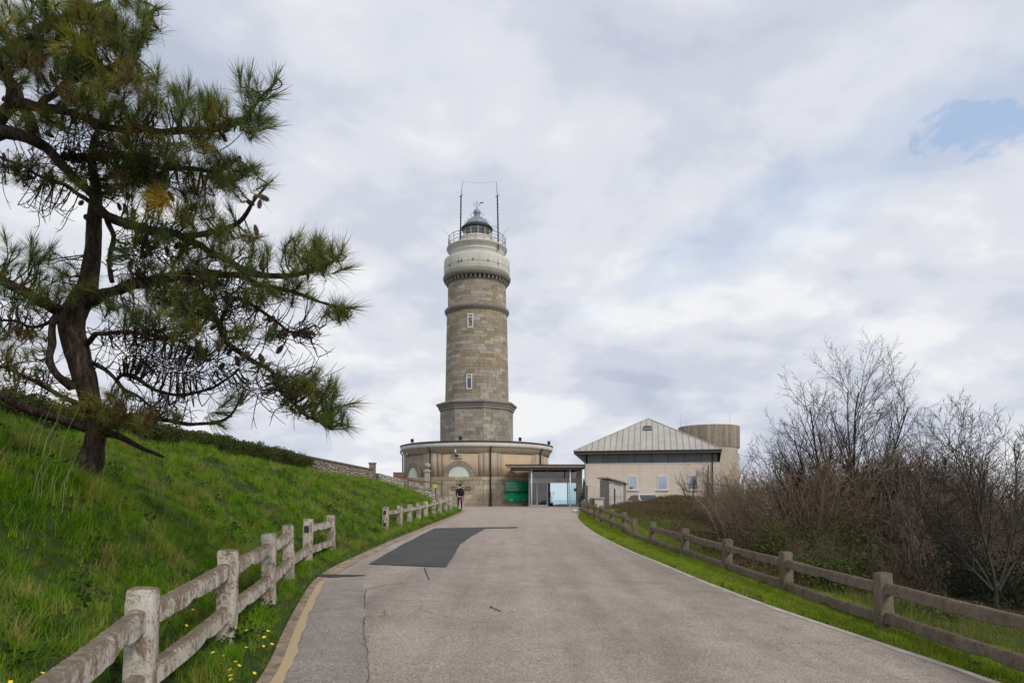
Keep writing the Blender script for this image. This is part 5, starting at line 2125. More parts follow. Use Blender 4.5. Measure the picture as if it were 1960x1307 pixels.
# ------------------------------------------------------------------ scattering (geometry nodes: points carry rotation, scale, kind)
def scatter(name, pts, rots, scl, idx, sources, label=None):
    me = bpy.data.meshes.new(name)
    pts = np.asarray(pts, np.float32)
    n = len(pts)
    me.vertices.add(n)
    me.vertices.foreach_set('co', pts.ravel())
    a = me.attributes.new('rot', 'FLOAT_VECTOR', 'POINT')
    a.data.foreach_set('vector', np.asarray(rots, np.float32).ravel())
    a = me.attributes.new('scl', 'FLOAT_VECTOR', 'POINT')
    s = np.asarray(scl, np.float32)
    if s.ndim == 1:
        s = np.repeat(s[:, None], 3, 1)
    a.data.foreach_set('vector', s.ravel())
    a = me.attributes.new('idx', 'INT', 'POINT')
    a.data.foreach_set('value', np.asarray(idx, np.int32))
    o = bpy.data.objects.new(name, me)
    COL.objects.link(o)
    ng = bpy.data.node_groups.new(name + '_nodes', 'GeometryNodeTree')
    ng.interface.new_socket('Geometry', in_out='INPUT', socket_type='NodeSocketGeometry')
    ng.interface.new_socket('Geometry', in_out='OUTPUT', socket_type='NodeSocketGeometry')
    N, Lk = ng.nodes, ng.links
    gi, go = N.new('NodeGroupInput'), N.new('NodeGroupOutput')
    iop = N.new('GeometryNodeInstanceOnPoints')
    g2i = N.new('GeometryNodeGeometryToInstance')
    for src in sources[::-1]:
        oi = N.new('GeometryNodeObjectInfo')
        oi.inputs['Object'].default_value = src
        oi.inputs['As Instance'].default_value = False
        Lk.new(oi.outputs['Geometry'], g2i.inputs[0]) if False else None
        gg = N.new('GeometryNodeGeometryToInstance')
        Lk.new(oi.outputs['Geometry'], gg.inputs[0])
        src['_gg'] = 1
        if 'jn' not in locals():
            jn = N.new('GeometryNodeJoinGeometry')
        Lk.new(gg.outputs[0], jn.inputs[0])
    N.remove(g2i)

    def attr(nm, dt):
        nd = N.new('GeometryNodeInputNamedAttribute')
        nd.data_type = dt
        nd.inputs['Name'].default_value = nm
        return [q for q in nd.outputs if q.enabled][0]
    Lk.new(gi.outputs[0], iop.inputs['Points'])
    Lk.new(jn.outputs[0], iop.inputs['Instance'])
    iop.inputs['Pick Instance'].default_value = True
    Lk.new(attr('idx', 'INT'), iop.inputs['Instance Index'])
    e2r = N.new('FunctionNodeEulerToRotation')
    Lk.new(attr('rot', 'FLOAT_VECTOR'), e2r.inputs[0])
    Lk.new(e2r.outputs[0], iop.inputs['Rotation'])
    Lk.new(attr('scl', 'FLOAT_VECTOR'), iop.inputs['Scale'])
    Lk.new(iop.outputs[0], go.inputs[0])
    md = o.modifiers.new('scatter', 'NODES')
    md.node_group = ng
    o['kind'] = 'stuff'
    if label:
        o['label'] = label
    return o


def blade(mb, b, az, lean, L, w, curl, tint=None, seg=3):
    d = Vector((math.cos(az), math.sin(az), 0))
    s_ = Vector((-d.y, d.x, 0))
    V = []
    p = b.copy()
    a = lean
    for i in range(seg + 1):
        t = i / seg
        ww = w * (1 - t) ** 0.7 * 0.5
        if i < seg:
            V += [p - s_ * ww, p + s_ * ww]
        else:
            V.append(p.copy())
        p = p + (d * math.sin(a) + Vector((0, 0, math.cos(a)))) * (L / seg)
        a += curl / seg
    F = [(2 * i, 2 * i + 1, 2 * i + 3, 2 * i + 2) for i in range(seg - 1)] + [(2 * seg - 2, 2 * seg - 1, 2 * seg)]
    mb.add(V, F, tint)


def tuft(name, nb, rad, Lm, w, leanmax, curl, material, bias=0.0):
    mb = MB()
    for k in range(nb):
        r = rad * math.sqrt(random.random())
        a = random.uniform(0, 2 * PI)
        az = random.gauss(0, 0.8) if random.random() < bias else random.uniform(0, 2 * PI)
        blade(mb, Vector((r * math.cos(a), r * math.sin(a), -0.02)), az, random.uniform(0.03, leanmax), Lm * random.uniform(0.45, 1.1), w * random.uniform(0.7, 1.2), random.uniform(0.2, curl))
    return mb.build(name, material, None, False, False, link=False)


def leaf_clump(name, n, rad, size, tints, flat=0.7):
    mb = MB()
    for k in range(n):
        v = Vector((random.gauss(0, 1), random.gauss(0, 1), random.gauss(0, flat)))
        v = v.normalized() * rad * random.random() ** 0.4
        d = (v.normalized() + Vector((random.uniform(-.8, .8), random.uniform(-.8, .8), random.uniform(-.5, .8)))).normalized() * size * random.uniform(0.6, 1.2)
        s_ = d.orthogonal()
        s_.rotate(Matrix.Rotation(random.uniform(0, 6.28), 3, d))
        s_ = s_.normalized() * d.length * 0.34
        bend = d.cross(s_).normalized() * d.length * 0.12
        mb.add([v, v + d * 0.45 + s_, v + d, v + d * 0.45 - s_, v + d * 0.5 - bend], [(0, 1, 4), (1, 2, 4), (2, 3, 4), (3, 0, 4)], jit(random.choice(tints), 0.35))
    return mb.build(name, 'leaf', None, False, True, link=False)


def build_grass():
    longs = [tuft('tuft', 26, 0.075, 0.25, 0.0075, 0.75, 1.5, 'grass_bank', 0.45) for _ in range(5)]
    flats = [tuft('tuft', 30, 0.10, 0.36, 0.007, 1.1, 1.6, 'grass_bank', 0.8) for _ in range(3)]
    drys = [tuft('tuft', 22, 0.10, 0.30, 0.006, 1.25, 1.5, 'grass_dry', 0.6) for _ in range(2)]
    shorts = [tuft('tuft', 30, 0.06, 0.075, 0.0055, 0.6, 0.9, 'grass_verge', 0.0) for _ in range(4)]

    def sample(y0, y1, xa, xb, dens):
        """uniform points for y0..y1 between the curves xa(y), xb(y)"""
        wmax = 0
        yy = np.linspace(y0, y1, 40)
        wmax = np.max(xb(yy) - xa(yy))
        n = int((y1 - y0) * wmax * dens)
        y = rng.uniform(y0, y1, n)
        u = rng.uniform(0, wmax, n)
        keep = u < (xb(y) - xa(y))
        y, u = y[keep], u[keep]
        return xa(y) + u, y

    P, Rr, S, I = [], [], [], []
    for (y0, y1, wd, dens, big) in ((2.2, 9, 8, 150, 0.70), (9, 16, 9, 110, 0.76), (16, 28, 9.5, 60, 0.95), (28, 40, 9.5, 40, 1.0), (40, 58, 8, 30, 1.1)):
        x, y = sample(y0, y1, lambda q: xl(np.minimum(q, 46)) - wd, lambda q: np.minimum(xl(q), xf(q) + 0.6) + 0.0, dens)
        if y0 >= 40:
            ok = (np.hypot(x - AX, y - AY) > 7.3)
            x, y = x[ok], y[ok]
        z = height(x, y)
        n = len(x)
        d = xf(y) - x
        clump = 0.5 + 0.5 * wav(x, y, 2.3, 3)
        sc_ = big * (0.32 + 1.0 * clump + rng.uniform(-0.15, 0.25, n))
        sc_ *= np.where(d > 5.6, 0.55, 1.0)
        edge = np.clip((xl(y) - x) / 0.35, 0.5, 1)
        sc_ *= edge
        shoulder = np.exp(-(((x + 4.7) / 0.9) ** 2 + ((y - 7.2) / 2.6) ** 2))
        lank = (rng.uniform(0, 1, n) < 0.16 + 0.6 * shoulder)
        idx = np.where(lank, 5 + rng.integers(0, 3, n), rng.integers(0, 5, n))
        dm = 0.5 + 0.5 * wav(x + 3, y, 1.7, 6)
        dp = 0.05 + 0.22 * np.clip((dm - 0.74) / 0.2, 0, 1) + 0.25 * np.exp(-(((x + 4.9) / 0.5) ** 2 + ((y - 9.4) / 1.0) ** 2))
        isdry = rng.uniform(0, 1, n) < dp
        idx = np.where(isdry, 8 + rng.integers(0, 2, n), idx)
        sc_ = sc_ * (1 + 0.35 * shoulder)
        P.append(np.stack([x, y, z], 1))
        Rr.append(np.stack([rng.normal(0, 0.12, n), rng.normal(0.12, 0.12, n), rng.normal(-0.3, 1.0, n)], 1))
        S.append(sc_)
        I.append(idx)
    o = scatter('bank_grass', np.concatenate(P), np.concatenate(Rr), np.concatenate(S), np.concatenate(I), longs + flats + drys, 'long wind-combed grass on the left bank')
    # broad-leaved weeds among the grass
    wt = [(0.03, 0.065, 0.012), (0.045, 0.09, 0.016), (0.06, 0.10, 0.02)]
    weeds = [leaf_clump('weed', 26, 0.11, 0.075, wt, 0.45) for _ in range(3)]
    x, y = sample(2.5, 30, lambda q: xl(q) - 7.5, lambda q: xl(q) - 0.25, 9)
    ok = (0.5 + 0.5 * wav(x, y, 1.9, 9)) + rng.uniform(-0.25, 0.25, len(x)) > 0.62
    x, y = x[ok], y[ok]
    n = len(x)
    scatter('bank_weeds', np.stack([x, y, height(x, y) + 0.05], 1), np.stack([rng.normal(0, .2, n), rng.normal(0, .2, n), rng.uniform(0, 6.28, n)], 1), rng.uniform(0.5, 1.05, n), rng.integers(0, 3, n), weeds, 'broad-leaved dark weeds among the bank grass')
    P, Rr, S, I = [], [], [], []
    for (y0, y1, wd, dens, big) in ((3.0, 10, 1.25, 420, 1.0), (10, 18, 1.7, 260, 1.1), (18, 45, 2.4, 110, 1.5)):
        x, y = sample(y0, y1, lambda q: xr(q) + 0.0, lambda q: xr(q) + wd, dens)
        n = len(x)
        z = height(x, y)
        e = x - xr(y)
        big_ = big * (0.7 + 0.5 * rng.uniform(0, 1, n)) * np.clip(e / 0.15, 0.5, 1) * (1 + 0.6 * np.clip(e - 0.6, 0, 1))
        P.append(np.stack([x, y, z], 1))
        Rr.append(np.stack([rng.normal(0, 0.1, n), rng.normal(0, 0.1, n), rng.uniform(0, 6.28, n)], 1))
        S.append(big_)
        I.append(rng.integers(0, 4, n))
    scatter('verge_grass', np.concatenate(P), np.concatenate(Rr), np.concatenate(S), np.concatenate(I), shorts, 'short bright green grass on the right verge')
    # rough grass behind the right fence
    x, y = sample(4, 46, lambda q: xr(q) + 1.0, lambda q: xr(q) + 6.5, 26)
    ok = rng.uniform(0, 1, len(x)) < np.clip(1.25 - (x - xr(y)) / 5.5, 0.1, 1)
    x, y = x[ok], y[ok]
    n = len(x)
    roughs = [tuft('tuft', 26, 0.09, 0.22, 0.007, 0.8, 1.4, 'grass_rough', 0.0) for _ in range(3)]
    scatter('rough_grass', np.stack([x, y, height(x, y)], 1), np.stack([rng.normal(0, .1, n), rng.normal(0, .1, n), rng.uniform(0, 6.28, n)], 1), rng.uniform(0.6, 1.3, n), rng.integers(0, 3, n), roughs, 'rough grass behind the right fence')
    # dry seed stalks on the bank
    mb = MB()
    for (px_, py_, Y, num, ln) in ((72, 1010, 7.2, 4, 0.62), (88, 1005, 7.1, 3, 0.55), (95, 1050, 6.5, 8, 0.42), (302, 930, 10.3, 8, 0.55), (285, 905, 10.6, 5, 0.4), (138, 905, 8.7, 6, 0.35)):
        x = (px_ - CXP) * Y / FPX
        for k in range(num):
            b = Vector((x + random.gauss(0, 0.05), Y + random.gauss(0, 0.12), 0))
            b.z = hz(b.x, b.y) - 0.02
            tp = b + Vector((random.uniform(0.12, 0.42), random.uniform(-0.1, 0.15), 1)) * ln * random.uniform(0.8, 1.3)
            mid = b.lerp(tp, 0.5) + Vector((-0.03, 0, 0.04))
            mb.tube([b, mid, tp], [0.0035, 0.003, 0.0015], 3)
    o = mb.build('dry_stalks', 'dry_stalk')
    tag(o, 'tall pale dry seed stalks leaning over the bank grass', 'grass', kind='stuff')
    # buttercups in the verge
    flowers = [(457, 1263), (455, 1271), (451, 1283), (438, 1258), (435, 1265), (460, 1280), (468, 1284), (478, 1290), (464, 1292), (470, 1299), (448, 1297), (432, 1250), (501, 1228), (506, 1240), (478, 1238), (497, 1212), (520, 1205), (488, 1200), (512, 1215), (362, 1153), (359, 1162), (341, 1190), (329, 1189), (215, 1287), (45, 1298), (14, 1300), (470, 1148)]
    proto = MB()
    proto.tube([(0, 0, 0), (0.006, 0.004, 0.10), (0.01, 0, 0.2)], 0.0022, 4)
    ns = len(proto.f)
    for k in range(5):
        a = 2 * PI * k / 5
        u, v = Vector((math.cos(a), math.sin(a), 0.35)), Vector((-math.sin(a), math.cos(a), 0))
        c = Vector((0.01, 0, 0.2))
        proto.add([c, c + u * 0.011 + v * 0.009, c + u * 0.02, c + u * 0.011 - v * 0.009], [(0, 1, 2, 3)])
    first = None
    for (px_, py_) in flowers:
        # on the sloping ground: walk the ray until it meets the terrain plus stem height
        Y = 3.0
        while Y < 30:
            p = at(px_, py_, Y)
            if p.z < hz(p.x, p.y) + 0.2:
                break
            Y += 0.03
        b = Vector((p.x, p.y, hz(p.x, p.y)))
        if first is None:
            o = proto.build('yellow_flower', 'stem')
            o.data.materials.append(MATS['petal'])
            for i, pl in enumerate(o.data.polygons):
                pl.material_index = 0 if i < ns else 1
            first = o
        else:
            o = first.copy()
            COL.objects.link(o)
        o.location = b
        o.rotation_euler = (random.uniform(-0.1, 0.75), random.uniform(-0.4, 0.4), random.uniform(0, 6.28))
        k = random.uniform(0.65, 1.1)
        o.scale = (k, k, random.uniform(0.9, 1.3))
        tag(o, 'tiny yellow buttercup in the grass by the near fence', 'flower', 'yellow flowers in the near grass')


build_grass()


def build_hedge():
    dark = [(0.05, 0.075, 0.018), (0.07, 0.10, 0.024), (0.095, 0.12, 0.032), (0.065, 0.062, 0.02)]
    cl = [leaf_clump('leaf_clump', 46, 0.13, 0.06, dark) for _ in range(4)]
    n = 4600
    y = rng.uniform(11.5, 33.0, n)
    x = -10.0 + rng.normal(0, 0.24, n)
    top = 3.62 + 0.10 * wav(y, y * 0.3, 1.5, 2) + 0.05 * wav(y, y, 4.0, 4) - np.clip((y - 31) / 2, 0, 1) * 0.2
    z = np.minimum(3.1 + rng.uniform(0, 1, n) ** 0.7 * (top - 3.1), top)
    o = scatter('ivy_hedge', np.stack([x, y, z], 1), rng.uniform(0, 6.28, (n, 3)), rng.uniform(0.7, 1.2, n), rng.integers(0, 4, n), cl, 'low dark ivy hedge grown over the bank-top wall')
    o['kind'] = 'stuff'


build_hedge()


# ------------------------------------------------------------------ bare trees and thicket
def wander(p, d, L, seg, wob, up=0.0):
    pts = [p.copy()]
    d = d.normalized()
    for i in range(seg):
        d = (d + Vector((random.gauss(0, wob), random.gauss(0, wob), random.gauss(0, wob) + up))).normalized()
        pts.append(pts[-1] + d * (L / seg))
    return pts


def grow(mb, p, d, L, r, lev, spec, tint, buds=None):
    """spec[lev]: (seg, wobble, up, sides, children, child length ratio, angle)"""
    seg, wob, up, sides, nch, ratio, ang = spec[lev]
    pts = wander(p, d, L, seg, wob, up)
    tip = r * (0.25 if lev + 1 < len(spec) else 0.4)
    mb.tube(pts, [lerp(r, tip, i / seg) for i in range(seg + 1)], sides, jit(tint, 0.2), cap=False)
    if lev + 1 >= len(spec):
        return
    for k in range(nch):
        t = lerp(0.22 if lev == 0 else 0.12, 1.0, (k + random.random()) / nch)
        i = min(seg - 1, int(t * seg))
        q = pts[i].lerp(pts[i + 1], t * seg - i)
        dd = (pts[i + 1] - pts[i]).normalized()
        ax = dd.orthogonal().normalized()
        ax.rotate(Matrix.Rotation(random.uniform(0, 2 * PI), 3, dd))
        nd = dd.copy()
        nd.rotate(Matrix.Rotation(R(random.gauss(ang, 10)), 3, ax))
        nr = lerp(r, tip, t) * 0.62
        grow(mb, q, nd, L * ratio * random.uniform(0.6, 1.2) * (1.15 - 0.55 * t), max(nr, 0.0036), lev + 1, spec, tint)


def bare_tree(label, base, stems, spec, tint, r0, group='leafless trees right of the road', trunk_h=0.0):
    T = thing('bare_tree', label, 'tree', tuple(base), group)
    o = base
    if trunk_h:
        mb = MB()
        pts = wander(base - Vector((0, 0, 0.3)), Vector((0, 0, 1)), trunk_h + 0.3, 5, 0.05)
        mb.tube(pts, [r0 * 1.9, r0 * 1.6, r0 * 1.45, r0 * 1.35, r0 * 1.3, r0 * 1.2], 9, tint)
        mb.build('trunk', 'twig', T, True, True)
        o = pts[-1]
    for (d, L) in stems:
        mb = MB()
        d = Vector(d)
        grow(mb, o + Vector((d.x * 0.08, d.y * 0.08, -0.15)), d, L, r0 * random.uniform(0.75, 1.1), 0, spec, tint)
        mb.build('limb', 'twig', T, True, True)
    return T


def build_bare_trees():
    g = lambda px_, Y: Vector(((px_ - CXP) * Y / FPX, Y, hz((px_ - CXP) * Y / FPX, Y)))
    spec = [(9, 0.055, 0.015, 6, 15, 0.46, 38), (6, 0.08, 0.06, 4, 9, 0.46, 38), (4, 0.10, 0.05, 3, 7, 0.47, 40), (3, 0.12, 0.03, 3, 0, 0, 0)]
    stems = [((-0.42, -0.1, 1), 5.0), ((-0.24, 0.2, 1), 5.9), ((-0.08, -0.2, 1), 6.2), ((0.10, 0.1, 1), 6.5), ((0.26, -0.2, 1), 5.9), ((0.46, 0.15, 1), 5.3), ((-0.75, 0.1, 1), 4.0), ((0.85, -0.1, 1), 4.8), ((0.02, 0.35, 1), 5.3), ((-0.5, 0.4, 1), 4.6), ((0.6, 0.35, 1), 5.0), ((-0.95, -0.1, 1), 2.6), ((1.1, 0.1, 1), 3.4)]
    stems = [((d[0] * 1.0, d[1], d[2]), L * 0.76) for d, L in stems]
    bare_tree('tall many-stemmed leafless tree behind the right fence', g(1622, 17.0), stems, spec, (0.052, 0.041, 0.034), 0.055)
    stems = [((-0.45, 0.1, 1), 2.6), ((-0.18, -0.1, 1), 3.1), ((0.05, 0.1, 1), 3.3), ((0.3, 0, 1), 3.0), ((0.55, 0.1, 1), 2.5), ((-0.75, 0, 1), 1.9)]
    stems = [((d[0] * 1.15, d[1] + 0.1, d[2]), L * 0.86) for d, L in stems]
    b = g(1908, 11.5)
    bare_tree('slender leafless tree at the right edge of the picture', b, stems, spec, (0.062, 0.051, 0.042), 0.030, trunk_h=0.6)
    spec2 = [(7, 0.07, 0.03, 5, 9, 0.45, 38), (5, 0.10, 0.05, 3, 5, 0.45, 42), (3, 0.12, 0.03, 3, 0, 0, 0)]

    def fan(h, n, w):
        return [((random.uniform(-w, w), random.uniform(-w, w), 1), h * random.uniform(0.75, 1.1)) for _ in range(n)]
    bare_tree('twiggy leafless shrub standing before the right corner of the hip-roofed building', g(1385, 36.0), fan(3.0, 10, 0.55), spec2, (0.105, 0.075, 0.058), 0.03)
    bare_tree('small wind-bent bush before the third window of the pink wall', g(1322, 43.0), fan(2.1, 8, 0.4), spec2, (0.09, 0.075, 0.06), 0.03)
    bare_tree('leafless shrub below the concrete drum tower', g(1440, 27.0), fan(2.9, 10, 0.5), spec2, (0.16, 0.115, 0.085), 0.03)
    bare_tree('reddish leafless shrub left of the tall bare tree', g(1525, 20.0), fan(2.7, 11, 0.55), spec2, (0.18, 0.115, 0.078), 0.024)
    bare_tree('brown leafless shrub right of the tall bare tree', g(1690, 18.0), fan(3.3, 12, 0.4), spec2, (0.17, 0.115, 0.08), 0.026)
    bare_tree('dense upright shrub between the two leafless trees', g(1770, 19.0), fan(3.4, 14, 0.32), spec2, (0.16, 0.11, 0.08), 0.026)
    bare_tree('grey thin shrub left of the slender right tree', g(1850, 18.0), fan(2.9, 12, 0.35), spec2, (0.115, 0.095, 0.08), 0.022)

    # thicket: bare brush and brambles, one mass
    src = []
    for k in range(5):
        mb = MB()
        tint = [(0.18, 0.122, 0.08), (0.15, 0.11, 0.08), (0.22, 0.155, 0.105), (0.27, 0.22, 0.17), (0.095, 0.07, 0.05)][k]
        for j in range(22):
            a = random.uniform(0, 6.28)
            d = Vector((math.cos(a) * random.uniform(0.05, 0.6), math.sin(a) * random.uniform(0.05, 0.6), 1))
            grow(mb, Vector((math.cos(a) * 0.25, math.sin(a) * 0.25, -0.1)) * random.random(), d, random.uniform(1.0, 2.1), 0.011, 0, [(6, 0.1, 0.0, 3, 6, 0.4, 42), (3, 0.14, 0.0, 3, 3, 0.45, 45), (2, 0.1, 0, 3, 0, 0, 0)], tint)
        src.append(mb.build('brush', 'twig', None, True, True, link=False))
    P, S = [], []

    def fill(n, x0, x1, y0, y1, smin, smax):
        c = 0
        while c < n:
            y = random.uniform(y0, y1)
            px_ = random.uniform(x0, x1)
            x = (px_ - CXP) * y / FPX
            if x < float(xr(y)) + 1.5:
                continue
            P.append((x, y, hz(x, y)))
            S.append(random.uniform(smin, smax))
            c += 1
    fill(52, 1480, 1760, 15, 23, 0.9, 1.9)
    fill(50, 1660, 1880, 16, 24, 1.2, 2.05)
    fill(46, 1400, 1580, 22, 32, 1.0, 1.7)
    fill(36, 1340, 1460, 30, 40, 0.6, 1.1)
    fill(26, 1500, 1960, 13, 15, 0.4, 0.7)
    fill(30, 1780, 2060, 13, 22, 0.8, 1.3)
    fill(30, 1850, 2120, 12.6, 20, 0.7, 1.2)
    n = len(P)
    scatter('thicket', P, np.stack([np.zeros(n), np.zeros(n), rng.uniform(0, 6.28, n)], 1), S, rng.integers(0, 5, n), src, 'tangled leafless brown brush behind the right fence')
    # brambles: low arching canes with a few dull leaves
    bt = [(0.10, 0.105, 0.035), (0.15, 0.10, 0.05), (0.18, 0.11, 0.058), (0.08, 0.11, 0.03)]
    src = []
    for k in range(4):
        mb = MB()
        for j in range(26):
            a = random.uniform(0, 6.28)
            L = random.uniform(0.4, 0.9)
            p0 = Vector((random.gauss(0, 0.15), random.gauss(0, 0.15), -0.05))
            d = Vector((math.cos(a), math.sin(a), 0)) * L
            pts = [p0, p0 + d * 0.35 + Vector((0, 0, 0.35 * L + 0.1)), p0 + d * 0.7 + Vector((0, 0, 0.36 * L + 0.1)), p0 + d + Vector((0, 0, 0.12 * L))]
            mb.tube(pts, [0.006, 0.005, 0.004, 0.002], 3, jit((0.24, 0.16, 0.105), 0.3), cap=False)
            for q in range(9):
                t = random.uniform(0.1, 1)
                i = min(2, int(t * 3))
                c = pts[i].lerp(pts[i + 1], t * 3 - i)
                u = Vector((random.uniform(-1, 1), random.uniform(-1, 1), random.uniform(-0.2, 0.9))).normalized() * random.uniform(0.03, 0.06)
                v = u.orthogonal().normalized() * u.length * 0.4
                mb.add([c, c + u * 0.5 + v, c + u, c + u * 0.5 - v], [(0, 1, 2, 3)], jit(random.choice(bt), 0.3))
        src.append(mb.build('bramble_clump', 'leaf', None, False, True, link=False))
    P, S = [], []
    for k in range(420):                                 # mound in front of the hall
        x, y = random.gauss(10.3, 2.3), random.gauss(39.5, 2.6)
        if x < float(xr(y)) + 1.9:
            continue
        P.append((x, y, hz(x, y)))
        S.append(random.uniform(0.5, 0.85))

    for k in range(170):
        x, y = random.gauss(9.2, 1.3), random.gauss(46.8, 1.2)
        P.append((x, y, hz(x, y)))
        S.append(random.uniform(0.6, 1.15))
    fill(150, 1400, 1960, 12.5, 18, 0.5, 0.85)
    fill(150, 1300, 1560, 18, 34, 0.6, 1.0)
    fill(90, 1750, 2060, 10, 14, 0.4, 0.7)
    n = len(P)
    scatter('brambles', P, np.stack([np.zeros(n), np.zeros(n), rng.uniform(0, 6.28, n)], 1), S[:n], rng.integers(0, 4, n), src, 'low brown brambles on the slope behind the right fence')

    # evergreen shrubs
    def evergreen(label, px_, Y, w, h, n, tints, size, name='evergreen_shrub'):
        b = g(px_, Y)
        T = thing(name, label, 'shrub', tuple(b), 'evergreen shrubs right of the road')
        mb = MB()
        tips = []
        for k in range(16):
            d = Vector((random.gauss(0, 0.45), random.gauss(0, 0.45), 1))
            pts = wander(b - Vector((0, 0, 0.2)), d, h * random.uniform(0.6, 1.0), 5, 0.14)
            mb.tube(pts, [0.022, 0.018, 0.014, 0.011, 0.008, 0.004], 5, (0.07, 0.055, 0.04), cap=False)
            tips += pts[2:]
        mb.build('stems', 'twig', T, True, True)
        lf = MB()
        for k in range(n):
            c = random.choice(tips)
            v = c + Vector((random.gauss(0, w * 0.28), random.gauss(0, w * 0.28), random.gauss(0, h * 0.12)))
            u = Vector((random.uniform(-1, 1), random.uniform(-1, 1), random.uniform(-0.4, 0.8))).normalized() * size * random.uniform(0.6, 1.3)
            s_ = u.orthogonal().normalized() * u.length * 0.36
            lf.add([v, v + u * 0.5 + s_, v + u, v + u * 0.5 - s_], [(0, 1, 2, 3)], jit(random.choice(tints), 0.4))
        lf.build('foliage', 'leaf', T, False, True)['kind'] = 'stuff'
    dk = [(0.012, 0.022, 0.012), (0.018, 0.03, 0.014), (0.026, 0.04, 0.016)]
    iv = [(0.045, 0.07, 0.012), (0.06, 0.085, 0.016), (0.08, 0.10, 0.022)]
    evergreen('dark green holly-like shrub under the slender right tree', 1885, 12.6, 0.6, 1.8, 3000, dk, 0.065)
    evergreen('very dark shrub at the right picture edge', 1975, 11.6, 0.5, 1.7, 2200, dk, 0.065)
    evergreen('glossy ivy clump behind the second rail panel of the right fence', 1575, 12.6, 0.85, 1.0, 3200, iv, 0.06, 'ivy_clump')
    evergreen('ivy climbing the foot of the tall bare tree', 1592, 14.6, 0.5, 1.7, 2800, iv, 0.06, 'ivy_clump')
    evergreen('olive ivy mass left of the tall bare tree', 1505, 14.8, 0.6, 1.5, 2600, iv, 0.06, 'ivy_clump')
    evergreen('light green nettles just behind the nearest right rails', 1790, 10.0, 0.8, 0.45, 2200, [(0.06, 0.10, 0.02), (0.08, 0.12, 0.025), (0.06, 0.07, 0.02)], 0.05, 'nettle_patch')


build_bare_trees()


# ------------------------------------------------------------------ the pine
def catmull(pts, n=6):
    out = []
    P = [pts[0]] + list(pts) + [pts[-1]]
    for i in range(1, len(P) - 2):
        p0, p1, p2, p3 = P[i - 1], P[i], P[i + 1], P[i + 2]
        for k in range(n):
            t = k / n
            out.append(0.5 * ((2 * p1) + (-p0 + p2) * t + (2 * p0 - 5 * p1 + 4 * p2 - p3) * t * t + (-p0 + 3 * p1 - 3 * p2 + p3) * t ** 3))
    out.append(Vector(pts[-1]))
    return out


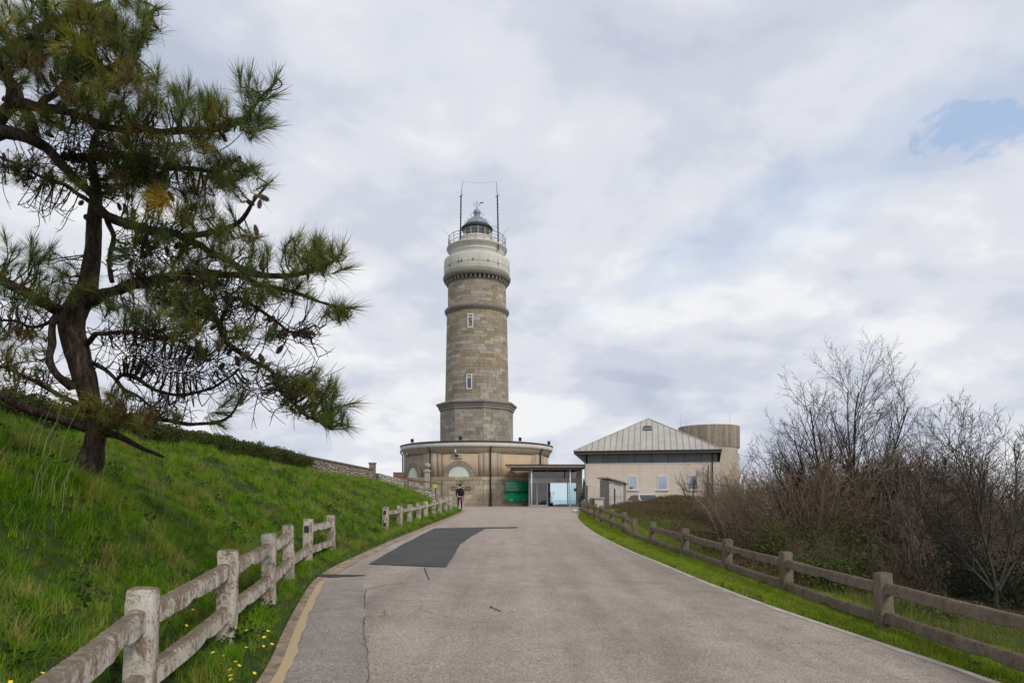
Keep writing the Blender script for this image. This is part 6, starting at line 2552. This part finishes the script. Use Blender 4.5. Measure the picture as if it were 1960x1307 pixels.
def build_pine():
    TY = 8.5
    base = at(168, 908, TY)
    T = thing('pine_tree', 'leaning maritime pine with open twisted crown on the left bank', 'tree', tuple(base))
    LIMBS = []

    def limb(name, pix, rpx, mat_='bark', sides=10, n=7, rough=0.0, register=True):
        pts = [at(p[0], p[1], TY + (p[2] if len(p) > 2 else 0)) for p in pix]
        rad = [r * TY / FPX * (1.0 if name == 'trunk' else 0.86) for r in rpx]
        sp = catmull(pts, n)
        m = len(sp)
        rr = [float(np.interp(i / (m - 1), np.linspace(0, 1, len(rad)), rad)) for i in range(m)]
        if rough < 0.001:
            rr = [r * (0.9 + 0.22 * mnoise.noise(p * 5.0)) for r, p in zip(rr, sp)]
            jx = random.random() * 50
            sp = [p + mnoise.noise_vector(p * 2.6 + Vector((jx, 0, 0))) * 0.055 * min(1, i / 4) * min(1, (m - 1 - i) / 3) for i, p in enumerate(sp)]
        mb = MB()
        mb.tube(sp, rr, sides)
        o = mb.build(name, mat_, T, True)
        rough = rough or 0.0045
        if rough:
            for v in o.data.vertices:
                nv = mnoise.noise(Vector((v.co.x * 9, v.co.y * 9, v.co.z * 3))) + 0.5 * mnoise.noise(Vector((v.co.x * 26, v.co.y * 26, v.co.z * 7)))
                nrm = v.normal
                v.co += nrm * nv * rough
        if register:
            LIMBS.extend(sp[::2])
        return sp
    # trunk flares into the ground, sweeps left then straightens
    limb('trunk', [(160, 945), (168, 905), (181, 850), (184, 815), (172, 760), (155, 700), (140, 645), (137, 612), (150, 582), (168, 545), (176, 500), (179, 450), (182, 405), (184, 362, 0.05), (176, 315, 0.1), (182, 270, 0.15), (196, 225, 0.15)],
         [34, 26, 18, 17, 19, 21, 21.5, 23.5, 21, 17, 14.5, 13.5, 12.5, 10, 7.5, 5, 2.5], 'bark', 24, 7, 0.018)
    limb('branch', [(140, 745, -.1), (112, 722, -.2), (97, 685, -.25), (96, 645, -.2), (106, 612, -.1), (125, 598, 0)], [12, 9, 8.5, 8.5, 8.5, 9], sides=10)
    lead = limb('branch', [(140, 610), (100, 588), (50, 560), (0, 535, .1), (-60, 500, .2), (-110, 430, .2), (-105, 345, 0), (-60, 280, -.2), (0, 250, -.4)], [18, 13, 11, 11, 11, 13, 15, 17, 18], 'bark', 12, 6, 0.006)
    limb('branch', [(180, 822), (130, 806), (80, 792), (40, 778), (0, 755), (-60, 725), (-130, 715)], [13, 10, 9, 9, 8, 6, 3], 'bark', 9, 6, 0.004)
    limb('branch', [(200, 826), (235, 838, -.1), (272, 857, -.2), (312, 874, -.25)], [9, 8, 6, 2.5])
    limb('branch', [(158, 580), (200, 562, -.1), (260, 544, -.3), (320, 530, -.5), (370, 545, -.7), (408, 598, -.9), (436, 660, -1.0), (478, 692, -1.1), (520, 714, -1.2), (545, 755, -1.2), (580, 795, -1.2), (630, 818, -1.2)], [17, 13, 11, 10, 8.5, 7, 6, 5.5, 5, 4, 3, 2])
    limb('branch', [(320, 530, -.5), (390, 520, -.7), (450, 530, -.9), (500, 545, -1.0), (560, 560, -1.1), (620, 575, -1.2), (668, 588, -1.2)], [9, 8, 7, 6, 4.5, 3.5, 2])
    limb('branch', [(182, 400), (225, 425, -.2), (290, 440, -.4), (350, 456, -.6), (400, 482, -.8), (450, 508, -.9), (498, 525, -1.0), (555, 525, -1.1), (610, 508, -1.1), (655, 485, -1.1)], [11, 10, 9, 8.5, 8, 7.5, 7, 5.5, 4, 2.5])
    limb('branch', [(0, 250, -.4), (60, 268, -.5), (118, 310, -.5), (165, 365, -.5), (210, 412, -.5), (270, 432, -.6), (340, 446, -.7), (400, 452, -.8), (440, 432, -.9), (480, 395, -1.0), (512, 352, -1.0)], [16, 13, 11, 9.5, 8.5, 7.5, 7, 6, 5, 4, 2])
    limb('branch', [(-10, 250, -.4), (25, 200, -.5), (75, 205, -.6), (130, 222, -.7), (200, 240, -.8), (270, 248, -.9), (330, 256, -1.0), (395, 252, -1.0), (450, 232, -1.1), (498, 190, -1.1), (532, 150, -1.1)], [15, 12, 10, 9, 8.5, 8, 7, 6, 5, 4, 2])
    limb('branch', [(25, 200, -.5), (5, 140, -.6), (10, 95, -.7), (60, 70, -.8), (110, 40, -.9), (160, 15, -.9), (230, -20, -1.0)], [12, 11, 9, 8, 7, 5, 3])
    limb('branch', [(65, 262, -.5), (55, 220, -.2), (20, 160, .1), (-30, 110, .2)], [14, 12, 10, 8])
    limb('branch', [(118, 300, -.4), (190, 300, -.2), (260, 300, -.2), (330, 320, -.3), (400, 330, -.4), (460, 300, -.5)], [9, 8, 7, 6, 5, 3])
    limb('branch', [(75, 205, -.6), (120, 170, -.9), (180, 140, -1.0), (240, 110, -1.1), (280, 60, -1.1), (300, 10, -1.1)], [8, 7, 6, 5, 4, 2.5])
    limb('branch', [(163, 660), (182, 643, -.2), (225, 638, -.4), (285, 640, -.6), (340, 655, -.7), (380, 672, -.8)], [7, 6, 5, 4, 3, 2])
    limb('branch', [(172, 690), (205, 713, -.1), (232, 742, -.2), (262, 760, -.3), (290, 785, -.3)], [6, 5, 4.5, 3.5, 2])
    limb('branch', [(222, 730, -.15), (238, 716, -.2), (262, 720, -.3), (300, 744, -.4), (350, 757, -.5), (400, 747, -.6), (440, 722, -.7), (458, 705, -.7)], [4, 5, 5, 4.5, 4, 3.5, 2.5, 1.5])
    limb('branch', [(195, 812), (240, 795, -.2), (300, 800, -.4), (350, 812, -.5), (400, 812, -.6), (435, 795, -.7), (455, 772, -.7)], [8, 6, 5, 4.5, 4, 3, 2])
    limb('branch', [(176, 790), (140, 765, -.3), (95, 742, -.4), (45, 722, -.5), (0, 698, -.5), (-50, 690, -.5)], [9, 7, 5.5, 5, 4, 3])
    limb('branch', [(110, 605), (70, 625, .3), (30, 615, .4), (-20, 620, .4)], [5, 4, 4, 3])
    limb('branch', [(195, 400, 0), (215, 450, -.1), (208, 500, -.1), (215, 540, -.1)], [7, 6, 5, 6])
    limb('branch', [(360, 460, -.6), (330, 520, -.6), (350, 570, -.7), (400, 610, -.8)], [5, 4, 3.5, 2])
    limb('branch', [(436, 662, -1.0), (430, 610, -.9), (460, 570, -.9), (520, 610, -1.0), (560, 630, -1.0), (605, 622, -1.0)], [5, 4, 3.5, 3, 2.5, 1.5])
    limb('branch', [(0, 300, .3), (60, 330, .5), (120, 352, .5), (170, 385, .2)], [3, 4, 5, 6])

    LP = np.array([tuple(p) for p in LIMBS])
    LPX = np.stack([CXP + LP[:, 0] * FPX / LP[:, 1], HOR - (LP[:, 2] - EYE) * FPX / LP[:, 1]], 1)

    def near(x, y):
        d = LPX - np.array([x, y])
        return int(np.argmin((d ** 2).sum(1)))
    # ---- needle tuft prototypes (numpy)
    def proto(nn, L, spread0, spread1, shoot):
        V, F = [], []
        for k in range(nn):
            t = random.random() ** 0.8
            az = random.uniform(0, 2 * PI)
            an = R(lerp(spread1, spread0, t) + random.gauss(0, 9))
            d = Vector((math.sin(an) * math.cos(az), math.sin(an) * math.sin(az), math.cos(an)))
            b = Vector((0, 0, (t - 1) * shoot))
            ln = L * random.uniform(0.5, 1.12)
            s_ = d.orthogonal()
            s_.rotate(Matrix.Rotation(random.uniform(0, 6.28), 3, d))
            s_ = s_.normalized() * 0.0019
            side = Vector((random.gauss(0, 1), random.gauss(0, 1), random.gauss(0, 1))) * 0.018
            m = b + d * ln * 0.55 + side
            e = b + d * ln + side * 1.6
            o = len(V)
            V += [b - s_, b + s_, m + s_ * 0.9, m - s_ * 0.9, e]
            F += [(o, o + 1, o + 2, o + 3), (o + 3, o + 2, o + 4)]
        return np.array([tuple(v) for v in V], np.float32), F
    protos = [proto(105, 0.215, 12, 66, 0.20) for _ in range(3)] + [proto(85, 0.18, 18, 74, 0.15) for _ in range(2)]
    fol_v, fol_f, fol_c = [], [], []
    off = 0
    tw = MB()
    cand = MB()
    GREEN = [(0.10, 0.155, 0.034), (0.14, 0.185, 0.036), (0.085, 0.135, 0.036), (0.165, 0.19, 0.042)]
    OLIVE = [(0.19, 0.18, 0.035), (0.155, 0.145, 0.035)]
    YELL = [(0.30, 0.27, 0.035), (0.25, 0.24, 0.035)]
    BROWN = [(0.22, 0.14, 0.06), (0.18, 0.115, 0.05)]
    GOLD = [(0.46, 0.30, 0.03)]

    def place(px_, py_, col=None, size=1.0, spread=0.3, pr=None, updir=None, candle=0.16, dz=None):
        nonlocal off
        # depth from the nearest limb along the ray
        i = near(px_, py_)
        Y = LP[i][1] + (random.gauss(-0.12, spread) if dz is None else dz)
        q = at(px_, py_, max(6.3, min(9.6, Y)))
        root = Vector(LP[i])
        out = (q - root)
        if out.length > 1.1:
            root = q - out.normalized() * 1.1
        d = (out.normalized() * 0.7 + Vector((0, 0, 0.55)) + Vector((random.gauss(0, .35), random.gauss(0, .35), random.gauss(0, .3)))).normalized() if updir is None else Vector(updir).normalized()
        c = root.lerp(q, 0.55) - Vector((0, 0, 0.12 * out.length)) + Vector((random.gauss(0, .04), random.gauss(0, .04), 0))
        pts = catmull([root, c, q - d * 0.12 * size, q], 3)
        tw.tube(pts, [lerp(0.010, 0.0045, k / (len(pts) - 1)) for k in range(len(pts))], 4, jit((0.085, 0.065, 0.048), 0.25), cap=False)
        V, F = protos[pr if pr is not None else random.randrange(5)]
        z = d
        x = z.orthogonal().normalized()
        x.rotate(Matrix.Rotation(random.uniform(0, 6.28), 3, z))
        y = z.cross(x)
        M = np.array([tuple(x), tuple(y), tuple(z)], np.float32) * size
        W = V @ M + np.array(tuple(q), np.float32)
        # droop of the outer needle ends
        W[:, 2] -= 0.18 * ((V[:, 0] ** 2 + V[:, 1] ** 2) * size) / 0.185 * 0.6
        fol_v.append(W)
        fol_f.extend([tuple(a + off for a in f) for f in F])
        base_c = col or random.choice(GREEN + GREEN + GREEN + OLIVE)
        k = random.uniform(0.75, 1.3)
        fol_c.append(np.tile(np.array([c_ * k for c_ in base_c], np.float32), (len(V), 1)))
        off += len(V)
        if random.random() < candle:
            e = q + d * 0.07 * size
            cand.tube([q - d * 0.02, e], [0.010, 0.006], 5, jit((0.26, 0.13, 0.07), 0.3))
            cand.tube([q, q + (d + Vector((random.gauss(0, .4), random.gauss(0, .4), 0.2))).normalized() * 0.05], [0.007, 0.004], 4, jit((0.28, 0.15, 0.07), 0.3))

    def cluster(cx_, cy_, rx, ry, n, col=None, size=1.0, mix=None):
        for _ in range(int(n * (1.75 if cy_ < 360 else 1.35))):
            a = random.uniform(0, 2 * PI)
            r = math.sqrt(random.random())
            c = col
            if mix:
                c = random.choice(random.choice(mix))
            elif col:
                c = random.choice(col)
            place(cx_ + rx * r * math.cos(a), cy_ + ry * r * math.sin(a), c, size * random.uniform(0.75, 1.1))
    mixA = [GREEN, GREEN, GREEN, OLIVE]
    mixB = [GREEN, GREEN, OLIVE, BROWN]
    cluster(150, 130, 120, 60, 26, mix=mixB)
    cluster(130, 225, 130, 30, 20, mix=mixB)
    cluster(120, 40, 110, 40, 18, mix=[GREEN, OLIVE, YELL])
    cluster(215, 110, 70, 50, 14, mix=[GREEN, OLIVE, YELL])
    cluster(300, 290, 110, 40, 22, mix=mixA)
    cluster(200, 330, 90, 40, 14, mix=mixB)
    cluster(300, 490, 90, 40, 14, mix=mixA)
    cluster(500, 540, 60, 30, 10, mix=mixA)
    cluster(90, 55, 140, 75, 60, mix=mixA)
    cluster(70, 110, 110, 50, 26, mix=mixB)
    cluster(245, 45, 50, 55, 17, mix=mixA)
    cluster(255, 190, 90, 50, 32, mix=mixA)
    cluster(190, 185, 60, 40, 12, mix=mixB)
    cluster(385, 225, 60, 45, 20, mix=mixA)
    cluster(485, 215, 40, 55, 11, mix=[GREEN])
    cluster(350, 335, 120, 60, 44, mix=mixB)
    cluster(450, 330, 45, 30, 10, mix=[GREEN])
    cluster(260, 350, 60, 40, 14, mix=mixB)
    cluster(350, 430, 110, 45, 36, mix=mixA)
    cluster(430, 480, 90, 40, 26, mix=mixA)
    cluster(590, 485, 55, 35, 26, mix=mixA)
    cluster(545, 560, 60, 28, 11, mix=mixA)
    cluster(652, 592, 32, 18, 8, mix=[GREEN])
    cluster(290, 570, 110, 40, 40, mix=mixA)
    cluster(410, 570, 80, 45, 28, mix=mixA)
    cluster(345, 618, 40, 25, 10, mix=[OLIVE, GREEN, YELL])
    cluster(470, 640, 60, 22, 7, mix=[GREEN])
    cluster(600, 760, 60, 38, 34, mix=mixA, size=0.8)
    cluster(560, 720, 50, 14, 9, mix=mixA, size=0.8)
    cluster(640, 795, 32, 22, 10, mix=[GREEN], size=0.8)
    cluster(190, 765, 70, 30, 17, mix=[OLIVE, GREEN, YELL, BROWN])
    cluster(290, 800, 70, 18, 14, mix=mixB)
    cluster(210, 800, 40, 30, 10, mix=mixB)
    cluster(55, 520, 75, 45, 28, mix=mixA)
    cluster(60, 575, 70, 25, 10, mix=mixA, size=0.85)
    cluster(140, 545, 45, 28, 13, mix=mixA, size=0.8)
    cluster(35, 660, 55, 35, 17, mix=mixB, size=0.9)
    cluster(30, 715, 60, 18, 9, mix=mixB, size=0.8)
    cluster(45, 325, 60, 25, 12, mix=[GREEN, OLIVE], size=0.8)
    cluster(110, 350, 50, 18, 7, mix=[OLIVE, YELL], size=0.7)
    cluster(390, 660, 30, 16, 4, mix=[GREEN], size=0.7)
    # single sprays that make the outline
    for (x, y, u) in ((300, 18, (1, 0, .5)), (285, 60, (1, 0, .1)), (262, 85, (.6, 0, .3)), (303, 138, (.1, 0, 1)), (362, 163, (.1, 0, 1)), (345, 172, (-.2, 0, 1)), (458, 143, (-.1, 0, 1)), (478, 150, (.1, 0, 1)), (527, 150, (.3, 0, 1)), (515, 245, (.8, 0, .2)), (520, 185, (1, 0, .4)),
                      (512, 352, (1, 0, .5)), (488, 320, (.8, 0, .4)), (612, 475, (.2, 0, 1)), (655, 478, (.4, 0, 1)), (660, 515, (.8, 0, .3)), (672, 590, (1, 0, .1)), (500, 700, (1, 0, .2)), (676, 772, (1, 0, .3)), (655, 812, (.8, 0, -.3)), (600, 728, (.2, 0, 1)), (640, 740, (.5, 0, .8)),
                      (440, 765, (.7, 0, .6)), (432, 790, (1, 0, 0)), (422, 815, (.7, 0, -.4)), (463, 755, (.4, 0, .9)), (60, 462, (.1, 0, 1)), (95, 480, (.6, 0, .8)), (10, 455, (-.2, 0, 1)), (165, 100, (0, -.5, .3))):
        place(x, y, random.choice(GREEN), 1.1, 0.1, random.randrange(3), u, 0.9)
    # big yellow-green sprays close to the viewer
    for (x, y, c, s) in ((140, 68, YELL, 1.5), (215, 78, OLIVE, 1.5), (120, 90, YELL, 1.3), (165, 95, YELL, 1.25), (230, 150, YELL, 1.35), (250, 130, OLIVE, 1.3), (262, 245, BROWN, 1.1), (300, 375, GOLD, 1.35), (306, 392, GOLD, 1.25), (292, 388, GOLD, 1.1), (285, 415, [(0.26, 0.20, 0.035)], 1.0), (120, 765, OLIVE, 1.2), (165, 770, OLIVE, 1.3), (200, 790, OLIVE, 1.2)):
        place(x, y, random.choice(c), s, 0.05, random.randrange(3), (random.gauss(0, .25), -0.7, random.uniform(-.5, .2)), 0.0, -0.95 if c is GOLD else -0.6)
    # ---- bare curved twigs
    def twig_spray(cx_, cy_, rx, ry, n, L, drift):
        for _ in range(int(n * 1.25)):
            x, y = cx_ + rx * random.gauss(0, .5), cy_ + ry * random.gauss(0, .5)
            i = near(x, y)
            q = at(x, y, LP[i][1] + random.gauss(0, 0.25))
            d = Vector((drift[0] + random.gauss(0, .5), random.gauss(0, .4), drift[1] + random.gauss(0, .35)))
            pts = [q]
            d.normalize()
            ln = L * random.uniform(0.5, 1.3)
            curl = random.uniform(0.05, 0.28) * random.choice([1, 1, 1, -1])
            for k in range(6):
                d = (d + Vector((random.gauss(0, .1), random.gauss(0, .1), curl))).normalized()
                pts.append(pts[-1] + d * ln / 6)
            tw.tube(pts, [0.0065, 0.006, 0.0055, 0.005, 0.004, 0.0035, 0.0025], 3, jit((0.06, 0.045, 0.036), 0.3), cap=False)
            root = Vector(LP[i])
            if (root - q).length > 0.06:
                tw.tube([root, root.lerp(q, .5) + Vector((0, 0, -0.03)), q], [0.009, 0.007, 0.006], 3, jit((0.06, 0.045, 0.036), 0.3), cap=False)
            if random.random() < 0.7:
                k = random.randrange(2, 5)
                d2 = (d + Vector((random.gauss(0, .6), random.gauss(0, .6), .4))).normalized()
                tw.tube([pts[k], pts[k] + d2 * ln * .2, pts[k] + d2 * ln * .38 + Vector((0, 0, .03))], [0.0045, 0.0035, 0.0022], 3, jit((0.06, 0.045, 0.036), 0.3), cap=False)
    twig_spray(260, 640, 90, 30, 90, 0.5, (.8, -.2))
    twig_spray(350, 700, 100, 45, 120, 0.45, (.8, .0))
    twig_spray(250, 690, 60, 40, 50, 0.45, (.8, -.1))
    twig_spray(160, 290, 110, 60, 150, 0.4, (.5, -.2))
    twig_spray(250, 330, 120, 60, 110, 0.4, (.5, -.1))
    twig_spray(60, 330, 70, 50, 50, 0.35, (.2, -.1))
    twig_spray(270, 470, 70, 40, 80, 0.4, (.4, -.1))
    twig_spray(340, 540, 120, 50, 120, 0.4, (.6, -.1))
    twig_spray(430, 590, 90, 50, 90, 0.4, (.6, -.1))
    twig_spray(540, 640, 70, 30, 40, 0.4, (.8, .1))
    twig_spray(540, 740, 60, 40, 70, 0.4, (.7, -.3))
    twig_spray(480, 740, 40, 14, 22, 0.25, (-.6, -.1))
    twig_spray(40, 610, 60, 50, 80, 0.35, (-.3, .2))
    twig_spray(60, 720, 70, 40, 60, 0.35, (.1, -.2))
    twig_spray(300, 780, 90, 30, 60, 0.3, (.5, .3))
    twig_spray(100, 400, 50, 15, 14, 0.25, (-.3, -.6))
    twig_spray(250, 800, 80, 20, 40, 0.3, (.4, .4))
    o = tw.build('twigs', 'twig', T, True, True)
    o['kind'] = 'stuff'
    o = cand.build('candle_buds', 'tinted', T, True, True)
    o['kind'] = 'stuff'
    me = bpy.data.meshes.new('needles')
    V = np.concatenate(fol_v)
    me.from_pydata(V.tolist(), [], fol_f)
    a = me.color_attributes.new('tint', 'FLOAT_COLOR', 'POINT')
    arr = np.ones((len(V), 4), np.float32)
    arr[:, :3] = np.concatenate(fol_c)
    a.data.foreach_set('color', arr.ravel())
    me.materials.append(MATS['needle'])
    o = bpy.data.objects.new('needles', me)
    COL.objects.link(o)
    put(o, T)
    o['kind'] = 'stuff'
    # ---- cones: one shared mesh of spiral scales
    mb = MB()
    mb.lathe([(0.004, -0.055), (0.018, -0.045), (0.026, -0.02), (0.026, 0.005), (0.019, 0.035), (0.008, 0.055), (0.001, 0.06)], 10, (0, 0))
    for k in range(60):
        t = k / 60
        z = lerp(-0.05, 0.055, t)
        r = 0.028 * math.sin(PI * (0.12 + 0.8 * (1 - t) ** 0.9)) + 0.003
        a = k * 2.39996
        u, w = Vector((math.sin(a), -math.cos(a), 0)), Vector((math.cos(a), math.sin(a), 0))
        c = u * r * 0.85 + Vector((0, 0, z))
        e = u * (r + 0.006) + Vector((0, 0, z + 0.004))
        mb.add([c - w * .009, c + w * .009, e + w * .005 + Vector((0, 0, .006)), e - w * .005 + Vector((0, 0, .006)), e - Vector((0, 0, .006))], [(0, 1, 2, 3), (0, 4, 1), (1, 4, 2), (3, 4, 0), (2, 4, 3)])
    proto_o = mb.build('pine_cone', 'cone_scale', None, False, link=False)
    spots = [(488, 378), (478, 388), (497, 390), (503, 378), (420, 215), (432, 245), (428, 262), (235, 205), (215, 212), (145, 130), (170, 135), (120, 185), (360, 620), (352, 655), (372, 640), (385, 600), (378, 660), (365, 668), (392, 672), (420, 660), (430, 640), (440, 672), (520, 610), (525, 625), (500, 685), (470, 680), (540, 640), (568, 640), (585, 640), (593, 636), (536, 668), (240, 400), (255, 410), (228, 395), (245, 375), (370, 395), (300, 470), (285, 480), (262, 460), (275, 490), (320, 480), (330, 500), (340, 470), (265, 520), (250, 505), (270, 545), (310, 560), (315, 545), (165, 415), (60, 340), (8, 300), (10, 190), (100, 150), (490, 440), (500, 506), (340, 590), (410, 625), (425, 700), (455, 690), (345, 690), (330, 640)]
    for k in range(8):
        spots.append((random.uniform(90, 330), random.uniform(250, 400)))
    for (x, y) in spots:
        i = near(x, y)
        q = at(x, y, LP[i][1] - 0.08 + random.gauss(0, 0.1))
        o = proto_o.copy()
        COL.objects.link(o)
        put(o, T)
        o.location = q
        o.rotation_euler = (random.uniform(1.6, 3.4), random.uniform(-0.7, 0.7), random.uniform(0, 6.28))
        k = random.uniform(0.8, 1.1)
        o.scale = (k * 0.85, k * 0.85, k * random.uniform(1.0, 1.25))
    # fallen stick on the bank
    p = at(146, 900, 9.2)
    p.z = hz(p.x, p.y)
    mb = MB()
    mb.tube([p + Vector((-0.12, 0, 0.02)), p + Vector((0.0, 0, 0.1)), p + Vector((0.06, 0.02, 0.2)), p + Vector((0.1, 0.03, 0.33))], [0.016, 0.014, 0.011, 0.006], 6)
    mb.tube([p + Vector((0.0, 0, 0.1)), p + Vector((-0.05, -0.05, 0.16)), p + Vector((-0.14, -0.08, 0.18))], [0.009, 0.007, 0.004], 5)
    tag(mb.build('fallen_stick', 'dry_stalk', None, True), 'pale broken stick lying in the grass left of the pine', 'stick')


build_pine()
